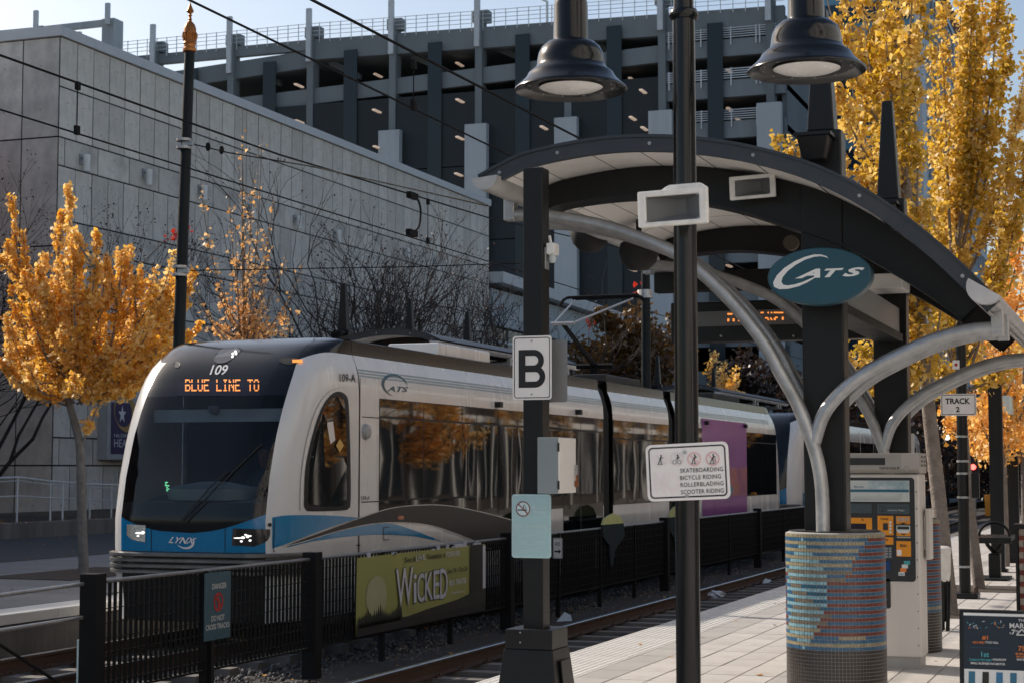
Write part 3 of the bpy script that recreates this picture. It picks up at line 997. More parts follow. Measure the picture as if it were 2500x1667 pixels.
# roof lamp and far stair frame
MB().tube([(-47.5, GY + 6, 37), (-47.5, GY + 6, 41.4), (-48.6, GY + 6, 42.0)], 0.12, 6).build('roof_lamp', 'rail_white', ga)
ff = thing('roof_frame', 'concrete beam and pier frame rising above the theatre roof at far left', 'structure', (-92, 131, 36))
for (px0, px1, pt, pb) in ((83, 103, 65, 110), (249, 277, 47, 130)):
    a, b = at(px0, pt, Y=131), at(px1, pb, Y=131)
    MB().box(a.x, b.x, 131, 132.5, b.z - 3, a.z).build('pier', 'concrete_pale', ff)
for (xa, ya, xb, yb) in ((-20, 82, 83, 72), (103, 70, 256, 53)):
    a, b = at(xa, ya, Y=131.5), at(xb, yb, Y=131.5)
    MB().prism([(a.x, 131.2, a.z - 0.45), (b.x, 131.2, b.z - 0.45), (b.x, 131.2, b.z + 0.1), (a.x, 131.2, a.z + 0.1)], (0, 0.5, 0)).build('tie_beam', 'concrete_pale', ff)
for px, t_, b_ in ((89, 27, 82), (264, 9, 60)):
    a, b = at(px, t_, Y=130.8), at(px, b_, Y=130.8)
    MB().box(a.x - 0.2, a.x + 0.2, 130.6, 130.9, b.z, a.z).build('light_mast', 'rail_white', ff)
# ---- blue tower beyond the garage
tw = thing('office_tower', 'pale blue glass office tower beyond the yellow ginkgo', 'building', (-18, 150, 0))
MB().box(-27, -18.2, 150, 215, -0.1, 46).build('core', 'tower_blue', tw)
MB().box(-27.3, -17.8, 149.7, 216, 46, 48).build('parapet', 'shop_brick', tw)
MB().box(-18.25, -17.7, 149.6, 152.5, -0.1, 47.5).build('corner_pier', 'tower_white', tw)
for k in range(14):
    z = 2 + 3.2 * k
    MB().box(-18.2, -17.95, 152.6, 214, z, z + 1.5).build('window_band', 'tower_glass', tw)
    if k % 2:
        MB().box(-18.2, -17.85, 152.6, 214, z + 1.8, z + 2.4).build('spandrel', 'tower_white', tw)
for k in range(20):
    MB().box(-18.2, -17.8, 154 + 3 * k, 154.25 + 3 * k, 1, 45).build('mullion', 'tower_white', tw)
for k in range(14):
    MB().box(-26.6, -18.5, 149.75, 150.0, 2 + 3.2 * k, 3.6 + 3.2 * k).build('window_band', 'tower_glass', tw)
# ---- low dark building closing the street
db = thing('low_building', 'low dark building in shade at the end of the platform', 'building', (0, 112, 0))
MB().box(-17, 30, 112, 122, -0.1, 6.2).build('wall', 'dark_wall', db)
MB().box(-17.3, 30, 111.6, 122.4, 6.2, 6.6).build('roof', 'roof_grey', db)
for k in range(7):
    MB().box(-15.5 + 2.6 * k, -14.2 + 2.6 * k, 111.9, 112.0, 0.2, 2.6).build('door', 'cab_grey' if k == 4 else 'window_green', db)
# ---- market hall on the near side (right of the camera; the train's windows mirror it)
mk = thing('market_hall', 'brick and white market hall with tall shop windows beside the near platform', 'building', (7, 30, 0))
MB().box(7.0, 20, 8, 108, -0.1, 7.5).build('wall', 'shop_dark', mk)
MB().box(6.7, 20, 7.8, 108.2, 7.5, 8.3).build('cornice', 'shop_white', mk)
for k in range(21):
    y = 9 + 4.7 * k
    MB().box(6.75, 7.0, y, y + 0.45, 0, 7.5).build('pilaster', 'shop_white', mk)
    MB().box(6.93, 7.0, y + 1.0, y + 4.3, 0.5, 3.6).build('shop_window', 'shop_glass', mk)
    MB().box(6.88, 7.0, y + 0.8, y + 4.5, 3.65, 3.95).build('sign_band', 'shop_white', mk)
    MB().box(6.93, 7.0, y + 1.0, y + 4.3, 4.6, 6.6).build('upper_window', 'shop_glass', mk)
    MB().box(6.9, 6.95, y + 2.5, y + 2.65, 0.5, 3.6).build('mullion', 'shop_white', mk)
MB().box(8, 20, 8, 50, 8.3, 16).build('upper_storey', 'concrete_pale', mk)  # unseen storey, made pale here to bounce light onto the train
MB().box(8, 20, 50.02, 108, 8.3, 14).build('upper_storey', 'shop_dark', mk)  # made dark here so the train's roof strip mirrors a dark wall
nx_ = thing('bounce_block', 'unseen pale block added behind the camera to bounce light onto the platform', 'building', (7.5, -20, 0))  # added out of view; its pale sunlit face brightens the near signs
MB().box(7.5, 24, -48, 7.4, -0.1, 19).build('wall', 'shop_white', nx_)
MB().box(7.2, 24, -48.3, 7.5, 19, 19.6).build('cornice', 'tower_white', nx_)
for k in range(9):
    for j in range(5):
        MB().box(7.44, 7.5, -46 + 6 * k, -43.2 + 6 * k, 1.2 + 3.6 * j, 3.3 + 3.6 * j).build('window', 'shop_glass', nx_)
# ---- unseen block added left of the picture, its height set to shade the far platform
sb = thing('shade_block', 'unseen brick block added left of the theatre to shade the far platform', 'building', (-36, 30, 0))
MB().box(-60, -35.5, 2, 44.5, -0.1, 14.3).build('wall', 'shop_brick', sb)
MB().box(-60.3, -35.2, 1.7, 44.8, 14.3, 14.75).build('cornice', 'concrete_pale', sb)
for k in range(10):
    for j in range(4):
        MB().box(-35.5, -35.4, 4 + 4 * k, 6.2 + 4 * k, 1 + 3.6 * j, 3.4 + 3.6 * j).build('window', 'shop_glass', sb)
# ================================================================ LIGHT RAIL TRAIN
TC, TY = -11.1, 18.2
NEXP, NL = 5.0, 2.6
YF = [(-0.3, 0.52), (0.3, 0.46), (0.75, 0.43), (1.1, 0.42), (1.6, 0.52), (2.1, 0.69), (2.45, 0.87), (2.7, 1.03), (2.9, 1.19), (3.05, 1.34), (3.18, 1.53), (3.28, 1.73), (3.36, 1.98), (3.42, 2.3)]
WZ = [(-0.3, 1.24), (0.2, 1.31), (0.6, 1.325), (2.7, 1.325), (2.9, 1.31), (3.05, 1.275), (3.18, 1.222), (3.2, 1.215), (3.39, 1.20), (3.405, 1.17), (3.42, 1.0)]
TE = 57.0
TL = 115.0
def spt(t, z, off=0.0):
    w = interp(WZ, z) + off
    f = interp(YF, z) - off
    L_ = NL - f
    a = math.radians(t)
    c, s = math.cos(a), math.sin(a)
    x = w * math.copysign(abs(c) ** (2 / NEXP), c)
    return x, f + L_ * (1 - max(s, 0) ** (2 / NEXP))
def sval(x, y, z):
    w, f = interp(WZ, z), interp(YF, z)
    if y >= NL:
        return abs(x) / w - 1
    return (abs(x) / w) ** NEXP + ((NL - y) / (NL - f)) ** NEXP - 1
def hit(px, py, off=0.004):
    """where the sight line meets the train's skin, pushed outward a little"""
    r = (_fw + _rt * ((px - 1250.0) / _F) - _up * ((py - 833.5) / _F))
    a, b = 14.0, 14.0
    while b < 80:
        p = Vector((0, 0, CAMH)) + r * b
        if sval(p.x - TC, p.y - TY, p.z) < 0:
            break
        a = b
        b += 0.1
    for _ in range(26):
        m_ = (a + b) / 2
        p = Vector((0, 0, CAMH)) + r * m_
        if sval(p.x - TC, p.y - TY, p.z) < 0:
            b = m_
        else:
            a = m_
    p = Vector((0, 0, CAMH)) + r * a
    e = 0.01
    g = Vector((sval(p.x + e - TC, p.y - TY, p.z) - sval(p.x - e - TC, p.y - TY, p.z), sval(p.x - TC, p.y + e - TY, p.z) - sval(p.x - TC, p.y - e - TY, p.z), sval(p.x - TC, p.y - TY, p.z + e) - sval(p.x - TC, p.y - TY, p.z - e)))
    return p + g.normalized() * off
def resample(pts, n):
    d = [0.0]
    for a, b in zip(pts, pts[1:]):
        d.append(d[-1] + math.hypot(b[0] - a[0], b[1] - a[1]))
    out = []
    for i in range(n + 1):
        s = d[-1] * i / n
        for k in range(len(pts) - 1):
            if s <= d[k + 1] + 1e-9:
                t = (s - d[k]) / max(d[k + 1] - d[k], 1e-9)
                out.append((pts[k][0] + (pts[k + 1][0] - pts[k][0]) * t, pts[k][1] + (pts[k + 1][1] - pts[k][1]) * t))
                break
    return out
def smooth2(pts, n=5):
    return [(p.x, p.y) for p in catmull([(a, b, 0) for a, b in pts], n)]
def skin_strip(name, upper, lower, m, parent, off=0.004, n=14, k=3, thick=None):
    u, l = resample(upper, n), resample(lower, n)
    rows = []
    for j in range(k + 1):
        rows.append([hit(u[i][0] + (l[i][0] - u[i][0]) * j / k, u[i][1] + (l[i][1] - u[i][1]) * j / k, off) for i in range(n + 1)])
    return MB().grid(rows).build(name, m, parent, smooth=True)
def skin_text(name, s, tl, tr, bl, m, parent, off=0.006, bold=0.0, shear=0.0):
    vs, fs, W, Hh = text_geo(s, bold, shear)
    out = []
    for a, b in vs:
        u, v = a / W, 1 - b / Hh
        out.append(hit(tl[0] + (tr[0] - tl[0]) * u + (bl[0] - tl[0]) * v, tl[1] + (tr[1] - tl[1]) * u + (bl[1] - tl[1]) * v, off))
    return MB().add(out, fs).build(name, m, parent, recalc=False)
def skin_polys(name, lst, m, parent, off=0.006):
    mb = MB()
    for pts in lst:
        mb.add([hit(x, y, off) for x, y in pts], [tuple(range(len(pts)))])
    return mb.build(name, m, parent, recalc=False)
FONT5 = {'B': '11110 10001 10001 11110 10001 10001 11110', 'L': '10000 10000 10000 10000 10000 10000 11111', 'U': '10001 10001 10001 10001 10001 10001 01110',
         'E': '11111 10000 10000 11110 10000 10000 11111', 'I': '01110 00100 00100 00100 00100 00100 01110', 'N': '10001 11001 10101 10101 10011 10001 10001',
         'T': '11111 00100 00100 00100 00100 00100 00100', 'O': '01110 10001 10001 10001 10001 10001 01110', 'R': '11110 10001 10001 11110 10100 10010 10001',
         'A': '01110 10001 10001 11111 10001 10001 10001', 'W': '10001 10001 10001 10101 10101 11011 10001', 'Y': '10001 01010 00100 00100 00100 00100 00100', ' ': '00000 ' * 7}
def dots(text):
    out = []
    for i, ch in enumerate(text):
        for r, row in enumerate(FONT5[ch].split()[:7]):
            for c_, v in enumerate(row):
                if v == '1':
                    out.append((i * 6 + c_, r))
    return out, len(text) * 6 - 1
ZT = lambda t: 3.20 if t < 12 else 3.20 - 0.12 * ((min(t, TE) - 12) / (TE - 12)) ** 2
SM = lambda t: 0.925 + 0.235 * min(1.0, abs(spt(t, 1.0)[0] / spt(TE, 1.0)[0])) ** 2.0
def make_car(car, y0, L, full):
    """shell of one car; y measured from the front nose"""
    def P(x, y, z, flip):
        return (TC + x, y0 + (L - y if flip else y), z)
    def patch(name, ta, tb, za, zb, m, flip, n=22, k=10, off=0.0, parent=None):
        rows = []
        for j in range(k + 1):
            row = []
            for i in range(n + 1):
                t = ta + (tb - ta) * i / n
                z = za(t) + (zb(t) - za(t)) * j / k
                x, y = spt(t, z, off)
                row.append(P(x, y, z, flip))
            rows.append(row)
        return MB().grid(rows).build(name, m, parent or car, smooth=60)
    c = lambda v: (lambda t: v)
    for flip in (False, True):
        sm = 1 if flip else 0
        for (ta, tb) in ((0.001, TE), (TL, 179.999)):
            f = (lambda t: ZT(t)) if tb < 90 else (lambda t: ZT(180 - t))
            patch('nose_shell', ta, tb, c(-0.15), f, 'train_white', flip, 16, 24)
            patch('nose_cove', ta, tb, f, c(3.42), 'cove_black', flip, 16, 6)
        patch('nose_cap', TE, TL, c(2.62), c(3.42), 'train_black', flip, 30, 12)
        patch('windshield', TE, TL, c(1.30), c(2.62), 'windshield' if full and not flip else 'train_black', flip, 30, 12)
        patch('lower_mask', TE, TL, SM, c(1.30), 'train_black', flip, 30, 6)
        patch('nose_panel', TE, TL, c(0.70), SM, 'train_blue', flip, 30, 6)
        patch('nose_skirt', TE, TL, c(-0.15), c(0.70), 'rubber', flip, 30, 4)
        # roof closing the nose
        ring = []
        for i in range(31):
            x, y = spt(180 * i / 30, 3.42)
            ring.append(P(x, y, 3.42, flip))
        MB().add(ring, [tuple(range(31))]).build('nose_roof', 'train_black', car)
        # ridged bumper
        mb = MB()
        for zz in (0.42, 0.49, 0.56, 0.63):
            rows = []
            for z_, o_ in ((zz, 0.02), (zz + 0.015, 0.06), (zz + 0.045, 0.06), (zz + 0.06, 0.02)):
                rows.append([P(*spt(20 + 140 * i / 24, z_, o_), z_, flip) for i in range(25)])
            mb.grid(rows)
        mb.build('bumper', 'bumper', car, smooth=40)
    # side walls, coves and roof of the long body
    prof = [(interp(WZ, z), z) for z in (-0.15, 0.2, 0.6, 2.7, 2.9, 3.05, 3.2)]
    cove = [(interp(WZ, z), z) for z in (3.2, 3.39, 3.405, 3.42)]
    secs = full if full else [(NL, L - NL)]
    for (a, b) in secs:
        for s in (1, -1):
            MB().grid([[P(s * x, y, z, False) for y in (a, b)] for x, z in prof]).build('side_wall', 'train_white', car, smooth=30)
            MB().grid([[P(s * x, y, z, False) for y in (a, b)] for x, z in cove]).build('roof_cove', 'cove_black', car, smooth=50)
        MB().box(TC - 1.0, TC + 1.0, y0 + a, y0 + b, 3.35, 3.42).build('roof', 'train_grey', car)
        MB().box(TC - 1.2, TC + 1.2, y0 + a, y0 + b, -0.2, -0.1).build('underframe', 'rubber', car)
    return P
tr = thing('light_rail_train', 'white and blue light rail train numbered 109 with its lit front facing the camera', 'train', (TC, TY, RT))
LEN = 31.3
A0, A1, B0, B1 = 13.45, 14.05, 18.2, 18.8
make_car(tr, TY, LEN, [(NL, A0), (A1, B0), (B1, LEN - NL)])
SX = TC + 1.325
def sy(px, py=1100):
    return at(px, py, X=SX).y
# articulation bellows
for a, b in ((A0, A1), (B0, B1)):
    mb = MB()
    n = 7
    for i in range(n):
        y = TY + a + (b - a) * i / (n - 1)
        k = 0.96 if i % 2 else 0.88
        pts = [(1.325 * k, -0.1), (1.325 * k, 2.75), (1.2 * k, 3.2), (1.0 * k, 3.4), (-1.0 * k, 3.4), (-1.2 * k, 3.2), (-1.325 * k, 2.75), (-1.325 * k, -0.1)]
        if i:
            mb.grid([prev, [(TC + x, y, z) for x, z in pts]])
        prev = [(TC + x, y, z) for x, z in pts]
    mb.build('bellows', 'bellows', tr)
# side glazing on the near side
def side_rect(name, ya, yb, z0, z1, m, parent, off=0.004, th=0.0):
    return MB().add([(SX + off, ya, z0), (SX + off, yb, z0), (SX + off, yb, z1), (SX + off, ya, z1)], [(0, 1, 2, 3)]).build(name, m, parent, recalc=False)
MB().box(SX + 0.002, SX + 0.004, sy(925), TY + A0, 1.02, 2.655).build('window_backing', 'seam', tr)
MB().box(SX + 0.002, SX + 0.004, TY + A1, TY + B0, 1.02, 2.655).build('window_backing', 'seam', tr)
MB().box(SX + 0.002, SX + 0.004, TY + B1, sy(1895), 1.02, 2.655).build('window_backing', 'seam', tr)
edges = [925, 1033, 1127, 1163, 1214, 1263, 1300, 1374, 1417, 1452]
doors = {3, 4, 7, 8}
g = 0.012
def pane(ya, yb, z0, z1, name='window', bulge=None):
    """a pane with a slight bow, so that it mirrors the street unevenly as bonded glass does"""
    rows = []
    kk = min(1.0, (z1 - z0) / 1.1) ** 2
    b1, b2 = random.uniform(0.001, 0.0035) * kk, random.uniform(-0.003, 0.003) * kk
    for j in range(5):
        v = j / 4
        row = []
        for i in range(7):
            u = i / 6
            h_ = b1 * math.sin(math.pi * u) * math.sin(math.pi * v) + b2 * 0.5 * math.sin(2 * math.pi * u) * math.sin(math.pi * v)
            row.append((SX + 0.007 + max(h_, -0.001), ya + g + (yb - ya - 2 * g) * u, z0 + g + (z1 - z0 - 2 * g) * v))
        rows.append(row)
    return MB().grid(rows).build(name, 'window_glass', tr, smooth=80)
for i in range(len(edges) - 1):
    ya, yb = sy(edges[i]), sy(edges[i + 1])
    if i == len(edges) - 2:
        yb = TY + A0 - 0.05
    pane(ya, yb, 2.40, 2.655, 'upper_window')
    if i in doors:
        pane(ya, yb, 0.42, 2.40, 'door_window')
    else:
        pane(ya, yb, 1.285, 2.40)
        pane(ya, yb, 1.02, 1.285, 'lower_window')
ya = TY + A1 + 0.03
for i in range(3):
    w_ = (B0 - A1 - 0.06) / 3
    pane(ya + w_ * i, ya + w_ * (i + 1), 1.02, 2.30)
    pane(ya + w_ * i, ya + w_ * (i + 1), 2.30, 2.655, 'upper_window')
ends = [TY + B1 + 0.05, sy(1713), sy(1822), sy(1860), sy(1895)]
for i in (0, 2, 3):
    pane(ends[i], ends[i + 1], 1.02, 2.40)
    pane(ends[i], ends[i + 1], 2.40, 2.655, 'upper_window')
# advertisement wrapped over the doors
ad = side_rect('advert', ends[1], ends[2], 0.3, 2.88, 'purple_ad', tr, 0.010)
side_rect('advert_lower', ends[1], ends[2], 1.05, 1.75, 'orange_ad', ad, 0.012)
fr = Frame((SX + 0.014, ends[1], 1.0), (0, 1, 0), (0, 0, 1))
for k, s in enumerate(('rest', 'to')):
    fr.text('advert_text', s, 0.15, 1.05 - 0.4 * k, 0.26, 'plain_white', ad, 1)
fr.poly('advert_arrow', [(1.6, 0.1), (2.6, 0.1), (2.6, -0.05), (3.2, 0.2), (2.6, 0.45), (2.6, 0.3), (1.6, 0.3)], 'ad_blue', ad, 1)
for y in (sy(1741), sy(1778)):
    side_rect('door_seam', y, y + 0.02, 0.3, 2.4, 'seam', ad, 0.014)
# body seams, pinstripes
side_rect('seam', TY + NL - 0.012, TY + NL + 0.012, 0.0, 2.9, 'seam', tr, 0.004)
side_rect('seam', sy(882), sy(925), 2.385, 2.397, 'seam', tr, 0.004)
side_rect('seam', sy(882), sy(925), 1.265, 1.28, 'seam', tr, 0.004)
for a, b in ((NL, A0), (A1, B0), (B1, LEN - NL)):
    mb = MB()
    for z in (2.93, 2.97, 3.01):
        x = TC + interp(WZ, z) + 0.004
        mb.add([(x, TY + a, z - 0.012), (x, TY + b, z - 0.012), (x - 0.003, TY + b, z + 0.012), (x - 0.003, TY + a, z + 0.012)], [(0, 1, 2, 3)])
    mb.build('pinstripe', 'train_band', tr, recalc=False)
# livery: blue sweep, dark sweep, pale outlines
up_b = smooth2([(664, 1262), (700, 1257), (760, 1256), (820, 1258), (870, 1262), (884, 1263)])
lo_b = smooth2([(664, 1338), (700, 1326), (760, 1303), (820, 1281), (870, 1266), (884, 1263.5)])
skin_strip('blue_sweep', up_b, lo_b, 'train_blue', tr, 0.005, 24, 6)
up_d = smooth2([(690, 1331), (740, 1312), (800, 1290), (880, 1261), (950, 1239), (1020, 1231), (1090, 1232), (1170, 1247), (1250, 1268), (1320, 1290)])
lo_d = smooth2([(690, 1332), (740, 1320), (800, 1301), (880, 1281), (940, 1274), (1010, 1275), (1060, 1283), (1110, 1300), (1160, 1320), (1200, 1340)])
skin_strip('dark_sweep', up_d, lo_d, 'train_dark', tr, 0.010, 40, 6)
skin_strip('sweep_line', up_d, [(a, b + 2.0) for a, b in up_d], 'train_line', tr, 0.013, 40, 1)
skin_strip('sweep_line', lo_d, [(a, b + 2.0) for a, b in lo_d], 'train_line', tr, 0.013, 40, 1)
up_e = smooth2([(700, 1333), (760, 1312), (820, 1296), (880, 1284), (945, 1276), (1000, 1290), (1040, 1305), (1078, 1321)])
lo_e = smooth2([(700, 1335), (760, 1321), (820, 1312), (880, 1306), (940, 1304), (1000, 1307), (1040, 1313), (1078, 1322)])
skin_strip('blue_stripe', up_e, lo_e, 'train_blue', tr, 0.007, 30, 3)
skin_polys('skirt_seam', [[(668, 1344), (878, 1328), (878, 1330.5), (668, 1346.5)]], 'seam', tr, 0.012)
skin_polys('amber_marker', [[(968, 1258), (983, 1258), (983, 1267), (968, 1267)]], 'amber_lens', tr, 0.02)
skin_polys('hatch', [[(934, 1286), (949, 1285), (949, 1286.5), (935.5, 1287.5), (935.5, 1316), (949, 1315), (949, 1317), (934, 1318)]], 'seam', tr, 0.014)
# louvres by the lower sweep
mb = MB()
for i in range(12):
    x = 1060 + 6 * i
    ytop = 1300 + i * 1.5
    mb.add([hit(a, b, 0.012) for a, b in ((x, ytop), (x + 1.6, ytop), (x + 1.6, ytop + 18), (x, ytop + 18))], [(0, 1, 2, 3)])
mb.build('louvre', 'train_line', tr, recalc=False)
# cab side window with its black frame and rounded top
def arch(sx, dx):
    return None
outer = smooth2([(741, 1232), (744, 1150), (757, 1080), (778, 1010), (800, 970), (822, 955), (842, 962), (850, 985), (853, 1060), (855, 1140), (855, 1225), (850, 1240), (835, 1245), (760, 1247), (746, 1243), (741, 1232)], 4)
inner = [(798 + (x - 798) * 0.84, 1104 + (y - 1104) * 0.93) for x, y in outer]
n_ = len(outer)
mb = MB().add([hit(x, y, 0.007) for x, y in outer] + [hit(x, y, 0.012) for x, y in inner], [(i, (i + 1) % n_, n_ + (i + 1) % n_, n_ + i) for i in range(n_ - 1)])
cw = mb.build('cab_side_window', 'rubber', tr)
mb = MB().add([hit(x, y, 0.009) for x, y in inner[:-1]], [tuple(range(n_ - 1))])
mb.build('pane', 'window_glass', cw, recalc=False)
skin_polys('sill', [[(758, 1112), (842, 1112), (842, 1116), (757, 1116)]], 'rubber', cw, 0.013)
skin_polys('sticker', [[(827, 1070), (837, 1086), (827, 1103), (818, 1087)]], 'sticker_yellow', cw, 0.014)
groove = smooth2([(730, 1245), (733, 1160), (745, 1080), (765, 1010), (788, 968), (815, 948), (850, 945)], 4)
skin_strip('door_groove', groove, [(a + 2.2, b + 0.5) for a, b in groove], 'train_grey', tr, 0.006, 26, 1)
b0 = hit(891, 1053, 0.0)
MB().lathe([(0.0, 0.07), (0.05, 0.07), (0.09, 0.055), (0.105, 0.02), (0.11, 0.0)], (0, 0, 0), 16).build('x', 'train_grey')
o = bpy.data.objects['x']
o.name = 'mirror_camera'
o.parent = tr
o.location = (b0.x - TC, b0.y - TY, b0.z - RT)
o.rotation_euler = (0, math.pi / 2, 0)
for px, py in ((1211, 988), (1407, 1006), (1720, 1032), (1815, 1040)):
    p = hit(px, py, 0.0)
    MB().box(p.x, p.x + 0.10, p.y - 0.06, p.y + 0.06, p.z - 0.04, p.z + 0.05).build('side_camera', 'rubber', tr)
# lettering on the side
skin_text('lettering', '109-A', (828, 912), (867, 913), (828, 931), 'train_dark', tr, 0.008, 0.01)
skin_text('lettering', '109-A', (881, 1210), (901, 1209), (881, 1220), 'train_dark', tr, 0.008, 0.01)
def cats_logo(put, px0, py0, s, name, m, par):
    return None
skin_polys('logo_c', crescent(963, 940, 33, 26, 75, 330, 7, 0.45), 'cats_blue', tr, 0.008)
skin_text('logo_letters', 'ATS', (944, 941), (996, 944), (944, 954), 'cats_blue', tr, 0.008, 0.02, 0.35)
skin_polys('lynx_swoosh', crescent(985, 1332, 24, 22, 20, 170, 8, 0.0), 'pale_red', tr, 0.016)
# ---- front: number, destination sign, lamps, logo
skin_text('number', '109', (515, 891), (558, 891), (512, 915), 'sign_white', tr, 0.006, 0.012, 0.25)
skin_strip('sign_glass', [(436, 931), (634, 926)], [(429, 966), (636, 966)], 'screen_dark', tr, 0.004, 10, 3)
D, W_ = dots('BLUE LINE TO')
mb = MB()
for c_, r_ in D:
    if r_ == 2:
        continue
    x = 454 + (634 - 454) * c_ / W_
    y = 928 + (953 - 928) * (r_ / 6)
    mb.add([hit(a, b, 0.008) for a, b in ((x - 1.4, y - 1.5), (x + 1.5, y - 1.5), (x + 1.5, y + 1.6), (x - 1.4, y + 1.6))], [(0, 1, 2, 3)])
mb.build('destination_text', 'led_orange', tr, recalc=False)
teardrop = smooth2([(523, 882), (524, 872), (532, 860), (548, 852), (588, 850), (588, 856), (576, 868), (562, 880), (545, 887), (530, 887), (523, 882)], 3)
mb = MB().add([hit(x, y, 0.006) for x, y in teardrop[:-1]], [tuple(range(len(teardrop) - 1))])
tl = mb.build('head_lamp_upper', 'headlamp_dark', tr, recalc=False)
mb = MB()
for x, y, r_ in ((575, 860, 3.2), (569, 865, 3.2), (577, 865, 2.8), (568, 872, 2.8)):
    mb.add([hit(x + r_ * math.cos(a * math.pi / 4), y + r_ * math.sin(a * math.pi / 4), 0.012) for a in range(8)], [tuple(range(8))])
mb.build('lamp_cluster', 'headlamp', tl, recalc=False)
mk_ = [(706 + 24 * math.cos(a), 881 + 9 * math.sin(a)) for a in np.linspace(0, 2 * math.pi, 16)[:-1]]
mrk = MB().add([hit(x, y, 0.006) for x, y in mk_], [tuple(range(15))]).build('marker_lamp', 'rubber', tr, recalc=False)
skin_polys('marker_lens', [[(714, 879), (738, 879), (738, 886), (714, 886)]], 'led_orange', mrk, 0.012)
mk_ = [(432 + 8 * math.cos(a), 890 + 8 * math.sin(a)) for a in np.linspace(0, 2 * math.pi, 14)[:-1]]
MB().add([hit(x, y, 0.006) for x, y in mk_], [tuple(range(13))]).build('marker_lamp', 'rubber', tr, recalc=False)
# head lamps
def headlight(u, l, cx, cy):
    h = skin_strip('headlight', u, l, 'headlamp_dark', tr, 0.008, 8, 3)
    mb = MB()
    for x, y, rx, ry in ((cx, cy, 5, 3.2), (cx + 11, cy - 3, 4.5, 4), (cx - 12, cy + 1, 11, 1.6), (cx - 4, cy + 9, 3.4, 2.6), (cx + 17, cy + 7, 3.6, 2.6), (cx + 6, cy - 7, 3, 2), (cx + 18, cy - 4, 2.6, 2.2)):
        mb.add([hit(x + rx * math.cos(a * math.pi / 5), y + ry * math.sin(a * math.pi / 5), 0.014 + 0.0004 * rx) for a in range(10)], [tuple(range(10))])
    mb.build('lamp_glow', 'headlamp', h, recalc=False)
    return h
headlight([(569, 1289), (660, 1291)], [(566, 1330), (620, 1333), (652, 1321), (659, 1306)], 594, 1311)
h2 = skin_strip('headlight', [(311, 1279), (356, 1281)], [(310, 1304), (322, 1316), (355, 1323)], 'reflector', tr, 0.008, 8, 3)
mb = MB()
for x, y, rx, ry in ((342, 1300, 11, 2.4), (350, 1299, 4, 4), (338, 1307, 3, 2)):
    mb.add([hit(x + rx * math.cos(a * math.pi / 5), y + ry * math.sin(a * math.pi / 5), 0.014) for a in range(10)], [tuple(range(10))])
mb.build('lamp_glow', 'headlamp', h2, recalc=False)
for px in (369, 549):
    skin_polys('panel_seam', [[(px, 1283), (px + 1.6, 1283), (px + 1.6, 1342), (px, 1342)]], 'seam', tr, 0.006)
skin_polys('panel_seam', [[(669, 1266), (671, 1266), (668, 1345), (666, 1345)]], 'seam', tr, 0.012)
skin_polys('lock_cap', [[(658 + 5 * math.cos(a), 1280 + 5 * math.sin(a)) for a in np.linspace(0, 6.28, 12)[:-1]]], 'rubber', tr, 0.010)
skin_text('logo_letters', 'LYNX', (416, 1309), (482, 1312), (412, 1324), 'cats_white', tr, 0.010, 0.025, 0.35)
skin_polys('logo_swoosh', crescent(452, 1318, 25, 20, -60, 118, 6, 0.5), 'cats_white', tr, 0.009)
# wipers
mb = MB()
for (a, b, c_) in (((445, 1270), (520, 1188), (560, 1150)), ((455, 1275), (535, 1190), (640, 1085))):
    mb.tube([hit(*a, 0.03), hit(*b, 0.05), hit(*c_, 0.03)], 0.008, 5)
mb.build('wiper', 'rubber', tr)
# cab behind the windshield
CY = TY + 0.15
MB().box(TC - 1.2, TC + 1.2, CY + 2.35, CY + 2.45, 0.3, 3.3).build('cab_rear_wall', 'cab_dark', tr)
MB().box(TC + 0.25, TC + 0.95, CY + 2.25, CY + 2.34, 1.2, 2.5).build('cab_door', 'cab_grey', tr)
MB().prism([(TC - 0.95, CY + 0.75, 0.9), (TC - 0.95, CY + 1.45, 0.9), (TC - 0.95, CY + 1.45, 1.38), (TC - 0.95, CY + 0.85, 1.30)], (1.9, 0, 0)).build('dashboard', 'cab_grey', tr)
MB().lathe([(0.30, 0), (0.55, 0.02), (0.62, 0.16), (0.2, 0.24), (0, 0.25)], (TC - 0.1, CY + 1.15, 1.3), 20).build('console', 'cab_visor', tr, smooth=True)
MB().box(TC - 0.92, TC + 0.92, CY + 1.05, CY + 1.1, 2.30, 2.46).build('sun_visor', 'cab_visor', tr)
MB().box(TC - 0.95, TC + 0.95, CY + 1.35, CY + 2.4, 2.75, 2.8).build('cab_ceiling', 'cab_dark', tr)
MB().lathe([(0.03, 0), (0.042, 0.11)], (TC - 0.35, CY + 1.0, 1.36), 12).build('cup', 'plain_white', tr, smooth=True)
MB().tube([(TC - 0.02, CY + 1.1, 2.75), (TC - 0.02, CY + 1.0, 2.5)], 0.05, 8).build('camera_mount', 'rubber', tr)
mb = MB().lathe([(0.0, -0.08), (0.05, -0.065), (0.075, -0.02), (0.075, 0.03), (0.0, 0.04)], (TC - 0.02, CY + 1.0, 2.47), 12)
mb.build('dome_camera', 'cab_grey', tr, smooth=True)
pm_ = MB()
for j in range(6):
    for i in range(3):
        if random.random() < 0.7:
            p = hit(392 + i * 3.4, 1172 + j * 4, -0.12)
            pm_.box(p.x - 0.01, p.x + 0.01, p.y, p.y + 0.004, p.z - 0.006, p.z + 0.006)
pm_.build('cab_display', 'led_green', tr)
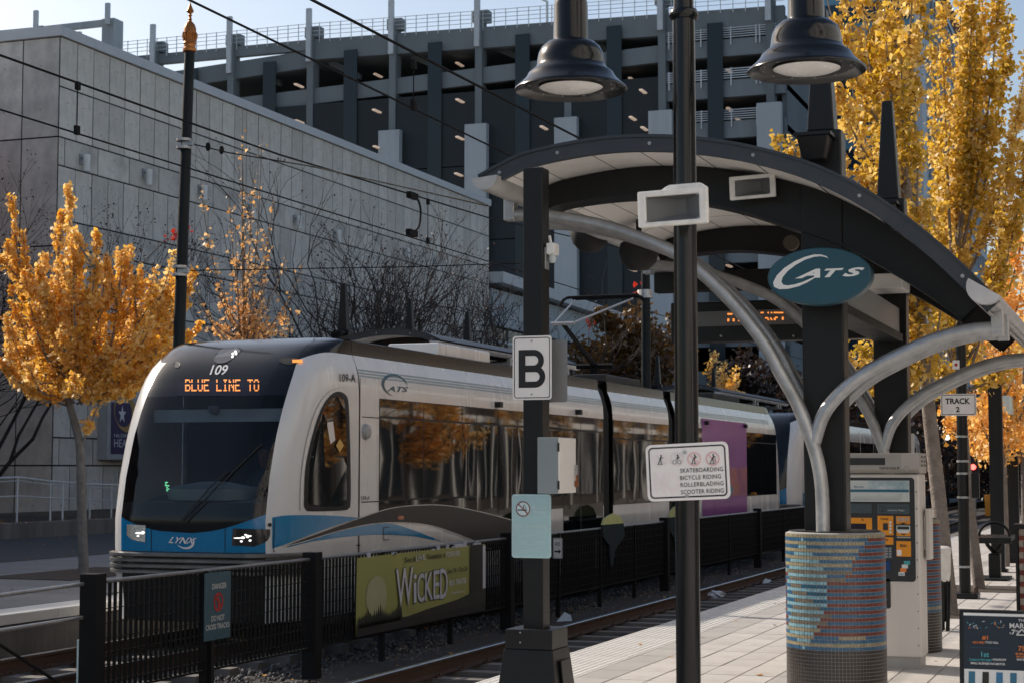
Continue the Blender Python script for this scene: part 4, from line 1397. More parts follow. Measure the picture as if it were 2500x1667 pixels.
# roof gear
MB().box(TC + 0.1, TC + 0.95, TY + 6.2, TY + 8.4, 3.42, 3.62).build('roof_unit', 'train_white', tr, bevel=0.03)
MB().box(TC - 0.9, TC - 0.1, TY + 5.0, TY + 9.0, 3.42, 3.58).build('roof_unit', 'train_grey', tr, bevel=0.03)
for a, b in ((24.0, 27.0), (15, 17.5)):
    MB().box(TC + 0.2, TC + 0.9, TY + a, TY + b, 3.42, 3.60).build('roof_unit', 'rubber', tr, bevel=0.03)
# pantograph
pa = bpy.data.objects.new('pantograph', None)
pa.parent = tr
col.objects.link(pa)
BASE[pa] = BASE[tr]
hd = at(1470, 724, X=TC)
eb = at(1374, 790, X=TC)
bs = at(1452, 893, X=TC)
hl, hr_ = hd + V(-0.78, 0, 0), hd + V(0.78, 0, 0)
MB().tube([hl + V(-0.18, 0, -0.16), hl + V(-0.1, 0, -0.05), hl, hr_, hr_ + V(0.1, 0, -0.05), hr_ + V(0.18, 0, -0.16)], 0.035, 6).build('collector_head', 'wire', pa)
MB().tube([hl + V(0, 0.35, 0), hr_ + V(0, 0.35, 0)], 0.03, 6).build('collector_bar', 'wire', pa)
MB().tube([eb + V(-0.2, 0, 0), hl + V(0.12, 0.1, -0.06)], 0.022, 6).tube([eb + V(0.2, 0, 0), hr_ + V(-0.12, 0.1, -0.06)], 0.022, 6).tube([eb + V(-0.25, 0, 0), eb + V(0.25, 0, 0)], 0.04, 6).build('upper_arm', 'sign_grey', pa)
MB().tube([eb, bs], [0.045, 0.06], 8).build('lower_arm', 'wire', pa)
MB().tube([eb + V(0.1, 0, -0.15), bs + V(0.1, -0.4, 0)], 0.015, 5).build('push_rod', 'wire', pa)
MB().box(TC - 0.6, TC + 0.6, bs.y - 0.9, bs.y + 0.6, 3.42, 3.52).tube([bs + V(-0.4, 0, 0), bs + V(0.4, 0, 0)], 0.06, 6).box(bs.x - 0.08, bs.x + 0.08, bs.y - 0.08, bs.y + 0.08, 3.5, bs.z).build('frame_base', 'wire', pa)
# ---- the car coupled behind it
t2 = thing('light_rail_train', 'second white and blue light rail car coupled behind the first, mostly hidden', 'train', (TC, TY + LEN + 0.5, RT))
Y2 = TY + LEN + 0.55
make_car(t2, Y2, LEN, None)
for k in range(8):
    MB().add([(SX + 0.005, Y2 + 3.3 + 3.1 * k, 1.02), (SX + 0.005, Y2 + 6.3 + 3.1 * k, 1.02), (SX + 0.005, Y2 + 6.3 + 3.1 * k, 2.65), (SX + 0.005, Y2 + 3.3 + 3.1 * k, 2.65)], [(0, 1, 2, 3)]).build('window', 'window_glass', t2, recalc=False)
MB().add([(SX + 0.005, Y2 + 1.6, 0.4), (SX + 0.005, Y2 + 6, 0.4), (SX + 0.005, Y2 + 6, 1.0), (SX + 0.005, Y2 + 1.6, 1.0)], [(0, 1, 2, 3)]).build('blue_sweep', 'train_blue', t2, recalc=False)
# ---- driver
def skin_body(name, verts, edges, radii, m, parent, root=0, sub=2):
    me = bpy.data.meshes.new(name)
    me.from_pydata(verts, edges, [])
    me.materials.append(M[m])
    o = bpy.data.objects.new(name, me)
    col.objects.link(o)
    sk = o.modifiers.new('skin', 'SKIN')
    sk.use_smooth_shade = True
    ss = o.modifiers.new('sub', 'SUBSURF')
    ss.levels = ss.render_levels = sub
    lay = me.skin_vertices[0].data
    for i, r in enumerate(radii):
        lay[i].radius = (r, r) if not isinstance(r, tuple) else r
        lay[i].use_root = (i == root)
    if parent:
        o.parent = parent
    return o
dx, dy, dz = TC + 0.42, TY + 1.75, 1.05
pe = thing('person', 'train driver in dark uniform sitting behind the windshield', 'person', (dx, dy, dz))
body = skin_body('body', [(0, 0, 0.05), (0, 0, 0.3), (0, -0.02, 0.52), (0, -0.03, 0.66), (-0.19, -0.02, 0.55), (-0.24, -0.16, 0.34), (-0.14, -0.42, 0.36), (0.19, -0.02, 0.55), (0.24, -0.16, 0.34), (0.14, -0.42, 0.36), (-0.1, -0.4, 0.06), (0.1, -0.4, 0.06)],
                 [(0, 1), (1, 2), (2, 3), (2, 4), (4, 5), (5, 6), (2, 7), (7, 8), (8, 9), (0, 10), (0, 11)],
                 [(0.17, 0.13), (0.16, 0.12), (0.17, 0.11), 0.055, 0.075, 0.055, 0.04, 0.075, 0.055, 0.04, 0.085, 0.085], 'uniform', pe)
head = MB()
prof = [(0.0, -0.13), (0.05, -0.12), (0.075, -0.06), (0.085, 0.0), (0.088, 0.06), (0.06, 0.11), (0.0, 0.13)]
head.lathe(prof, (dx, dy - 0.05, dz + 0.80), 16)
head.box(dx - 0.014, dx + 0.014, dy - 0.155, dy - 0.12, dz + 0.765, dz + 0.81)
hb = head.build('head', 'skin', pe, smooth=True)
MB().lathe([(0.092, -0.01), (0.095, 0.05), (0.065, 0.125), (0.0, 0.145)], (dx, dy - 0.035, dz + 0.80), 16).build('hair', 'black_matte', hb, smooth=True)
# ================================================================ SHELTERS
ARC = [(-4.84, 3.955), (-4.63, 4.05), (-4.42, 4.12), (-3.96, 4.18), (-3.57, 4.186), (-3.13, 4.142), (-2.67, 4.04), (-2.22, 3.877), (-1.78, 3.62), (-1.36, 3.27), (-1.03, 2.926), (-0.97, 2.86)]
ARC = [(p.x, p.y) for p in catmull([(a, b, 0) for a, b in ARC], 4)]
PL = [(-4.80, 3.73), (-4.45, 3.70), (-4.07, 3.62), (-3.75, 3.51), (-3.44, 3.37), (-3.23, 3.21), (-2.98, 2.96), (-2.75, 2.66), (-2.62, 2.42), (-2.50, 2.20), (-2.41, 1.97), (-2.35, 1.767), (-2.32, 1.55), (-2.315, 1.22)]
PR = [(-2.372, 1.90), (-2.30, 2.108), (-2.17, 2.27), (-2.0, 2.403), (-1.82, 2.50), (-1.57, 2.614), (-1.38, 2.675), (-1.19, 2.71), (-1.0, 2.713)]
def anorm(i, pts):
    a, b = pts[max(i - 1, 0)], pts[min(i + 1, len(pts) - 1)]
    d = math.hypot(b[0] - a[0], b[1] - a[1])
    return -(b[1] - a[1]) / d, (b[0] - a[0]) / d
def make_shelter(root, mx, ya, yb, cols):
    """root: the shelter; mx maps the near shelter's x to this one's; ya..yb: extent of the roof; cols: column positions"""
    top, mid, low = [], [], []
    for i, (x, z) in enumerate(ARC):
        nx, nz = anorm(i, ARC)
        top.append((mx(x), z))
        mid.append((mx(x - nx * 0.05), z - nz * 0.05))
        low.append((mx(x - nx * 0.115), z - nz * 0.115))
    n = len(ARC)
    mb = MB()
    mb.grid([[(x, y, z) for x, z in top] for y in (ya, yb)])
    mb.grid([[(x, y, z) for x, z in mid] for y in (ya + 0.06, yb - 0.06)])
    mb.build('roof_sheet', 'fascia', root, smooth=40)
    for y0, y1 in ((ya, ya + 0.06), (yb - 0.06, yb)):
        rows = []
        mb = MB()
        mb.grid([[(x, y0, z) for x, z in top], [(x, y0, z) for x, z in low]])
        mb.grid([[(x, y1, z) for x, z in top], [(x, y1, z) for x, z in low]])
        mb.grid([[(x, y0, z) for x, z in low], [(x, y1, z) for x, z in low]])
        mb.grid([[(x, y0 - 0.012, z + 0.012) for x, z in top], [(x, y1, z + 0.012) for x, z in top]])
        mb.grid([[(x, y0 - 0.012, z + 0.012) for x, z in top], [(x, y0 - 0.012, z - 0.012) for x, z in top]])
        fa = mb.build('fascia', 'fascia', root, smooth=30)
        if y0 == ya:
            mb = MB()
            for i in range(3, n - 2, 7):
                x, z = (top[i][0] + low[i][0]) / 2, (top[i][1] + low[i][1]) / 2
                mb.tube([(x, ya - 0.008, z), (x, ya, z)], 0.014, 8)
            mb.build('rivets', 'galv', fa)['kind'] = 'stuff'
    # ceiling boards
    ny = 3
    for i in range(0, n - 4, 4):
        for k in range(ny):
            u0, u1 = ya + 0.08 + (yb - ya - 0.16) * k / ny + 0.006, ya + 0.08 + (yb - ya - 0.16) * (k + 1) / ny - 0.006
            j1 = min(i + 4, n - 1)
            seg = [(ARC[j][0] - anorm(j, ARC)[0] * 0.10, ARC[j][1] - anorm(j, ARC)[1] * 0.10) for j in range(i, j1 + 1)]
            seg[0] = (seg[0][0] + 0.005, seg[0][1])
            seg[-1] = (seg[-1][0] - 0.005, seg[-1][1])
            seg2 = [(a, b + 0.02) for a, b in seg]
            mb = MB().grid([[(mx(a), u0, b) for a, b in seg], [(mx(a), u1, b) for a, b in seg]])
            mb.build('ceiling_board', 'ceiling_white', root)
    # arched ribs under the roof
    for c in cols:
        mb = MB()
        up, dn = [], []
        for i, (x, z) in enumerate(ARC):
            if x < -4.74 or x > -1.05:
                continue
            nx, nz = anorm(i, ARC)
            d = interp([(-4.8, 0.16), (-3.8, 0.22), (-2.4, 0.33), (-1.6, 0.26), (-1.0, 0.16)], x)
            up.append((mx(x - nx * 0.105), z - nz * 0.105))
            dn.append((mx(x - nx * (0.105 + d)), z - nz * (0.105 + d)))
        y0, y1 = c - 0.09, c + 0.09
        mb.grid([[(a, y0, b) for a, b in up], [(a, y0, b) for a, b in dn]])
        mb.grid([[(a, y1, b) for a, b in up], [(a, y1, b) for a, b in dn]])
        mb.grid([[(a, y0 - 0.05, b) for a, b in dn], [(a, y1 + 0.05, b) for a, b in dn]])
        mb.grid([[(a, y0 - 0.05, b - 0.018) for a, b in dn], [(a, y1 + 0.05, b - 0.018) for a, b in dn]])
        mb.grid([[(a, y0 - 0.05, b) for a, b in dn], [(a, y0 - 0.05, b - 0.018) for a, b in dn]])
        mb.build('rib', 'black_paint', root, smooth=30)
        # column, fin, flood light
        ca, cb = mx(-2.48), mx(-2.165)
        x0, x1 = min(ca, cb), max(ca, cb)
        MB().box(x0, x1, c - 0.11, c + 0.11, 1.0, 4.28).build('column', 'black_paint', root, bevel=0.012)
        xc = (x0 + x1) / 2
        MB().frust((xc, c, 4.28), (0.105, 0.10), (xc, c, 5.24), (0.048, 0.06)).build('fin', 'black_paint', root, bevel=0.01)
        fl = MB().frust((xc - 0.02, c - 0.26, 4.02), (0.085, 0.05), (xc - 0.02, c - 0.24, 4.20), (0.12, 0.11)).build('flood_light', 'black_paint', root, bevel=0.01)
        MB().box(xc - 0.16, xc + 0.12, c - 0.36, c - 0.11, 4.20, 4.225).build('flood_light_lid', 'black_paint', fl)
        # forked pipes before and behind the column
        for yo in (-0.25, 0.22):
            pts = catmull([(mx(a), c + yo, b) for a, b in PL], 4)
            mb = MB().tube(pts, 0.052, 14)
            mb.build('pipe', 'galv', root, smooth=50)
            pts = catmull([(mx(a), c + yo, b) for a, b in PR], 4)
            MB().tube(pts, 0.052, 14).build('pipe', 'galv', root, smooth=50)
            for (sx_, z0, z1) in ((-4.79, 3.73, 3.86), (-1.03, 2.71, 2.86)):
                MB().box(mx(sx_) - 0.045, mx(sx_) + 0.045, c + yo - 0.05, c + yo + 0.05, z0 - 0.05, z1).build('pipe_bracket', 'galv', root, bevel=0.008)
    # gutters
    for gx, gz, gr in ((-4.755, 3.93, 0.105), (-1.06, 2.95, 0.125)):
        tilt = 0.10 if gx < -3 else -0.55
        sec = []
        for i in range(13):
            a = math.pi + math.pi * i / 12
            x, z = gr * math.cos(a), gr * 0.95 * math.sin(a)
            sec.append((gx + x * math.cos(tilt) - z * math.sin(tilt), gz + x * math.sin(tilt) + z * math.cos(tilt)))
        y0, y1 = ya - 0.1, yb + 0.1
        mb = MB().grid([[(mx(a), y0, b) for a, b in sec], [(mx(a), y1, b) for a, b in sec]])
        mb.add([(mx(a), y0, b) for a, b in sec], [tuple(range(13))])
        mb.add([(mx(a), y1, b) for a, b in sec], [tuple(range(13))])
        mb.build('gutter', 'gutter', root, smooth=30)
sh = thing('platform_shelter', 'arched black platform shelter with white ceiling and forked silver pipes on mosaic drums', 'shelter', (-2.32, 13.26, 0))
CN = (13.26, 16.86)
make_shelter(sh, lambda x: x, 12.42, 17.9, CN)
fs = thing('platform_shelter', 'matching black arched shelter on the far platform behind the train', 'shelter', (-15.5, 35.7, 0))
FX = lambda x: -17.87 - x
make_shelter(fs, FX, 31.4, 40.2, (32.3, 35.7, 39.2))
f2 = thing('platform_shelter', 'farther black arched shelter on the far platform beside the small yellow tree', 'shelter', (-15.5, 60, 0))
make_shelter(f2, FX, 55.0, 66.0, (56.5, 60.5, 64.5))
# plinths under the far columns
for c in (32.3, 35.7, 39.2, 56.5, 60.5, 64.5):
    par = fs if c < 50 else f2
    MB().lathe([(0.37, -0.02), (0.37, 1.22), (0.35, 1.235), (0, 1.235)], (FX(-2.32), c, 0), 24).build('plinth', 'tile_brown', par, smooth=30)
fs.location.z += 0.27
f2.location.z += 0.27
# tie beam, side sign box and luminaire under the near roof
a, b = at(1599, 668, Y=17.05), at(1599, 716, Y=17.05)
MB().box(a.x, -2.4, 17.0, 17.16, b.z, a.z).build('tie_beam', 'black_paint', sh, bevel=0.01)
a, b = at(2183, 712, X=-2.2), at(2183, 790, X=-2.2)
MB().box(-2.42, -2.22, 13.5, 16.7, 2.98, 3.22).build('sign_box', 'sign_grey', sh, bevel=0.01)
MB().box(-2.44, -2.19, 13.5, 16.7, 2.90, 2.975).build('sign_box_rail', 'pole_dark', sh, bevel=0.006)
MB().box(-2.5, -2.12, 16.2, 16.72, 3.36, 3.50).build('luminaire', 'ceiling_white', sh, bevel=0.015)
# dome cameras hanging under the roof near the track
for px, py, r_ in ((1440, 575, 0.16), (1560, 620, 0.17)):
    p = at(px, py, Y=15.5)
    MB().lathe([(0.0, -0.16), (0.09, -0.15), (0.16, -0.08), (0.19, 0.02), (0.17, 0.10), (0.05, 0.16), (0, 0.16)], (p.x, p.y, p.z), 18).tube([(p.x, p.y, p.z + 0.14), (p.x, p.y, p.z + 0.6)], 0.03, 6).build('bell_horn', 'black_matte', sh, smooth=40)
p = at(1935, 596, Y=14.2)
MB().lathe([(0.0, 0.0), (0.055, 0.0), (0.062, 0.02), (0.062, 0.09), (0, 0.09)], (0, 0, 0), 18).build('y', 'twig_pale', None, smooth=30)
o = bpy.data.objects['y']
o.name = 'round_detector'
o.parent = sh
o.location = (p.x + 2.32, p.y - 13.26, p.z)
o.rotation_euler = (math.pi / 2, 0, 0)
# ---- LED departure sign
ld = thing('departure_sign', 'black LED departure sign with broken orange dots hanging under the shelter', 'sign', tuple(at(1800, 790, Y=17.2)))
a, b = at(1637, 740, Y=17.3), at(1990, 824, Y=17.3)
MB().box(a.x, -2.5, 17.3, 17.5, b.z - 0.02, a.z).build('housing', 'black_paint', ld, bevel=0.012)
c0, c1 = at(1702, 762, Y=17.29), at(1968, 790, Y=17.29)
MB().box(c0.x, c1.x, 17.285, 17.3, c1.z, c0.z).build('screen', 'grille', ld)
mb = MB()
def dash(x0, x1, y0, y1):
    p, q = at(x0, y1, Y=17.28), at(x1, y0, Y=17.28)
    mb.box(p.x, q.x, 17.278, 17.283, p.z, q.z)
for k in range(3):
    dash(1776 + 4.2 * k, 1779.6 + 4.2 * k, 765, 769)
for x in (1857, 1861, 1874, 1882, 1889, 1893, 1897, 1901, 1905, 1909):
    dash(x, x + 3.2, 762, 765.5)
for x in (1776, 1789, 1802):
    dash(x, x + 4.2, 778, 785)
for x, y in ((1868, 775), (1872, 775), (1874, 779), (1880, 776), (1882, 779), (1889, 777), (1892, 774), (1895, 774), (1890, 779)):
    dash(x, x + 3.4, y, y + 3.2)
dash(1909, 1913, 774, 781)
mb.build('lit_dots', 'led_orange', ld)['kind'] = 'stuff'
for x in (1760, 1937):
    p = at(x, 820, Y=17.28)
    MB().tube([(p.x, 17.27, p.z), (p.x, 17.3, p.z)], 0.012, 8).build('screw', 'galv', ld)
# ---- oval station sign
cs = thing('station_sign', 'oval blue transit sign with white CATS lettering on the black column', 'sign', (-2.22, 12.85, 2.8))
CYs = 12.80
e0, e1 = at(1873, 675, Y=CYs), at(2128, 672, Y=CYs)
t0, t1 = at(2000, 604, Y=CYs), at(2000, 745, Y=CYs)
ecx, ecz, erx, erz = (e0.x + e1.x) / 2, (t0.z + t1.z) / 2, (e1.x - e0.x) / 2, (t0.z - t1.z) / 2
fr = Frame((ecx, CYs, ecz), (1, 0, 0), (0, 0, 1))
MB().prism([fr.p(x, y, 0) for x, y in ell(0, 0, erx, erz, 0, 360, 56)[:-1]], (0, 0.14, 0)).build('case', 'cats_blue', cs, bevel=0.015)
fr.poly('face', ell(0, 0, erx * 0.965, erz * 0.955, 0, 360, 56)[:-1], 'cats_blue', cs, 1.5)
MB().box(ecx - 0.1, ecx + 0.1, CYs + 0.14, 13.16, ecz - 0.08, ecz + 0.08).build('bracket', 'black_paint', cs)
def cpt(px, py):
    return fr.inv(at(px, py, Y=CYs))
# the sweeping C, drawn from its measured outline
outp = [cpt(*p) for p in ((2023, 632), (2018, 626), (2005, 622), (1988, 622), (1965, 628), (1940, 639), (1915, 655), (1897, 673), (1888, 690), (1890, 701), (1903, 707), (1925, 706), (1950, 700), (1972, 690), (1990, 679), (1999, 671))]
inp = [cpt(*p) for p in ((2023, 632), (2017, 629), (2004, 626.5), (1988, 628), (1966, 635), (1944, 647), (1924, 662), (1911, 678), (1908, 689), (1913, 696), (1924, 697.5), (1940, 695), (1957, 690), (1974, 683), (1988, 677), (1999, 671))]
fr.polys('logo_c', [[outp[i], outp[i + 1], inp[i + 1], inp[i]] for i in range(len(outp) - 1)], 'cats_white', cs, 3.5)
fr.text('logo_letters', 'A', *cpt(1941, 681), cpt(1941, 659)[1] - cpt(1941, 681)[1], 'cats_white', cs, 4.5, w=cpt(2003, 680)[0] - cpt(1941, 680)[0], bold=0.045, shear=0.45)
fr.text('logo_letters', 'T', *cpt(2013, 678), cpt(2013, 657)[1] - cpt(2013, 678)[1], 'cats_white', cs, 4.5, w=cpt(2061, 678)[0] - cpt(2013, 678)[0], bold=0.045, shear=0.4)
fr.text('logo_letters', 'S', *cpt(2057, 676.5), cpt(2057, 655)[1] - cpt(2057, 676.5)[1], 'cats_white', cs, 4.5, w=cpt(2112, 676)[0] - cpt(2057, 676)[0], bold=0.045, shear=0.4)
# ---- mosaic drums
T, G, B_, L_, K, R_, N_ = 0, 1, 2, 3, 4, 5, 6
TN = ['tile_tan', 'tile_grey', 'tile_blue', 'tile_pale', 'tile_teal', 'tile_red', 'tile_brown', 'grout']
RUN = [[(9999, T)], [(475, B_), (505, L_), (960, B_), (9999, R_)], [(955, T), (9999, B_)], [(450, B_), (535, L_), (945, B_), (9999, R_)], [(920, T), (9999, B_)], [(400, B_), (590, L_), (905, B_), (9999, R_)],
       [(250, B_), (900, T), (9999, B_)], [(250, R_), (350, B_), (625, L_), (880, B_), (9999, R_)], [(265, L_), (880, T), (9999, B_)], [(275, R_), (330, B_), (660, L_), (860, B_), (9999, R_)], [(290, L_), (860, G), (9999, B_)],
       [(310, R_), (690, L_), (835, B_), (9999, R_)], [(330, B_), (835, G), (9999, B_)], [(295, R_), (690, L_), (9999, R_)], [(360, B_), (460, G), (690, K), (9999, B_)], [(295, R_), (690, L_), (9999, R_)], [(380, B_), (515, G), (690, K), (9999, B_)],
       [(295, R_), (695, L_), (9999, R_)], [(385, B_), (575, G), (690, K), (9999, B_)], [(295, R_), (690, L_), (9999, R_)], [(380, B_), (635, G), (690, K), (9999, B_)], [(295, R_), (665, L_), (9999, R_)], [(360, B_), (725, G), (9999, B_)],
       [(310, R_), (635, L_), (9999, R_)], [(340, B_), (695, G), (9999, B_)], [(315, R_), (610, L_), (9999, R_)], [(290, L_), (640, T), (9999, B_)], [(270, R_), (340, B_), (580, L_), (9999, R_)], [(580, T), (760, B_), (940, T), (9999, B_)], [(415, B_), (550, L_), (9999, B_)], [(9999, T)], [(470, B_), (495, L_), (9999, B_)]]
def drum_mesh(view):
    mb = MB()
    r, h = 0.372, 1.235
    mb.lathe([(0, 0.0), (r - 0.004, 0.0), (r - 0.004, h - 0.01), (r - 0.03, h), (0, h)], (0, 0, 0), 64, 7)
    nc, nr = 88, 46
    rh = (h - 0.015) / nr
    g_ = 0.0022
    for j in range(nr):
        z1 = h - 0.012 - rh * j - g_
        z0 = z1 - rh + 2 * g_
        for i in range(nc):
            a0 = 2 * math.pi * i / nc
            a1 = 2 * math.pi * (i + 1) / nc
            am = (a0 + a1) / 2
            rel = (am - view + math.pi) % (2 * math.pi) - math.pi          # angle from the side that faces the platform
            if j >= len(RUN):
                m = N_
            else:
                s = rel if abs(rel) <= math.pi / 2 else (math.copysign(math.pi, rel) - rel)
                xx = 624 + 397 * math.sin(s)
                m = next(c for lim, c in RUN[j] if xx < lim)
            da = g_ / r
            p = [(math.cos(q) * r, math.sin(q) * r) for q in (a0 + da, a1 - da)]
            pi_ = [(math.cos(q) * (r - 0.005), math.sin(q) * (r - 0.005)) for q in (a0 + da, a1 - da)]
            vs = [(*p[0], z0), (*p[1], z0), (*p[1], z1), (*p[0], z1), (*pi_[0], z0), (*pi_[1], z0), (*pi_[1], z1), (*pi_[0], z1)]
            mb.add(vs, [(0, 1, 2, 3), (1, 5, 6, 2), (3, 2, 6, 7), (0, 3, 7, 4)], m)
    return mb.mesh('mosaic_tiles', TN)
dme = drum_mesh(-math.pi / 2 - 0.17)
for c, lab in zip(CN, ('mosaic tiled drum in blue, red and tan under the front shelter column', 'mosaic tiled drum half hidden behind the ticket machine')):
    dr = thing('mosaic_drum', lab, 'drum', (-2.27, c, 0), 'mosaic drums under the shelter columns')
    o = piece('mosaic_tiles', dme, dr, (-2.27, c, 0))
    o['kind'] = 'stuff'
    MB().lathe([(0.0, 1.2352), (0.33, 1.2352), (0.345, 1.242), (0.0, 1.243)], (-2.27, c, 0), 40).build('cap', 'tile_brown', dr, smooth=30)
# ---- horn loudspeakers
def speaker(c, label, roll, hump=True):
    sp = thing('loudspeaker', label, 'loudspeaker', tuple(c), 'white horn loudspeakers')
    w, h, d = 0.178, 0.09, 0.20
    mb = MB()
    R = Matrix.Rotation(roll, 3, 'Y')
    def q(x, y, z):
        return Vector(c) + R @ Vector((x, y, z))
    # bezel ring
    o_ = [(-w, -h), (w, -h), (w, h), (-w, h)]
    i_ = [(-w * 0.76, -h * 0.74), (w * 0.76, -h * 0.74), (w * 0.76, h * 0.66), (-w * 0.76, h * 0.66)]
    b_ = [(-w * 0.72, -h * 0.72), (w * 0.72, -h * 0.72), (w * 0.72, h * 0.72), (-w * 0.72, h * 0.72)]
    vs = [q(x, 0, z) for x, z in o_] + [q(x, 0, z) for x, z in i_] + [q(x, 0.03, z) for x, z in o_] + [q(x * 0.7, d, z * 0.7) for x, z in b_] + [q(x, 0.025, z) for x, z in i_]
    fs_ = [(i, (i + 1) % 4, 4 + (i + 1) % 4, 4 + i) for i in range(4)] + [(i, (i + 1) % 4, 8 + (i + 1) % 4, 8 + i) for i in range(4)] + [(8 + i, 8 + (i + 1) % 4, 12 + (i + 1) % 4, 12 + i) for i in range(4)] + [(12, 13, 14, 15)] + [(4 + i, 4 + (i + 1) % 4, 16 + (i + 1) % 4, 16 + i) for i in range(4)]
    mb.add(vs, fs_)
    mb.build('horn_case', 'speaker_white', sp, bevel=0.008)
    # recessed horn mouth
    m2 = MB()
    t_ = [(-w * 0.05, -h * 0.35), (w * 0.32, -h * 0.35), (w * 0.30, h * 0.55), (-w * 0.03, h * 0.55)]
    m2.add([q(x, 0.012, z) for x, z in i_] + [q(x, 0.07, z) for x, z in t_], [(i, (i + 1) % 4, 4 + (i + 1) % 4, 4 + i) for i in range(4)] + [(4, 5, 6, 7)])
    m2.build('grille', 'grille', sp)
    if hump:
        m3 = MB()
        poly = [(-0.07, 0.09), (0.15, 0.088), (0.15, 0.112), (0.13, 0.118), (-0.02, 0.118), (-0.045, 0.108)]
        m3.prism([q(x, 0.035, z) for x, z in poly], R @ Vector((0, 0.12, 0)))
        m3.build('transformer_box', 'speaker_white', sp, bevel=0.006)
    m4 = MB()
    for x, z in ((-w * 0.72, -h * 0.7), (w * 0.72, -h * 0.7), (w * 0.72, h * 0.62), (-w * 0.72, h * 0.62)):
        m4.tube([q(x, -0.002, z), q(x, 0.03, z)], 0.005, 6)
    m4.build('screws', 'galv', sp)['kind'] = 'stuff'
    MB().tube([q(0, d, 0), q(0.02, d + 0.06, 0)], 0.02, 6).build('mount', 'galv', sp)
    return sp
speaker(at(1641, 506, Y=8.30), 'large white horn loudspeaker on the round lamp post', math.radians(-1.5))
speaker(at(1836, 456, Y=13.0), 'white horn loudspeaker fixed under the shelter roof rib', math.radians(-2.0), False)
# ================================================================ LAMP POST WITH TWO BELLS
LX, LY = -2.205, 8.56
lp = thing('lamp_post', 'glossy black round lamp post carrying two bell lamps in the foreground', 'street lamp', (LX, LY, 0))
MB().lathe([(0.0, 0), (0.20, 0), (0.20, 0.03), (0.12, 0.06), (0.11, 0.35), (0.062, 0.40), (0.0615, 0.8), (0.0575, 4.0), (0.066, 4.0), (0.075, 4.015), (0.075, 4.035), (0.066, 4.05), (0.052, 4.05), (0.05, 4.9), (0.0, 5.0)], (LX, LY, 0), 40).build('pole', 'black_gloss', lp, smooth=40)
bell = [(0.0, 0.56), (0.03, 0.555), (0.06, 0.53), (0.082, 0.49), (0.089, 0.44), (0.092, 0.262), (0.094, 0.255), (0.125, 0.245), (0.152, 0.222), (0.169, 0.19), (0.176, 0.155), (0.178, 0.13), (0.184, 0.113), (0.205, 0.096), (0.222, 0.083), (0.228, 0.07), (0.240, 0.052), (0.262, 0.03), (0.284, 0.012), (0.294, 0.003), (0.296, -0.005), (0.290, -0.009), (0.268, 0.004), (0.235, 0.016), (0.205, 0.02)]
for k, (bx, side) in enumerate(((-2.815, -1), (-1.575, 1))):
    bl = MB().lathe(bell, (bx, LY, 3.685), 56).build('bell_shade', 'black_gloss', lp, smooth=50)
    MB().lathe([(0.235, 0.014), (0.205, 0.012), (0.172, 0.018), (0.168, 0.006)], (bx, LY, 3.685), 48).build('lens_ring', 'black_paint', bl, smooth=30)
    MB().lathe([(0.169, 0.010), (0.14, -0.002), (0.08, -0.011), (0.0, -0.014)], (bx, LY, 3.685), 40).build('lens', 'lens', bl, smooth=60)
    mb = MB()
    for i in range(12):
        a = 2 * math.pi * i / 12
        mb.tube([(bx + 0.22 * math.cos(a), LY + 0.22 * math.sin(a), 3.685 + 0.016), (bx + 0.22 * math.cos(a), LY + 0.22 * math.sin(a), 3.685 + 0.008)], 0.006, 6)
    mb.build('screws', 'galv', bl)['kind'] = 'stuff'
    MB().tube(catmull([(bx, LY, 4.24), (bx, LY, 4.5), (bx - side * 0.2, LY, 4.68), (LX + side * 0.03, LY, 4.55)], 8), 0.025, 10).build('arm', 'black_gloss', lp, smooth=50)
# skating ban sign on the lamp post
SGY = LY - 0.075
ns = thing('rules_sign', 'white sign banning skateboarding and bicycle riding on the lamp post', 'sign', tuple(at(1684, 1225, Y=SGY)))
c0 = at(1582, 1224, Y=SGY)
c1 = at(1784, 1216, Y=SGY)
c2 = at(1581, 1086, Y=SGY)
rv = (c1 - c0).normalized()
uv = V(-rv.z, 0, rv.x)
SWd, SHt = (c1 - c0).length, (c2 - c0).length
fr = Frame(c0, rv, uv)
RR = fr.rrect_pts
fr.plate('plate', RR(0, 0, SWd, SHt, 0.03), 0.004, 'sign_white', ns)
m1, m2 = 0.014, 0.021
fr.ringpts(RR(m1, m1, SWd - m1, SHt - m1, 0.022), RR(m2, m2, SWd - m2, SHt - m2, 0.016), 'border', 'sign_black', ns, 1)
def spp(px, py):
    return fr.inv(at(px, py, Y=SGY))
for k, (t_, px, py) in enumerate((('SKATEBOARDING', 1661, 1153.5), ('BICYCLE RIDING', 1661, 1171), ('ROLLERBLADING', 1662, 1188), ('SCOOTER RIDING', 1663, 1205.5))):
    x, y = spp(px, py)
    x2, y2 = spp(px + (105 if k != 1 else 100), py - 1.5)
    fr.text('lettering', t_, x, y, 0.0215, 'sign_black', ns, 2, w=x2 - x, bold=0.004, space=1.08)
x, y = spp(1600, 1207)
fr.text('faded_word', 'NO', x, y, 0.115, 'paler_red', ns, 1, w=0.125, bold=0.03)
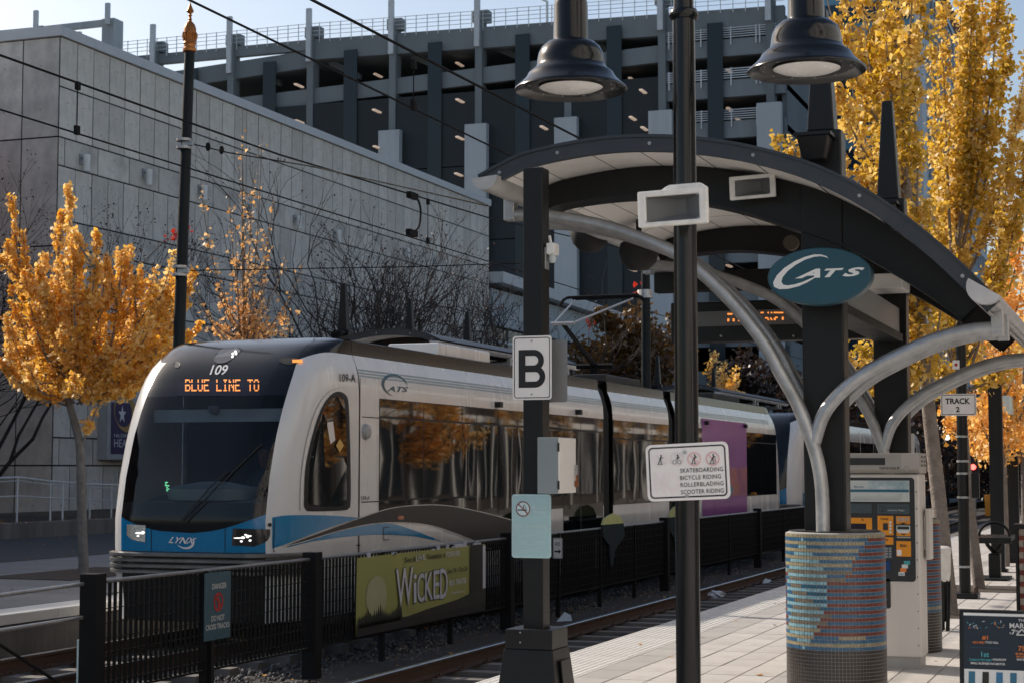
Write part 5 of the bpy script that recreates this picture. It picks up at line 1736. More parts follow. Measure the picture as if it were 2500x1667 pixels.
for k, px in enumerate((1613, 1653, 1695, 1740)):
    x, y = spp(px, 1121 - k * 0.8)
    pr = fr.ring('ban_ring', x, y, 0.028, 0.036, 'paler_red' if k < 2 else 'pale_red', ns, 2, 28)
    fr.polys('ban_bar', [[(x - 0.026, y + 0.020), (x - 0.021, y + 0.026), (x + 0.026, y - 0.020), (x + 0.021, y - 0.026)]], 'paler_red' if k < 2 else 'pale_red', pr, 2.4)
    lst = []
    hd_ = [(x + 0.004 + 0.0045 * math.cos(q), y + 0.019 + 0.0045 * math.sin(q)) for q in np.linspace(0, 6.28, 9)[:-1]]
    lst.append(hd_)
    lean = (0.0, 0.007, 0.006, 0.005)[k]
    lst.append([(x - 0.005, y + 0.0), (x + 0.003, y - 0.001), (x + 0.007 + lean, y + 0.013), (x - 0.001 + lean, y + 0.014)])
    lst.append([(x + 0.002, y + 0.010), (x + 0.016, y + 0.006), (x + 0.016, y + 0.009), (x + 0.003, y + 0.0135)])
    if k != 1:
        lst.append([(x - 0.005, y + 0.001), (x - 0.001, y - 0.001), (x - 0.010, y - 0.022), (x - 0.014, y - 0.022)])
        lst.append([(x - 0.001, y + 0.001), (x + 0.003, y - 0.001), (x + 0.006, y - 0.022), (x + 0.002, y - 0.022)])
        lst.append([(x - 0.017, y - 0.0225), (x + 0.012, y - 0.0225), (x + 0.012, y - 0.025), (x - 0.017, y - 0.025)])
        if k == 3:
            lst.append([(x + 0.013, y + 0.010), (x + 0.0155, y + 0.010), (x + 0.014, y - 0.022), (x + 0.0115, y - 0.022)])
    else:
        for q in (-0.0125, 0.0125):
            fr.ring('wheel', x + q, y - 0.013, 0.0085, 0.0105, 'sign_black', pr, 3, 16)
    fr.polys('figure', lst, 'sign_black', pr, 3)
mb = MB()
for px, py in ((1672, 1103), (1678, 1210)):
    p = at(px, py, Y=SGY)
    mb.tube([(p.x, SGY - 0.006, p.z), (p.x, SGY + 0.02, p.z)], 0.009, 10)
mb.build('bolts', 'galv', ns)['kind'] = 'stuff'
# ================================================================ PLATFORM POST "B"
bp = thing('sign_post', 'square black steel post on a tapered base at the platform edge', 'post', (-4.21, 11.98, 0))
BX0, BX1, BY0, BY1 = -4.286, -4.134, 11.90, 12.052
MB().box(BX0, BX1, BY0, BY1, 0.5, 3.9).build('shaft', 'black_paint', bp, bevel=0.006)
cxp, cyp = (BX0 + BX1) / 2, (BY0 + BY1) / 2
bs_ = MB().frust((cxp, cyp, 0.0), (0.235, 0.235), (cxp, cyp, 0.42), (0.185, 0.185)).build('base', 'black_paint', bp, bevel=0.006)
MB().box(cxp - 0.178, cxp + 0.178, cyp - 0.178, cyp + 0.178, 0.42, 0.56).build('base_cap', 'black_paint', bp, bevel=0.006)
MB().prism([(cxp + 0.238, cyp - 0.09, 0.02), (cxp + 0.238, cyp + 0.12, 0.02), (cxp + 0.205, cyp + 0.12, 0.34), (cxp + 0.205, cyp - 0.09, 0.34)], (0.012, 0, 0)).build('access_door', 'black_paint', bs_, bevel=0.003)
mb = MB()
for z in (0.47, 0.54):
    mb.tube([(cxp - 0.06, cyp - 0.186, z), (cxp - 0.06, cyp - 0.17, z)], 0.006, 6)
mb.build('bolts', 'galv', bs_)['kind'] = 'stuff'
sw = at(1332, 628, X=BX1)
MB().box(BX1, BX1 + 0.012, sw.y - 0.03, sw.y + 0.05, sw.z - 0.09, sw.z + 0.07).build('switch_box', 'sign_grey', bp, bevel=0.004)
cmx = thing('security_camera', 'white security camera on the right face of the square post', 'camera', tuple(at(1352, 640, Y=12.0)))
p = at(1351, 612, Y=12.0)
MB().box(p.x - 0.035, p.x + 0.03, 11.93, 12.05, p.z - 0.035, p.z + 0.05).build('housing', 'speaker_white', cmx, bevel=0.01)
MB().lathe([(0.0, -0.06), (0.02, -0.055), (0.03, -0.03), (0.03, 0.0), (0, 0)], (p.x - 0.005, 11.99, p.z - 0.035), 14).build('dome', 'cab_visor', cmx, smooth=True)
MB().tube([(p.x - 0.02, 12.0, p.z + 0.05), (p.x - 0.03, 12.0, p.z + 0.11)], 0.012, 6).build('bracket', 'speaker_white', cmx)
def plate_sign(name, label, x0, x1, z0, z1, y, m, group=None, th=0.003, r=0.022):
    s = thing(name, label, 'sign', ((x0 + x1) / 2, y, z0), group)
    f = Frame((x0, y, z0), (1, 0, 0), (0, 0, 1))
    f.plate('plate', f.rrect_pts(0, 0, x1 - x0, z1 - z0, r), th, m, s)
    return s, f
yb_ = BY0 - 0.012
s, f = plate_sign('platform_sign', 'white sign with a large black letter B on the square post', -4.362, -4.062, 2.203, 2.665, yb_, 'sign_white')
W1, H1 = 0.300, 0.462
f.ringpts(f.rrect_pts(0.012, 0.012, W1 - 0.012, H1 - 0.012, 0.02), f.rrect_pts(0.018, 0.018, W1 - 0.018, H1 - 0.018, 0.016), 'border', 'sign_black', s, 1)
bo, bi = [], []
bx0, by0, bw_, bh_ = 0.048, 0.088, 0.205, 0.274
def bowl(y0, y1, w):
    r = (y1 - y0) / 2
    xs = bx0 + w - r
    out = [(bx0, y0)] + [(xs + r * math.cos(a), y0 + r + r * math.sin(a)) for a in np.linspace(-math.pi / 2, math.pi / 2, 17)] + [(bx0, y1)]
    ri = r - 0.044
    inn = [(bx0 + 0.052, y0 + 0.044)] + [(xs + ri * math.cos(a), y0 + r + ri * math.sin(a)) for a in np.linspace(-math.pi / 2, math.pi / 2, 17)] + [(bx0 + 0.052, y1 - 0.044)]
    return out, inn
o1, i1 = bowl(by0, by0 + 0.157, bw_)
o2_, i2 = bowl(by0 + 0.117, by0 + bh_, bw_ * 0.95)
f.ringpts(o1, i1, 'letter', 'sign_black', s, 2)
f.ringpts(o2_, i2, 'letter', 'sign_black', s, 2.5)
mb = MB()
for z in (0.425, 0.04):
    mb.tube([f.p(0.147, z, 3), f.p(0.147, z, -3)], 0.007, 10)
mb.build('bolts', 'galv', s)['kind'] = 'stuff'
s2 = thing('platform_sign', 'grey back of a sign on the rear of the square post', 'sign', (-4.1, 12.07, 2.2))
MB().prism([Frame((-4.35, 12.075, 2.19), (1, 0, 0), (0, 0, 1)).p(a, b) for a, b in Frame((0, 0, 0), (1, 0, 0), (0, 0, 1)).rrect_pts(0, 0, 0.345, 0.457, 0.02)], (0, 0.003, 0)).build('plate', 'sign_grey', s2)
s, f = plate_sign('no_smoking_sign', 'pale aqua no smoking sign low on the square post', -4.369, -4.068, 1.064, 1.522, yb_, 'sign_aqua')
W1, H1 = 0.301, 0.458
f.ringpts(f.rrect_pts(0.007, 0.007, W1 - 0.007, H1 - 0.007, 0.02), f.rrect_pts(0.011, 0.011, W1 - 0.011, H1 - 0.011, 0.016), 'border', 'aqua_light', s, 1)
f.disc('disc', 0.088, 0.352, 0.046, 'aqua_light', s, 1)
f.polys('cigarette', [[(0.046, 0.34), (0.118, 0.34), (0.118, 0.348), (0.046, 0.348)], [(0.092, 0.354), (0.098, 0.354), (0.094, 0.372), (0.104, 0.380), (0.100, 0.386), (0.088, 0.374)], [(0.108, 0.354), (0.113, 0.354), (0.111, 0.366), (0.106, 0.372)]], 'sign_black', s, 2)
f.ring('ban_ring', 0.088, 0.352, 0.049, 0.055, 'dark_red', s, 2.5)
f.polys('ban_bar', [[(0.050, 0.385), (0.055, 0.390), (0.126, 0.319), (0.121, 0.314)]], 'dark_red', s, 3)
f.text('lettering', 'Breathe', 0.158, 0.350, 0.026, 'aqua_light', s, 2, w=0.112, bold=0.015, shear=0.2)
f.text('lettering', 'Freely', 0.168, 0.312, 0.032, 'aqua_light', s, 2, w=0.092, bold=0.015, shear=0.2)
f.text('lettering', 'No Smoking', 0.028, 0.205, 0.042, 'aqua_light', s, 2, w=0.245, bold=0.01)
f.text('lettering', 'NO FUMAR', 0.10, 0.158, 0.016, 'aqua_light', s, 2, w=0.10)
f.text('lettering', '1-800-QUIT-NOW', 0.066, 0.113, 0.017, 'aqua_light', s, 2, w=0.17)
f.text('lettering', 'BREATHE EASY', 0.046, 0.07, 0.017, 'aqua_light', s, 2, w=0.21)
# strapped control box with padlock
cb = thing('control_box', 'small grey metal cabinet with a padlock strapped to the square post', 'box', (-4.11, 11.65, 1.5))
p0, p1 = at(1312, 1204, Y=11.5), at(1361, 1066, Y=11.5)
MB().box(p0.x, p1.x, 11.5, 11.88, p0.z, p1.z).build('case', 'box_grey', cb, bevel=0.005)
dr = MB().box(p1.x + 0.001, p1.x + 0.012, 11.505, 11.875, p0.z + 0.004, p1.z - 0.004).build('door', 'ceiling_white', cb, bevel=0.003)
mb = MB()
for z in (p0.z + 0.06, p1.z - 0.07):
    mb.tube([(p1.x + 0.008, 11.498, z - 0.03), (p1.x + 0.008, 11.498, z + 0.03)], 0.008, 6)
mb.build('hinges', 'rubber', dr)['kind'] = 'stuff'
MB().box(p1.x + 0.012, p1.x + 0.03, 11.84, 11.87, p0.z + 0.13, p0.z + 0.2).build('hasp', 'galv', dr)
MB().box(p1.x + 0.016, p1.x + 0.034, 11.835, 11.875, p0.z + 0.045, p0.z + 0.085).tube([(p1.x + 0.025, 11.842, p0.z + 0.08), (p1.x + 0.025, 11.842, p0.z + 0.125), (p1.x + 0.025, 11.868, p0.z + 0.125), (p1.x + 0.025, 11.868, p0.z + 0.08)], 0.004, 6).build('padlock', 'padlock', dr)
# ================================================================ FENCE BETWEEN THE TRACKS
FXX = -8.85
fe = thing('track_fence', 'long black steel fence between the two tracks', 'fence', (FXX, 13.3, -0.6))
bigp = [13.32, 17.62, 23.9, 32.6, 41.0, 50.0, 60.0]
for k, y in enumerate(bigp):
    MB().box(FXX - 0.085, FXX + 0.085, y - 0.085, y + 0.085, -0.62, 0.78).build('post', 'fence_black', fe, bevel=0.008)
ztop, zbot = 0.70, -0.27
thin = [15.25, 19.5, 21.7, 26.2, 28.4, 30.5, 35, 38, 44, 47, 53, 56.5]
for y in thin:
    MB().box(FXX - 0.03, FXX + 0.03, y - 0.03, y + 0.03, -0.62, ztop).build('stanchion', 'fence_black', fe)
for a, b in zip(bigp, bigp[1:]):
    MB().tube([(FXX, a, ztop), (FXX, b, ztop)], 0.02, 8).build('top_rail', 'rail_sheen', fe, smooth=True)
    MB().box(FXX - 0.02, FXX + 0.02, a, b, zbot - 0.02, zbot).build('bottom_rail', 'fence_black', fe)
    mb = MB()
    nb = int((b - a) / 0.088)
    for i in range(nb):
        y = a + 0.09 + i * 0.088
        mb.box(FXX - 0.008, FXX + 0.008, y - 0.017, y + 0.017, zbot, ztop - 0.01)
    for j in range(7):
        z = zbot + 0.13 * (j + 0.6)
        mb.box(FXX + 0.008, FXX + 0.014, a, b, z - 0.004, z + 0.004)
    o = mb.build('mesh_bars', 'fence_black', fe, recalc=False)
    o['kind'] = 'stuff'
for y0, y1 in ((24.6, 26.1), (26.4, 28.2), (28.6, 30.3), (30.7, 32.4), (33, 34.9), (35.1, 37.9), (38.1, 40.8), (41.2, 43.8), (44.2, 46.8)):
    MB().box(FXX - 0.014, FXX - 0.010, y0, y1, zbot + 0.02, ztop - 0.03).build('infill_sheet', 'fence_black', fe)
# hand lines at the near end
for (pa_, pb_) in (((0, 1452), (205, 1424)), ((0, 1538), (205, 1506))):
    a, b = at(*pa_, X=FXX - 0.1), at(*pb_, X=FXX - 0.05)
    e = a + (a - b) * 1.5
    MB().tube([e, a, b], 0.018, 8).build('end_rail', 'galv', fe, smooth=True)
a, b = at(-20, 1560, X=-8.6), at(145, 1667, X=-8.6)
MB().tube([a, b + (b - a) * 0.3], 0.014, 6).build('stay_cable', 'wire', fe)
MB().box(FXX - 0.11, FXX - 0.086, 13.25, 13.4, -0.6, 0.2).build('post_tag', 'aqua_light', fe)
# ornamental leaf panels fixed to the fence
for k, (px, top, bot, w_) in enumerate(((1497, 1252, 1382, 26), (1655, 1232, 1336, 22))):
    op = thing('ornament', ('green topped leaf ornament with patterned dark tip on the track fence nearer the post', 'green topped leaf ornament on the track fence beside the lamp post')[k], 'ornament', tuple(at(px, bot, X=FXX + 0.05)), 'leaf ornaments on the track fence')
    X_ = FXX + 0.05
    def g_(x, y):
        return at(x, y, X=X_)
    mid = 1280 if k == 0 else 1262
    crown = [g_(px - w_, mid), g_(px - w_ + 4, mid - 14), g_(px - 8, top + 4), g_(px + 2, top), g_(px + w_ - 8, top + 8), g_(px + w_, mid - 4)]
    MB().prism(crown, (-0.03, 0, 0)).build('crown', 'cone_green', op)
    tip = [g_(px - w_, mid), g_(px + w_, mid - 4), g_(px + w_ + 2, mid + 28), g_(px + w_ - 12, mid + 48), g_(px + 6, mid + 60), g_(px - 2, bot), g_(px - 6, bot - 4), g_(px - 8, mid + 52), g_(px - w_ + 2, mid + 30)]
    MB().prism(tip, (-0.03, 0, 0)).build('tip', 'cone_dark', op)
# ---- banner
bn = thing('banner', 'olive green theatre banner with silver WICKED lettering on the track fence', 'banner', (FXX + 0.06, 20.7, -0.2))
BXx = FXX + 0.06
ya, yb2 = at(870, 1361, X=BXx).y, at(1183, 1318, X=BXx).y
z1_ = at(870, 1361, X=BXx).z
z0_ = z1_ - 0.92
fr = Frame((BXx, ya, z0_), (0, 1, 0), (0, 0, 1))
BW, BH = yb2 - ya, 0.92
rows = []
for j in range(5):
    rows.append([(BXx + 0.005 * math.sin(i * 0.9 + j * 0.5) + 0.004 * math.sin(i * 2.3 - j), ya + BW * i / 16, z0_ + BH * j / 4) for i in range(17)])
MB().grid(rows).build('sheet', 'banner_green', bn, smooth=80)
def bpt(px, py):
    return fr.inv(at(px, py, X=BXx))
fr.rect('lower_edge', 0, 0.0, BW, 0.13, 'banner_black', bn, 9)
hill = [(0, 0.1), (BW, 0.1), (BW, 0.30), (BW * 0.92, 0.285), (BW * 0.8, 0.22), (BW * 0.6, 0.18), (BW * 0.4, 0.16), (BW * 0.3, 0.2)]
trees_ = []
x = 0.0
while x < BW * 0.30:
    trees_.append([(x, 0.1), (x + 0.12, 0.1), (x + 0.06, random.uniform(0.22, 0.36))])
    x += 0.06
fr.polys('hill_line', [[(BW * 0.25, 0.1), (BW, 0.1), (BW, 0.31), (BW * 0.9, 0.29), (BW * 0.75, 0.22), (BW * 0.5, 0.17)]], 'banner_dark', bn, 9.5)
fr.polys('tree_line', trees_, 'banner_dark', bn, 10)
fr.disc('glow', BW * 0.13, 0.44, 0.30, 'banner_glow', bn, 8, 28, 0.8)
fr.rect('dark_end', BW * 0.86, 0.12, BW * 0.975, BH, 'banner_black', bn, 9)
fr.rect('pale_end', BW * 0.975, 0.14, BW, BH - 0.02, 'banner_silver', bn, 9)
def btext(t, tl, br, m, k, bold=0.0):
    a, b = bpt(*tl), bpt(*br)
    return a[0], min(a[1], b[1]), b[0] - a[0], abs(a[1] - b[1])
for t_, x0, x1, y0, y1, m in (('See it ', 0.33, 0.41, 0.795, 0.865, 'banner_black'), ('LIVE.', 0.415, 0.49, 0.80, 0.87, 'banner_silver'), ('Remember it', 0.505, 0.645, 0.80, 0.87, 'banner_black'), ('FOREVER', 0.655, 0.77, 0.80, 0.87, 'banner_silver')):
    fr.text('lettering', t_, BW * x0, y0, y1 - y0, m, bn, 11, w=BW * (x1 - x0), bold=0.01)
xw = 0.265
for ch, w_, y0, h_ in (('W', 0.125, 0.27, 0.46), ('i', 0.022, 0.28, 0.36), ('C', 0.056, 0.27, 0.37), ('K', 0.062, 0.28, 0.36), ('E', 0.048, 0.28, 0.37), ('D', 0.062, 0.27, 0.39)):
    fr.text('title_shadow', ch, BW * xw - 0.008, y0 - 0.012, h_ + 0.022, 'banner_edge', bn, 10.5, w=BW * w_ + 0.014, bold=0.02)
    fr.text('title', ch, BW * xw, y0, h_, 'banner_silver', bn, 12, w=BW * w_, bold=0.006)
    xw += w_ + 0.005
fr.text('lettering', 'Sep 24 - Oct 26', BW * 0.665, 0.565, 0.085, 'banner_black', bn, 11, w=BW * 0.17, bold=0.012)
fr.text('lettering', 'BELK THEATER', BW * 0.68, 0.42, 0.075, 'banner_silver', bn, 11, w=BW * 0.145, bold=0.012)
fr.text('lettering', 'BlumenthalArts.org', BW * 0.70, 0.29, 0.05, 'banner_silver', bn, 11, w=BW * 0.11)
mb = MB()
for i in range(14):
    y = ya + BW * random.uniform(0.02, 0.95)
    mb.box(BXx - 0.01, BXx + 0.012, y, y + random.uniform(0.02, 0.12), z1_ - 0.01, z1_ + random.uniform(0.01, 0.05))
mb.build('torn_edge', 'banner_silver', bn)['kind'] = 'stuff'
# ---- danger sign
DX = FXX + 0.07
p0, p1 = at(498, 1555, X=DX), at(564, 1392, X=DX)
dg_ = thing('danger_sign', 'blue grey danger sign reading do not cross tracks on the fence', 'sign', (DX, p0.y, p0.z))
DW, DH = p1.y - p0.y, 0.665
fr = Frame((DX, p0.y, p1.z - DH), (0, 1, 0), (0, 0, 1))
fr.plate('plate', fr.rrect_pts(0, 0, DW, DH, 0.01), 0.004, 'danger_teal', dg_)
MB().box(DX - 0.06, DX - 0.006, p0.y + DW * 0.3, p0.y + DW * 0.3 + 0.06, -0.6, p1.z - 0.02).build('post', 'black_paint', dg_)
fr.text('lettering', 'DANGER', DW * 0.28, 0.50, 0.055, 'plain_white', dg_, 2, w=DW * 0.54, bold=0.004)
fr.text('lettering', 'DO NOT', DW * 0.26, 0.185, 0.055, 'plain_white', dg_, 2, w=DW * 0.50, bold=0.004)
fr.text('lettering', 'CROSS TRACKS', DW * 0.05, 0.105, 0.052, 'plain_white', dg_, 2, w=DW * 0.90, bold=0.004)
fr.ring('ban_ring', DW * 0.52, 0.37, 0.07, 0.095, 'danger_red', dg_, 2, 30)
fr.polys('ban_bar', [[(DW * 0.52 - 0.07, 0.42), (DW * 0.52 - 0.05, 0.44), (DW * 0.52 + 0.07, 0.32), (DW * 0.52 + 0.05, 0.30)]], 'danger_red', dg_, 2.4)
fr.polys('figure', [[(DW * 0.52 - 0.012, 0.31), (DW * 0.52 + 0.02, 0.31), (DW * 0.52 + 0.018, 0.41), (DW * 0.52 - 0.018, 0.41)], [(DW * 0.52 + 0.014 * math.cos(a), 0.43 + 0.014 * math.sin(a)) for a in np.linspace(0, 6.28, 9)[:-1]]], 'danger_red', dg_, 2.2)
# little distance sign on the fence
ks = thing('marker_sign', 'tiny white marker sign reading 405 with an arrow on the fence', 'sign', tuple(at(1361, 1362, X=FXX + 0.1)))
a, b = at(1350, 1362, Y=25.2), at(1373, 1312, Y=25.2)
fr = Frame((a.x, 25.2, a.z), (1, 0, 0), (0, 0, 1))
kw, kh = b.x - a.x, b.z - a.z
fr.plate('plate', fr.rrect_pts(0, 0, kw, kh, 0.012), 0.003, 'sign_white', ks)
fr.ringpts(fr.rrect_pts(0.006, 0.006, kw - 0.006, kh - 0.006, 0.01), fr.rrect_pts(0.011, 0.011, kw - 0.011, kh - 0.011, 0.008), 'border', 'sign_black', ks, 1)
fr.text('number', '405', kw * 0.22, kh * 0.6, kh * 0.2, 'sign_black', ks, 2, w=kw * 0.55)
fr.polys('arrow', [[(kw * 0.15, kh * 0.3), (kw * 0.6, kh * 0.3), (kw * 0.6, kh * 0.22), (kw * 0.87, kh * 0.34), (kw * 0.6, kh * 0.46), (kw * 0.6, kh * 0.38), (kw * 0.15, kh * 0.38)]], 'sign_black', ks, 2)
# ================================================================ OVERHEAD LINE
op_ = thing('catenary_pole', 'tall dark catenary pole with a gilded finial behind the train', 'pole', (-13.75, 22.9, 0))
OX = -13.75
tp, bt = at(463, 128, X=OX), at(447, 560, X=OX)
d_ = (tp - bt)
b0 = bt + d_ * (-(bt.z) / d_.z)
MB().tube([b0, tp], [0.10, 0.078], 20).build('shaft', 'pole_dark', op_, smooth=50)
kz = tp.z
fin = [(0.078, 0.0), (0.105, 0.01), (0.105, 0.05), (0.088, 0.07), (0.088, 0.12), (0.1, 0.13), (0.095, 0.15), (0.085, 0.17), (0.098, 0.27), (0.112, 0.29), (0.112, 0.30), (0.098, 0.31), (0.095, 0.37), (0.075, 0.43), (0.045, 0.465), (0.028, 0.48), (0.022, 0.5), (0.034, 0.51), (0.022, 0.525), (0.02, 0.56), (0.034, 0.57), (0.022, 0.585), (0.02, 0.60), (0.05, 0.625), (0.058, 0.64), (0.035, 0.69), (0.015, 0.74), (0.0, 0.80)]
fo = MB().lathe(fin, (tp.x, tp.y, kz), 24).build('finial', 'gold', op_, smooth=40)
mb = MB()
for i in range(14):
    a = 2 * math.pi * i / 14
    mb.tube([(tp.x + 0.09 * math.cos(a), tp.y + 0.09 * math.sin(a), kz + 0.17), (tp.x + 0.106 * math.cos(a), tp.y + 0.106 * math.sin(a), kz + 0.25), (tp.x + 0.112 * math.cos(a), tp.y + 0.112 * math.sin(a), kz + 0.285)], [0.008, 0.016, 0.008], 5)
mb.build('finial_petals', 'gold', fo)['kind'] = 'stuff'
for (px, py) in ((449, 352), (438, 662)):
    p = at(px, py, X=OX)
    mb = MB()
    for dz_ in (-0.06, 0.06):
        mb.lathe([(0.088, -0.02), (0.115, -0.02), (0.115, 0.02), (0.088, 0.02)], (p.x, p.y, p.z + dz_), 18)
    mb.box(p.x - 0.02, p.x + 0.16, p.y - 0.03, p.y + 0.03, p.z - 0.03, p.z + 0.03)
    mb.build('clamp', 'galv', op_, smooth=30)
o2 = thing('catenary_pole', 'distant grey catenary pole in front of the brown tree', 'pole', (-13.75, 52, 0))
p1 = at(1576, 640, X=OX)
MB().tube([(p1.x, p1.y, -0.2), (p1.x, p1.y, 9.0)], [0.16, 0.12], 14).build('shaft', 'pole_dark', o2, smooth=50)
p2 = at(1576, 718, X=OX)
MB().lathe([(0.16, -0.12), (0.2, -0.12), (0.2, 0.12), (0.16, 0.12)], (p1.x, p1.y, p2.z), 16).build('clamp', 'galv', o2)
def wire(name, label, pts, r, group='overhead wires above the tracks'):
    o = MB().tube(pts, r, 6).build(name, 'wire', None, smooth=60)
    return tag(o, label, 'wire', group)
wD = wire('contact_wire', 'lower thin contact wire above the train track', [(-11.1, 2, 5.40), (-11.1, 60, 5.42), (-11.1, 180, 5.42)], 0.011)
wC = wire('messenger_wire', 'thicker upper wire above the train track, sagging between hangers', [(-11.1, 2, 6.2), (-11.1, 14.8, 5.97), (-11.1, 21, 5.98), (-11.1, 29, 6.2), (-11.1, 42, 6.9), (-11.1, 70, 6.1), (-11.1, 120, 6.8)], 0.014)
wA = wire('contact_wire', 'lower contact wire above the empty near track', [(-6.66, 2, 5.18), (-6.66, 60, 5.22), (-6.66, 180, 5.25)], 0.010)
wB = wire('messenger_wire', 'thicker upper wire above the empty near track', [(-6.66, 2, 5.8), (-6.66, 13, 5.70), (-6.66, 20.7, 5.84), (-6.66, 36, 6.5), (-6.66, 70, 5.9), (-6.66, 120, 6.6)], 0.014)
for k, (px, py, X_, zl, lab) in enumerate(((190, 205, -11.1, 5.41, 'hanger wire at far left over the train track'), (1010, 152, -6.66, 5.195, 'hanger wire over the near track below the garage roof'), (1045, 490, -11.1, 5.41, 'hanger wire beside the looped jumper over the train'))):
    p = at(px, py, X=X_)
    hg = thing('hanger', lab, 'wire', (X_, p.y, zl))
    MB().tube([(X_, p.y, p.z), (X_, p.y, zl)], 0.006, 5).build('rod', 'wire', hg)
    MB().box(X_ - 0.02, X_ + 0.02, p.y - 0.03, p.y + 0.03, p.z - 0.07, p.z + 0.02).build('upper_clip', 'wire', hg)
    MB().box(X_ - 0.02, X_ + 0.02, p.y - 0.035, p.y + 0.035, zl - 0.02, zl + 0.08).build('lower_clip', 'wire', hg)
ju = thing('jumper_cable', 'short looped jumper cable between two overhead wires', 'cable', tuple(at(1010, 565, X=-11.1)))
MB().tube(catmull([at(1008, 480, X=-11.1), at(1022, 492, X=-11.1), at(1027, 520, X=-11.1), at(1022, 555, X=-11.1), at(1005, 570, X=-11.1)], 5), 0.018, 6).build('loop', 'wire', ju, smooth=True)
for px, py in ((1008, 479), (1007, 570)):
    p = at(px, py, X=-11.1)
    MB().box(p.x - 0.04, p.x + 0.04, p.y - 0.18, p.y + 0.14, p.z - 0.05, p.z + 0.05).build('clamp', 'wire', ju)
a, b = at(470, 352, X=OX + 0.1), at(1190, 510, X=-8.0)
sp1 = wire('span_wire', 'thin span wire running right from the upper pole clamp', [at(468, 352, X=OX + 0.1), at(560, 374, X=-13.0), at(750, 405, X=-11.2), at(1190, 503, X=-7.5)], 0.010)
mb = MB()
for px, py in ((508, 359), (541, 367)):
    p = at(px, py, X=-13.3)
    mb.lathe([(0.0, -0.07), (0.03, -0.05), (0.04, 0), (0.03, 0.05), (0, 0.07)], tuple(p), 8)
tag(mb.build('insulator', 'wire'), 'small dark insulators on the span wire by the pole', 'insulator')
wire('span_wire', 'thin level span wire running right from the lower pole clamp', [at(455, 661, X=OX + 0.1), at(700, 657, X=-12.5), at(1000, 652, X=-11), at(1270, 643, X=-9)], 0.008)
wire('span_wire', 'thin wire crossing the sky at far right', [at(2350, 372, Y=60), at(2520, 295, Y=60)], 0.012)
# ================================================================ TICKET MACHINE
MX0, MX1, MY0, MY1, MZ = -2.72, -1.885, 15.25, 15.68, 1.84
tm = thing('ticket_machine', 'stainless ticket vending machine with orange payment panels behind the mosaic drum', 'ticket machine', (-2.3, 15.3, 0))
MB().box(MX0, MX1, MY0, MY1, 0.10, 1.66).build('cabinet', 'stainless', tm, bevel=0.012)
MB().box(MX0 + 0.02, MX1 - 0.02, MY0 + 0.015, MY1 - 0.02, 0.0, 0.10).build('plinth', 'machine_grey', tm)
hdx = MB().prism([(MX0 - 0.01, MY0 - 0.06, 1.70), (MX0 - 0.01, MY0 + 0.02, 1.665), (MX0 - 0.01, MY1 + 0.01, 1.665), (MX0 - 0.01, MY1 + 0.01, MZ), (MX0 - 0.01, MY0 - 0.06, MZ)], (MX1 - MX0 + 0.02, 0, 0)).build('header', 'machine_grey', tm, bevel=0.008)
fy = MY0 - 0.061
fr = Frame((MX0, fy, 0), (1, 0, 0), (0, 0, 1))
MWd = MX1 - MX0
def mpt(px, py):
    return fr.inv(at(px, py, Y=fy))
x0, y0 = mpt(2200, 1150)
fr.rect('header_end', x0, 1.705, MWd + 0.008, MZ - 0.004, 'machine_pale', hdx, 1)
a, b = mpt(2075, 1134), mpt(2161, 1117)
fr.rect('display', a[0] - 0.1, a[1], b[0], b[1], 'machine_dark', hdx, 2)
a, b = mpt(2147, 1145), mpt(2196, 1139)
fr.text('maker_name', 'GENFARE', a[0], a[1], b[1] - a[1], 'machine_dark', hdx, 2, w=(b[0] - a[0]) * 0.84, bold=0.01)
fr.polys('maker_mark', [[(b[0] - 0.018, a[1]), (b[0] - 0.012, a[1]), (b[0], b[1]), (b[0] - 0.018, b[1])]], 'machine_dark', hdx, 2)
fr.rect('badge', mpt(2208, 1149)[0], mpt(2208, 1149)[1], mpt(2219, 1138)[0], mpt(2219, 1136)[1], 'machine_grey', hdx, 2.5)
mb = MB()
for j in range(3):
    for i in range(2):
        z = 1.725 + 0.036 * j
        y = MY0 + 0.06 + 0.2 * i
        mb.box(MX1 + 0.011, MX1 + 0.013, y, y + 0.12, z, z + 0.02)
mb.build('vents', 'machine_dark', hdx)['kind'] = 'stuff'
fy = MY0 - 0.004
fr = Frame((MX0, fy, 0), (1, 0, 0), (0, 0, 1))
a, b = mpt(2080, 1416), mpt(2232, 1165)
fr.plate('front_panel', fr.rrect_pts(0.02, a[1], b[0], b[1], 0.03), 0.012, 'machine_dark', tm)
a, b = mpt(2080, 1482), mpt(2174, 1420)
fr.plate('lower_panel', fr.rrect_pts(0.02, a[1], b[0], b[1] + 0.03, 0.02), 0.010, 'machine_dark', tm)
def mrect(name, px0, py0, px1, py1, m, k=3, par=tm):
    a, b = mpt(px0, py1), mpt(px1, py0)
    return fr.rect(name, a[0], a[1], b[0], b[1], m, par, k)
mp_ = mrect('route_map', 2072, 1172, 2220, 1223, 'map_white', 3)
mrect('map_photo', 2120, 1173, 2219, 1193, 'cloud_blue', 4, mp_)
mrect('map_band', 2072, 1194, 2219, 1200, 'map_blue', 4.5, mp_)
a = mpt(2085, 1189)
fr.text('map_title', 'Blue Line', a[0], a[1], 0.016, 'map_blue', mp_, 4, w=0.085, bold=0.02, shear=0.2)
lst = []
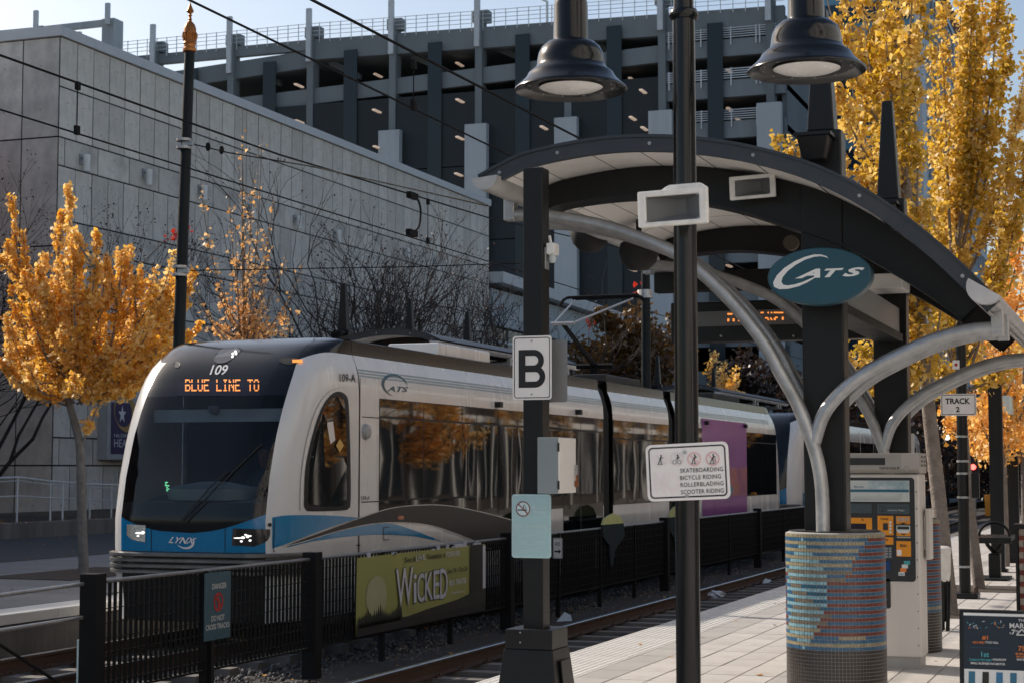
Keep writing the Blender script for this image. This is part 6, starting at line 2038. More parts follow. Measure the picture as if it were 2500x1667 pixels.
for i in range(18):
    px = 2084 + 6.6 * i
    L2 = 12 if i in (8, 9, 15, 16) else 6.5
    p, q = mpt(px, 1217), mpt(px + L2, 1217 - L2)
    lst.append([(p[0], p[1]), (p[0] + 0.003, p[1]), (q[0] + 0.003, q[1]), (q[0], q[1])])
    p = mpt(px - 3, 1219.5)
    lst.append([(p[0], p[1]), (p[0] + 0.018, p[1]), (p[0] + 0.018, p[1] + 0.004), (p[0], p[1] + 0.004)])
fr.polys('map_stations', lst, 'sign_black', mp_, 4)
mrect('panel_label', 2075, 1229, 2128, 1251, 'machine_panel')
pl = mrect('panel_label', 2142, 1230, 2220, 1253, 'machine_panel')
a = mpt(2155, 1241)
fr.ring('step_ring', a[0], a[1], 0.024, 0.03, 'machine_dark', pl, 4, 20)
fr.text('step_number', '2', a[0] - 0.013, a[1] - 0.02, 0.04, 'machine_dark', pl, 4, bold=0.03)
a = mpt(2168, 1240)
fr.text('step_text', 'Insert Payment', a[0], a[1], 0.018, 'machine_dark', pl, 4, w=0.17, bold=0.02)
a = mpt(2168, 1247)
fr.text('step_text', 'Inserte Pago', a[0], a[1], 0.016, 'map_white', pl, 4, w=0.14)
m_ = mrect('screen_surround', 2072, 1263, 2129, 1296, 'machine_orange')
mrect('screen', 2072, 1277, 2115, 1293, 'screen_dark', 4, m_)
a = mpt(2103, 1270)
fr.text('caret', '^', a[0], a[1], 0.02, 'sign_black', m_, 4, bold=0.02)
m_ = mrect('coin_panel', 2143, 1258, 2181, 1305, 'machine_orange')
a = mpt(2150, 1268)
fr.text('panel_text', 'Coins', a[0], a[1], 0.022, 'sign_black', m_, 4, w=0.065, bold=0.02)
mrect('coin_slot', 2156, 1276, 2168, 1293, 'machine_dark', 4, m_)
for k in range(4):
    a = mpt(2174, 1274 + k * 8)
    fr.disc('coin', a[0], a[1], 0.011, 'map_white', m_, 4, 12)
m_ = mrect('bill_panel', 2188, 1259, 2222, 1278, 'machine_orange')
for k in range(5):
    mrect('bill_mark', 2191 + 6 * k, 1262, 2195 + 6 * k, 1271, 'machine_grey', 4, m_)
a, b = mpt(2194, 1275), mpt(2216, 1275)
fr.poly('arrow_mark', [(a[0], a[1]), ((a[0] + b[0]) / 2, a[1] - 0.012), (b[0], b[1])], 'sign_black', m_, 4)
m_ = mrect('bill_slot', 2189, 1282, 2222, 1296, 'map_white')
mrect('slot_mouth', 2191, 1284, 2220, 1291, 'machine_dark', 4, m_)
m_ = mrect('bill_guide', 2189, 1297, 2223, 1307, 'machine_orange')
mrect('slot_lip', 2192, 1295, 2219, 1300, 'plain_white', 5, m_)
a, b = mpt(2197, 1302), mpt(2215, 1302)
fr.poly('arrow_mark', [(a[0], a[1]), ((a[0] + b[0]) / 2, a[1] - 0.010), (b[0], b[1])], 'sign_black', m_, 4)
mrect('slot_line', 2190, 1309, 2223, 1312, 'machine_grey')
m_ = mrect('card_panel', 2140, 1310, 2181, 1328, 'machine_orange')
a = mpt(2150, 1318)
fr.text('panel_text', 'Cards', a[0], a[1], 0.020, 'sign_black', m_, 4, w=0.065, bold=0.02)
m_ = mrect('keypad', 2142, 1334, 2178, 1361, 'machine_panel', 3)
lst = []
for j in range(4):
    for i in range(4):
        a = mpt(2145 + 8.5 * i, 1340 + 6.5 * j)
        lst.append([(a[0], a[1]), (a[0] + 0.02, a[1]), (a[0] + 0.02, a[1] + 0.014), (a[0], a[1] + 0.014)])
fr.polys('key', lst, 'sign_grey', m_, 4)
mrect('card_reader', 2150, 1369, 2174, 1392, 'screen_blue')
m_ = mrect('bill_notice', 2189, 1320, 2224, 1357, 'machine_orange')
a = mpt(2198, 1334)
fr.text('panel_text', 'Bills', a[0], a[1], 0.024, 'sign_black', m_, 4, w=0.055, bold=0.02)
mrect('notice_picture', 2190, 1341, 2201, 1355, 'paler_red', 4, m_)
for k, (px, py, m) in enumerate(((2207, 1368, 'poster_teal'), (2202, 1377, 'map_white'), (2198, 1386, 'poster_orange'), (2194, 1395, 'map_white'))):
    cdx = mrect('card_logo', px, py, px + 15, py + 9, m, 3 + k)
    if k == 3:
        a = mpt(px + 2, py + 7.5)
        fr.text('card_text', 'VISA', a[0], a[1], 0.014, 'poster_blue', cdx, 4 + k, w=0.04, bold=0.02)
mb = MB()
for k in range(10):
    mb.box(MX1 - 0.03, MX1 - 0.022, MY0 - 0.006, MY0, 0.2 + 0.145 * k, 0.21 + 0.145 * k)
mb.build('rivets', 'machine_dark', tm)['kind'] = 'stuff'
MB().box(MX1 + 0.02, MX1 + 0.06, MY0 + 0.22, MY0 + 0.42, 0.92, 1.36).box(MX1, MX1 + 0.02, MY0 + 0.25, MY0 + 0.3, 1.0, 1.3).build('side_shield', 'stainless', tm, bevel=0.006)
# ================================================================ SANDWICH BOARD
AY = 9.55
ab = thing('sandwich_board', 'black framed sandwich board with a navy market poster at lower right', 'sign board', (-0.65, AY + 0.15, 0))
tl_, = (at(2342, 1487, Y=AY),)
AX0, AZ1 = tl_.x, tl_.z
AW, AH = 0.70, AZ1 - 0.03
lean = 0.12
fr = Frame((AX0, AY - lean * AH / 1.0 * 0.5, AZ1 - AH), (1, 0, 0), (0, lean, 1))
Lh = AH * math.sqrt(1 + lean ** 2)
fr.o = Vector((AX0, AY - lean * AH, AZ1 - AH))
mb = MB()
for (x0, y0, x1, y1) in ((0, 0, 0.022, Lh), (AW - 0.022, 0, AW, Lh), (0.022, Lh - 0.024, AW - 0.022, Lh), (0.022, 0.06, AW - 0.022, 0.085)):
    mb.prism([fr.p(x0, y0), fr.p(x1, y0), fr.p(x1, y1), fr.p(x0, y1)], -fr.n * 0.02)
mb.build('front_frame', 'black_paint', ab)
fr.plate('poster', [(0.02, 0.08), (AW - 0.02, 0.08), (AW - 0.02, Lh - 0.02), (0.02, Lh - 0.02)], 0.006, 'poster_navy', ab)
b2 = Frame((AX0 + AW, AY + lean * AH + 0.04, AZ1 - AH), (-1, 0, 0), (0, -lean, 1))
b2.plate('rear_leaf', [(0, 0), (AW, 0), (AW, Lh), (0, Lh)], 0.02, 'black_paint', ab)
def apt(px, py):
    r = (_fw + _rt * ((px - 1250.0) / _F) - _up * ((py - 833.5) / _F))
    t = (fr.o - Vector((0, 0, CAMH))).dot(fr.n) / r.dot(fr.n)
    return fr.inv(Vector((0, 0, CAMH)) + r * t)
def abt(t_, px, py, h, m, wpx, align='L', bold=0.02):
    a, b = apt(px, py), apt(px + wpx, py)
    fr.text('lettering', t_, a[0], a[1], h, m, ab, 4, w=abs(b[0] - a[0]), bold=bold)
u0, u1 = apt(2348, 1497), apt(2500, 1500)
fr.rect('top_strip', 0.022, u0[1] - 0.008, AW - 0.022, u0[1] + 0.006, 'poster_white', ab, 3)
abt('#1', 2398, 1561, 0.024, 'poster_orange', 14)
abt("NC'S FIRST", 2375, 1569.5, 0.0115, 'poster_orange', 30)
abt('FOOD HALL', 2407, 1569.5, 0.0115, 'poster_white', 31)
abt('1st', 2396, 1602, 0.026, 'poster_teal', 19)
abt("CHARLOTTE'S FIRST", 2366, 1611.5, 0.0115, 'poster_teal', 56)
abt('NONPROFIT', 2424, 1611.5, 0.0115, 'poster_white', 33)
abt('SMALL BUSINESS INCUBATOR', 2370, 1620, 0.0115, 'poster_white', 84)
abt('THE', 2486, 1516, 0.012, 'poster_white', 20)
abt('MARKET', 2465, 1532, 0.026, 'poster_white', 66)
abt('7', 2470, 1548, 0.026, 'poster_white', 9)
abt('TH', 2479, 1542.5, 0.011, 'poster_white', 8)
abt('AT', 2465, 1547, 0.010, 'poster_white', 4)
a, b, c_ = apt(2482, 1549), apt(2508, 1549), apt(2495, 1535)
mb = MB()
for p, q in ((a, b), (b, c_), (c_, a)):
    d2 = Vector((q[0] - p[0], q[1] - p[1])).normalized() * 0.003
    mb.add([fr.p(p[0] - d2.y, p[1] + d2.x, 4), fr.p(q[0] - d2.y, q[1] + d2.x, 4), fr.p(q[0] + d2.y, q[1] - d2.x, 4), fr.p(p[0] + d2.y, p[1] - d2.x, 4)], [(0, 1, 2, 3)])
mb.build('triangle_mark', 'poster_white', ab, recalc=False)
abt('75+', 2486, 1588, 0.026, 'poster_orange', 28)
abt('BUSINESSES', 2480, 1597, 0.0105, 'poster_orange', 40)
abt('INCUBATED', 2482, 1604, 0.0105, 'poster_orange', 36)
abt('SINCE 2012', 2482, 1611, 0.0105, 'poster_white', 36)
for k, m in enumerate(('poster_orange', 'poster_teal', 'poster_blue', 'aqua_light')):
    lst = []
    for i in range(6):
        px, py = random.uniform(2362, 2452), random.uniform(1515, 1532)
        a = apt(px, py)
        an = random.uniform(0, math.pi)
        dx_, dy_ = 0.007 * math.cos(an), 0.007 * math.sin(an)
        lst.append([(a[0] - dx_ - dy_ * 0.2, a[1] - dy_ + dx_ * 0.2), (a[0] + dx_ - dy_ * 0.2, a[1] + dy_ + dx_ * 0.2), (a[0] + dx_ + dy_ * 0.2, a[1] + dy_ - dx_ * 0.2), (a[0] - dx_ + dy_ * 0.2, a[1] - dy_ - dx_ * 0.2)])
    fr.polys('confetti', lst, m, ab, 4)
q = apt(2350, 1631)
fr.rect('picture_strip', 0.024, 0.09, AW - 0.03, q[1], 'poster_white', ab, 3)
for k in range(7):
    x = 0.035 + k * 0.07
    fr.poly('picture_window', [(x, 0.1), (x + 0.035, 0.1), (x + 0.045, q[1] - 0.012), (x + 0.012, q[1] - 0.012)], ('map_blue', 'banner_dark', 'poster_blue')[k % 3], ab, 4)
a, b = apt(2369, 1579), apt(2443, 1579)
fr.rect('rule', a[0], a[1], b[0], a[1] + 0.001, 'poster_blue', ab, 4)
# ================================================================ MORE PLATFORM FURNITURE
# post with the track sign
tp_ = thing('sign_post', 'round black post carrying the track 2 sign behind the ticket machine', 'post', (-2.38, 23.9, 0))
MB().lathe([(0.0, 0.05), (0.075, 0.05), (0.068, 4.4), (0.0, 4.42)], (-2.38, 23.9, 0), 24).build('shaft', 'black_paint', tp_, smooth=40)
fl = MB().box(-2.56, -2.2, 23.72, 24.08, 0.0, 0.07).build('base_plate', 'black_paint', tp_, bevel=0.015)
mb = MB()
for a_, b_ in ((-0.14, -0.14), (0.14, -0.14), (0.14, 0.14), (-0.14, 0.14)):
    mb.tube([(-2.38 + a_, 23.9 + b_, 0.05), (-2.38 + a_, 23.9 + b_, 0.15)], 0.014, 6)
mb.build('anchor_bolts', 'rail_rust', fl)['kind'] = 'stuff'
for py in (1065, 1125, 1155, 1213, 1382):
    z = at(2345, py, Y=23.9).z
    MB().lathe([(0.072, -0.014), (0.082, -0.014), (0.082, 0.014), (0.072, 0.014)], (-2.38, 23.9, z), 18).build('band', 'galv', tp_, smooth=30)
z = at(2345, 1185, Y=23.9).z
MB().box(-2.27, -2.17, 23.85, 23.95, z - 0.16, z + 0.17).build('call_box', 'black_paint', tp_, bevel=0.01)
a, b = at(2297, 1014, Y=23.8), at(2383, 960, Y=23.8)
s, f = plate_sign('track_sign', 'white sign reading TRACK 2 partly hidden by ginkgo leaves', a.x, b.x, a.z, b.z, 23.8, 'sign_white')
W1, H1 = b.x - a.x, b.z - a.z
f.ringpts(f.rrect_pts(0.012, 0.012, W1 - 0.012, H1 - 0.012, 0.02), f.rrect_pts(0.02, 0.02, W1 - 0.02, H1 - 0.02, 0.016), 'border', 'sign_black', s, 1)
f.text('lettering', 'TRACK', W1 * 0.13, H1 * 0.53, H1 * 0.27, 'sign_black', s, 2, w=W1 * 0.70, bold=0.03)
f.text('lettering', '2', W1 * 0.43, H1 * 0.16, H1 * 0.25, 'sign_black', s, 2, bold=0.03)
p = at(2334, 890, Y=23.8)
s, f = plate_sign('small_notice', 'small white notice with a red mark high on the track sign post', p.x - 0.045, p.x + 0.045, p.z - 0.06, p.z + 0.06, 23.8, 'sign_white', r=0.005)
f.disc('mark', 0.045, 0.06, 0.022, 'danger_red', s, 1, 12)
p = at(2222, 1080, Y=17.3)
MB().box(p.x - 0.04, p.x + 0.04, 17.3, 17.31, p.z - 0.11, p.z + 0.09).build('notice_plate', 'sign_white', sh)
# posts of the next shelter
for k, (px, y_) in enumerate(((2440, 30.2), (2478, 33.2))):
    p = at(px, 1400, Y=y_)
    q_ = thing('black_post', ('broad black post behind the bench', 'broad black post right of the bench at the picture edge')[k], 'post', (p.x, y_, 0), 'posts of the next shelter')
    MB().box(p.x - 0.12, p.x + 0.1, y_ - 0.1, y_ + 0.1, 0, 3.2).build('shaft', 'black_paint', q_, bevel=0.012)
    MB().box(p.x - 0.16, p.x + 0.14, y_ - 0.14, y_ + 0.14, 0, 0.05).build('foot', 'black_paint', q_)
a, b = at(2437, 1010, Y=31.5), at(2466, 965, Y=31.5)
hp_ = thing('hanging_panel', 'pale blue hanging panel between the two broad black posts', 'sign', (a.x, 31.5, a.z))
MB().box(a.x, b.x, 31.5, 32.5, a.z, b.z).build('board', 'aqua_light', hp_, bevel=0.02)
# bench
def bench(x, y, label):
    be = thing('bench', label, 'bench', (x, y, 0), 'black platform benches')
    MB().box(x - 0.09, x + 0.09, y - 0.1, y + 0.1, 0.02, 0.40).build('pedestal', 'black_paint', be, bevel=0.02)
    MB().box(x - 0.22, x + 0.22, y - 0.5, y + 0.5, 0, 0.03).build('foot_plate', 'pole_dark', be, bevel=0.008)
    MB().tube(catmull([(x - 0.14, y, 0.61), (x - 0.1, y, 0.52), (x, y, 0.42), (x + 0.1, y, 0.52), (x + 0.14, y, 0.61)], 4), 0.03, 8).build('yoke', 'black_paint', be, smooth=True)
    for k in range(6):
        xx = x - 0.26 + 0.104 * k
        MB().box(xx - 0.045, xx + 0.045, y - 0.75, y + 0.75, 0.62, 0.665).build('slat', 'black_paint', be, bevel=0.008)
    MB().box(x - 0.31, x + 0.31, y - 0.78, y - 0.72, 0.58, 0.67).build('end_rail', 'black_paint', be, bevel=0.008)
    for yy in (0.0,):
        MB().tube([(x + 0.23 * math.cos(t), y + yy, 0.665 + 0.21 * math.sin(t)) for t in np.linspace(0, math.pi, 13)], 0.022, 8).build('armrest', 'black_paint', be, smooth=True)
    return be
bench(-2.35, 28.2, 'black slatted bench with hoop armrest on a single pedestal')
p = at(2520, 1390, Z=0)
bench(-1.65, 29.6, 'black bench cut off by the right picture edge')
# litter bin by the tree
lb = thing('litter_bin', 'silver and black litter bin beside the mosaic drum and tree trunk', 'bin', (-2.05, 18.9, 0))
p = at(2298, 1560, Z=0)
byy = 19.0
bxx = at(2294, 1400, Y=byy).x
MB().lathe([(0.075, 0.10), (0.08, 0.14), (0.085, 0.80), (0.0, 0.80)], (bxx, byy, 0), 20).build('body', 'black_paint', lb, smooth=40)
MB().lathe([(0.10, 0.52), (0.115, 0.60), (0.118, 0.80), (0.125, 0.82), (0.125, 0.87), (0.09, 0.89), (0.0, 0.89)], (bxx, byy, 0), 20).build('lid', 'speaker_white', lb, smooth=40)
for k in range(10):
    a = 2 * math.pi * k / 10
    MB().tube([(bxx + 0.085 * math.cos(a), byy + 0.085 * math.sin(a), 0.0), (bxx + 0.105 * math.cos(a), byy + 0.105 * math.sin(a), 0.53)], 0.011, 5).build('bar', 'black_paint', lb)
# brick pier with dark edge at the right
bk = thing('brick_pier', 'narrow red brick pier with a dark metal edge at the right picture edge', 'pier', (-1.4, 22.0, 0))
p = at(2487, 1400, Y=22.0)
qx = p.x
MB().box(qx - 0.03, qx, 21.96, 22.36, 0, 1.0).build('metal_edge', 'black_paint', bk)
MB().box(qx + 0.01, qx + 0.6, 22.01, 22.35, 0, 0.98).build('mortar_core', 'mortar', bk)
bme = MB().box(-0.098, 0.098, -0.012, 0.0, -0.0285, 0.0285).mesh('brick', 'brick')
for j in range(13):
    for i in range(3):
        piece('brick', bme, bk, (qx + 0.112 + 0.203 * i + (0.1 if j % 2 else 0) - (0.05 if j % 2 else 0), 22.01, 0.04 + 0.0695 * j))
MB().box(qx - 0.05, qx + 0.62, 21.94, 22.38, 0.985, 1.04).build('cap', 'black_paint', bk)
# marker at the platform end and signals beyond
ye = thing('edge_marker', 'bright yellow marker panel standing at the far platform edge', 'marker', tuple(at(2415, 1262, Z=0)))
p = at(2415, 1262, Z=0)
MB().box(p.x - 0.14, p.x + 0.14, p.y - 0.04, p.y + 0.04, 0, 0.8).build('panel', 'bollard_yellow', ye, bevel=0.02)
MB().box(p.x - 0.17, p.x + 0.17, p.y - 0.07, p.y + 0.07, 0, 0.05).build('foot', 'black_paint', ye)
sg = thing('rail_signal', 'small rail signal on a post showing a red light', 'signal', tuple(at(2376, 1240, Y=70)))
p = at(2376, 1139, Y=70)
MB().box(p.x - 0.22, p.x + 0.22, 70, 70.3, p.z - 0.5, p.z + 0.5).build('head', 'signal_body', sg, bevel=0.03)
MB().tube([(p.x, 70.15, -0.5), (p.x, 70.15, p.z - 0.5)], 0.07, 8).build('post', 'sign_grey', sg)
MB().lathe([(0.0, 0.0), (0.10, 0.0), (0.11, 0.02)], (0, 0, 0), 14).build('z', 'led_red', None)
o = bpy.data.objects['z']
o.name = 'red_lamp'
o.parent = sg
o.location = (p.x - BASE[sg][0], 69.97 - BASE[sg][1], p.z - BASE[sg][2])
o.rotation_euler = (math.pi / 2, 0, 0)
dl = thing('street_lamp', 'small white distant lamp glowing below the yellow leaves', 'street lamp', tuple(at(2312, 1230, Y=90)))
p = at(2312, 1067, Y=90)
MB().lathe([(0.0, -0.14), (0.1, -0.1), (0.14, 0), (0.1, 0.1), (0, 0.14)], tuple(p), 12).build('globe', 'lamp_white', dl, smooth=True)
MB().tube([(p.x, p.y, 0), (p.x, p.y, p.z - 0.12)], 0.06, 6).build('post', 'black_paint', dl)
# litter on the track
pb = thing('plastic_bag', 'crumpled pale plastic bag lying beside the rail', 'litter', tuple(at(1745, 1452, Z=-0.5)))
p = at(1745, 1452, Z=-0.5)
vs = []
bmn = bmesh.new()
bmesh.ops.create_icosphere(bmn, subdivisions=3, radius=0.13)
for v in bmn.verts:
    k = 1 + 0.45 * mnoise.noise(v.co * 14) + 0.3 * mnoise.noise(v.co * 31)
    v.co = Vector((v.co.x * 1.4 * k, v.co.y * 1.1 * k, v.co.z * 0.62 * k))
me = bpy.data.meshes.new('sheet')
bmn.to_mesh(me)
bmn.free()
me.materials.append(M['plastic_bag'])
piece('sheet', me, pb, tuple(p))
cp = thing('paper_cup', 'pale blue paper scrap lying by the rail near the black base', 'litter', tuple(at(1378, 1517, Z=-0.45)))
p = at(1378, 1517, Z=-0.45)
MB().add([(p.x - 0.12, p.y, p.z), (p.x + 0.12, p.y - 0.02, p.z + 0.02), (p.x + 0.07, p.y + 0.08, p.z + 0.09), (p.x - 0.03, p.y + 0.1, p.z + 0.13)], [(0, 1, 2, 3)]).add([(p.x - 0.12, p.y, p.z), (p.x - 0.03, p.y + 0.1, p.z + 0.13), (p.x - 0.1, p.y + 0.2, p.z)], [(0, 1, 2)]).build('sheet', 'paper', cp)
c3 = thing('paper_scrap', 'small white paper scrap on the ties near the mosaic drum', 'litter', tuple(at(1871, 1423, Z=-0.5)))
p = at(1871, 1423, Z=-0.5)
MB().add([(p.x - 0.08, p.y, p.z), (p.x + 0.07, p.y - 0.02, p.z + 0.02), (p.x + 0.08, p.y + 0.1, p.z + 0.06), (p.x - 0.05, p.y + 0.12, p.z + 0.09)], [(0, 1, 2, 3)]).build('sheet', 'paper', c3)
# ================================================================ TREES
def bez(a, c, b, n=10):
    a, c, b = Vector(a), Vector(c), Vector(b)
    return [a * (1 - t) ** 2 + c * 2 * t * (1 - t) + b * t * t for t in [i / n for i in range(n + 1)]]
def along(pts, u):
    k = u * (len(pts) - 1)
    i = min(int(k), len(pts) - 2)
    return pts[i].lerp(pts[i + 1], k - i)
def ginkgo(label, base, trunk, branches, matname, dens, size, seed, bark='bark', r0=0.22, r1=0.07, trunk_r=(0.09, 0.05), u0=0.12, bright=0.0, group='yellow ginkgo trees along the platforms', sparse=0.0, limb=0.028, droop=0.35):
    """branches: polylines; leaves sit thickly round every branch, as on a ginkgo's short spurs"""
    rg = np.random.default_rng(seed)
    tr_ = thing('ginkgo_tree', label, 'tree', base, group)
    B = np.array(base)
    n = len(trunk)
    MB().tube(catmull(trunk, 5), [trunk_r[0] + (trunk_r[1] - trunk_r[0]) * i / ((n - 1) * 5) for i in range((n - 1) * 5 + 1)], 12).build('trunk', bark, tr_, smooth=60)
    lm = MB()
    P, Vv = [], []
    for br in branches:
        L = sum((b - a).length for a, b in zip(br, br[1:]))
        lm.tube(br, [limb * (1 - 0.85 * i / (len(br) - 1)) + 0.003 for i in range(len(br))], 5, cap=False)
        m = int(L * dens * rg.uniform(0.75, 1.2))
        # leaves gather in tufts along the branch
        nt = max(3, int(L * 11))
        tu = rg.uniform(u0, 1.0, nt)
        which = rg.integers(0, nt, m)
        u = np.clip(tu[which] + rg.normal(0, 0.02, m), u0 * 0.8, 1.0)
        if sparse:
            keep = rg.uniform(0, 1, m) < (1 - sparse * u ** 0.7)
            u = u[keep]
            which = which[keep]
            m = len(u)
        toff = rg.normal(size=(nt, 3))
        toff /= np.linalg.norm(toff, axis=1)[:, None]
        rad = r0 + (r1 - r0) * u
        c = np.array([tuple(along(br, x)) for x in u]) if m else np.zeros((0, 3))
        off = toff[which] * (rad * rg.uniform(0.2, 0.9, m))[:, None] + rg.normal(size=(m, 3)) * (rad * 0.42)[:, None]
        off[:, 2] *= 0.8
        P.append(c + off)
        shade = rg.uniform(0, 1) * 0.45
        Vv.append(np.clip(shade + rg.uniform(0, 0.6, m) + bright + 0.12 * u, 0, 1))
    lm.build('limbs', bark, tr_, smooth=60)
    P = np.concatenate(P) - B
    Vv = np.concatenate(Vv)
    o = link_mesh('crown', leaf_mesh('crown', P, size, matname, rg, Vv, droop), tr_)
    return tr_
rnd = random.Random(11)
# ---- left ginkgo
gb = at(205, 1400, Z=0)
GYp = gb.y
def gp(px, py, dy=0.0):
    return at(px, py, Y=GYp + dy)
trunk = [gb, gp(201, 1300), gp(198, 1180), gp(195, 1090), gp(182, 1030), gp(170, 985), gp(163, 930), gp(160, 880)]
br = [bez(gp(197, 1090), gp(225, 1030), gp(272, 900), 8)]
tips = [(28, 478), (55, 560), (95, 640), (140, 520), (168, 452), (178, 540), (190, 600), (240, 560), (235, 640), (262, 610), (300, 606), (322, 604), (345, 640), (380, 650), (425, 612), (405, 700), (440, 690), (470, 670), (486, 790), (478, 830), (445, 800), (420, 870), (395, 900), (350, 930), (310, 905), (28, 700), (12, 760), (35, 830), (6, 880), (40, 900), (80, 950), (110, 760), (150, 800), (200, 720), (260, 760), (320, 800), (130, 930), (250, 930), (60, 660), (210, 830), (370, 780), (300, 720), (90, 720), (165, 660), (120, 860), (230, 880), (180, 960), (320, 960), (60, 930), (420, 770)]
for (px, py) in tips:
    dy = rnd.uniform(-1.3, 1.3) * (0.35 + 0.65 * min(1, (py - 430) / 300))
    s_ = gp(rnd.uniform(158, 200), rnd.uniform(905, 990)) if px < 290 else gp(rnd.uniform(190, 265), rnd.uniform(900, 990))
    t_ = gp(px, py, dy)
    c_ = Vector((s_.x + (t_.x - s_.x) * 0.8, s_.y + (t_.y - s_.y) * 0.8, s_.z + (t_.z - s_.z) * 0.30))
    br.append(bez(s_, c_, t_, 10))
more = []
for b_ in br[1:]:
    for q in range(2):
        u = rnd.uniform(0.35, 0.8)
        s_ = along(b_, u)
        d_ = (along(b_, min(1, u + 0.15)) - s_).normalized()
        l_ = rnd.uniform(0.35, 0.75)
        t_ = s_ + d_ * l_ * 0.6 + V(rnd.uniform(-0.35, 0.35), rnd.uniform(-0.35, 0.35), rnd.uniform(0.15, 0.45))
        more.append(bez(s_, s_ + (t_ - s_) * 0.5 + V(rnd.uniform(-0.08, 0.08), 0, -0.06), t_, 6))
br += more
ginkgo('bright yellow ginkgo tree on the far platform at the left', tuple(gb), trunk, br, 'ginkgo', 215, 0.072, 21, 'bark_grey', 0.17, 0.05, (0.085, 0.05), 0.2, limb=0.02)
# ---- thin ginkgo behind the train
g2 = at(596, 900, X=-16.4)
g2b = V(-16.4, g2.y, 0)
def g2p(px, py, dy=0):
    return at(px, py, Y=g2b.y + dy)
br = []
for (px, py, sp) in ((592, 262, 0), (617, 400, 0), (640, 330, 0), (668, 470, 0), (560, 470, 0), (490, 440, 0), (740, 640, 0), (700, 610, 0), (530, 690, 0), (480, 720, 0), (655, 560, 0), (575, 560, 0), (610, 600, 0), (540, 780, 0), (500, 800, 0), (690, 780, 0), (720, 800, 0), (640, 760, 0), (580, 740, 0), (660, 800, 0), (560, 815, 0), (610, 820, 0), (475, 690, 0), (730, 760, 0)):
    t_ = g2p(px, py, rnd.uniform(-0.8, 0.8))
    s_ = g2p(rnd.uniform(588, 604), rnd.uniform(800, 880))
    c_ = Vector((s_.x + (t_.x - s_.x) * 0.8, s_.y + (t_.y - s_.y) * 0.8, s_.z + (t_.z - s_.z) * 0.35))
    br.append(bez(s_, c_, t_, 10))
ginkgo('thin pale ginkgo tree with half bare shoots behind the train', tuple(g2b), [g2b, g2p(600, 1000), g2p(598, 850), g2p(594, 600), g2p(592, 400)], br, 'ginkgo_pale', 95, 0.072, 22, 'twig_pale', 0.17, 0.05, (0.05, 0.012), 0.1, 0.1, sparse=0.92, limb=0.016)
# ---- big ginkgo behind the shelter
r1 = V(-2.28, 21.1, 0)
def rp(px, py, dy=0.0, y=21.1):
    return at(px, py, Y=y + dy)
trunk = [r1, rp(2308, 1380), rp(2290, 1200), rp(2272, 1040), rp(2258, 900), rp(2245, 760), rp(2225, 560), rp(2200, 350), rp(2180, 100)]
br = []
tips = [(1925, 330), (1890, 330), (1900, 400), (2010, -60), (2050, -90), (2090, -120), (2130, -150), (2180, -170), (2230, -120), (2255, -60), (2060, 60), (2110, 40), (2160, 20), (2035, 160), (2080, 200), (2140, 150), (2200, 140), (2235, 180), (2100, 330), (2150, 300), (2060, 420), (2095, 480), (2190, 380), (2240, 330), (2150, 480), (2210, 500), (2100, 620), (2150, 600), (2180, 700), (2120, 760), (2095, 850), (2230, 640), (2110, 930), (2160, 860), (2090, 990), (2130, 1010), (2240, 790), (2050, 560), (2000, 250), (2020, 340), (1945, 420), (2270, 560), (2300, 700), (2220, 880), (2190, 970), (2030, 880)]
for (px, py) in tips:
    t_ = rp(px, py, rnd.uniform(-1.1, 1.1))
    zz = min(900, max(200, py + rnd.uniform(250, 420)))
    s_ = rp(interp([(100, 2180), (350, 2200), (560, 2225), (760, 2245), (900, 2258), (1040, 2272)], zz), zz)
    c_ = Vector((s_.x + (t_.x - s_.x) * 0.85, s_.y + (t_.y - s_.y) * 0.85, s_.z + (t_.z - s_.z) * 0.3))
    br.append(bez(s_, c_, t_, 10))
ginkgo('tall yellow ginkgo tree rising behind the front shelter columns', tuple(r1), trunk, br, 'ginkgo_green', 225, 0.074, 23, 'bark', 0.20, 0.09, (0.10, 0.055), 0.12, limb=0.022)
# ---- second ginkgo in the row, open branches against the sky
r2 = V(-2.37, 25.8, 0)
def r2p(px, py, dy=0.0):
    return at(px, py, Y=25.8 + dy)
trunk = [r2, r2p(2368, 1250), r2p(2352, 1060), r2p(2340, 900), r2p(2330, 760), r2p(2325, 640)]
br = []
tips = [(2345, -60), (2375, -80), (2400, -30), (2360, 60), (2385, 90), (2350, 200), (2335, 300), (2440, -40), (2462, 30), (2520, 120), (2500, 180), (2300, 420), (2290, 560), (2360, 400), (2260, 480), (2530, 330), (2510, 360), (2460, 420), (2330, 520), (2310, 640), (2280, 250), (2275, 120), (2300, 20), (2340, 860), (2290, 880), (2390, 800), (2260, 960), (2310, 940), (2250, 820), (2440, 880), (2490, 860), (2350, 700)]
for (px, py) in tips:
    t_ = r2p(px, py, rnd.uniform(-1.2, 1.2))
    zz = min(960, max(680, py + rnd.uniform(380, 560)))
    s_ = r2p(interp([(640, 2325), (760, 2330), (900, 2340), (1060, 2352)], zz), zz)
    c_ = Vector((s_.x + (t_.x - s_.x) * 0.72, s_.y + (t_.y - s_.y) * 0.8, s_.z + (t_.z - s_.z) * 0.34))
    br.append(bez(s_, c_, t_, 12))
ginkgo('open crowned golden ginkgo tree second in the platform row', tuple(r2), trunk, br, 'ginkgo_green', 235, 0.076, 24, 'bark', 0.17, 0.10, (0.085, 0.05), 0.32, limb=0.026)
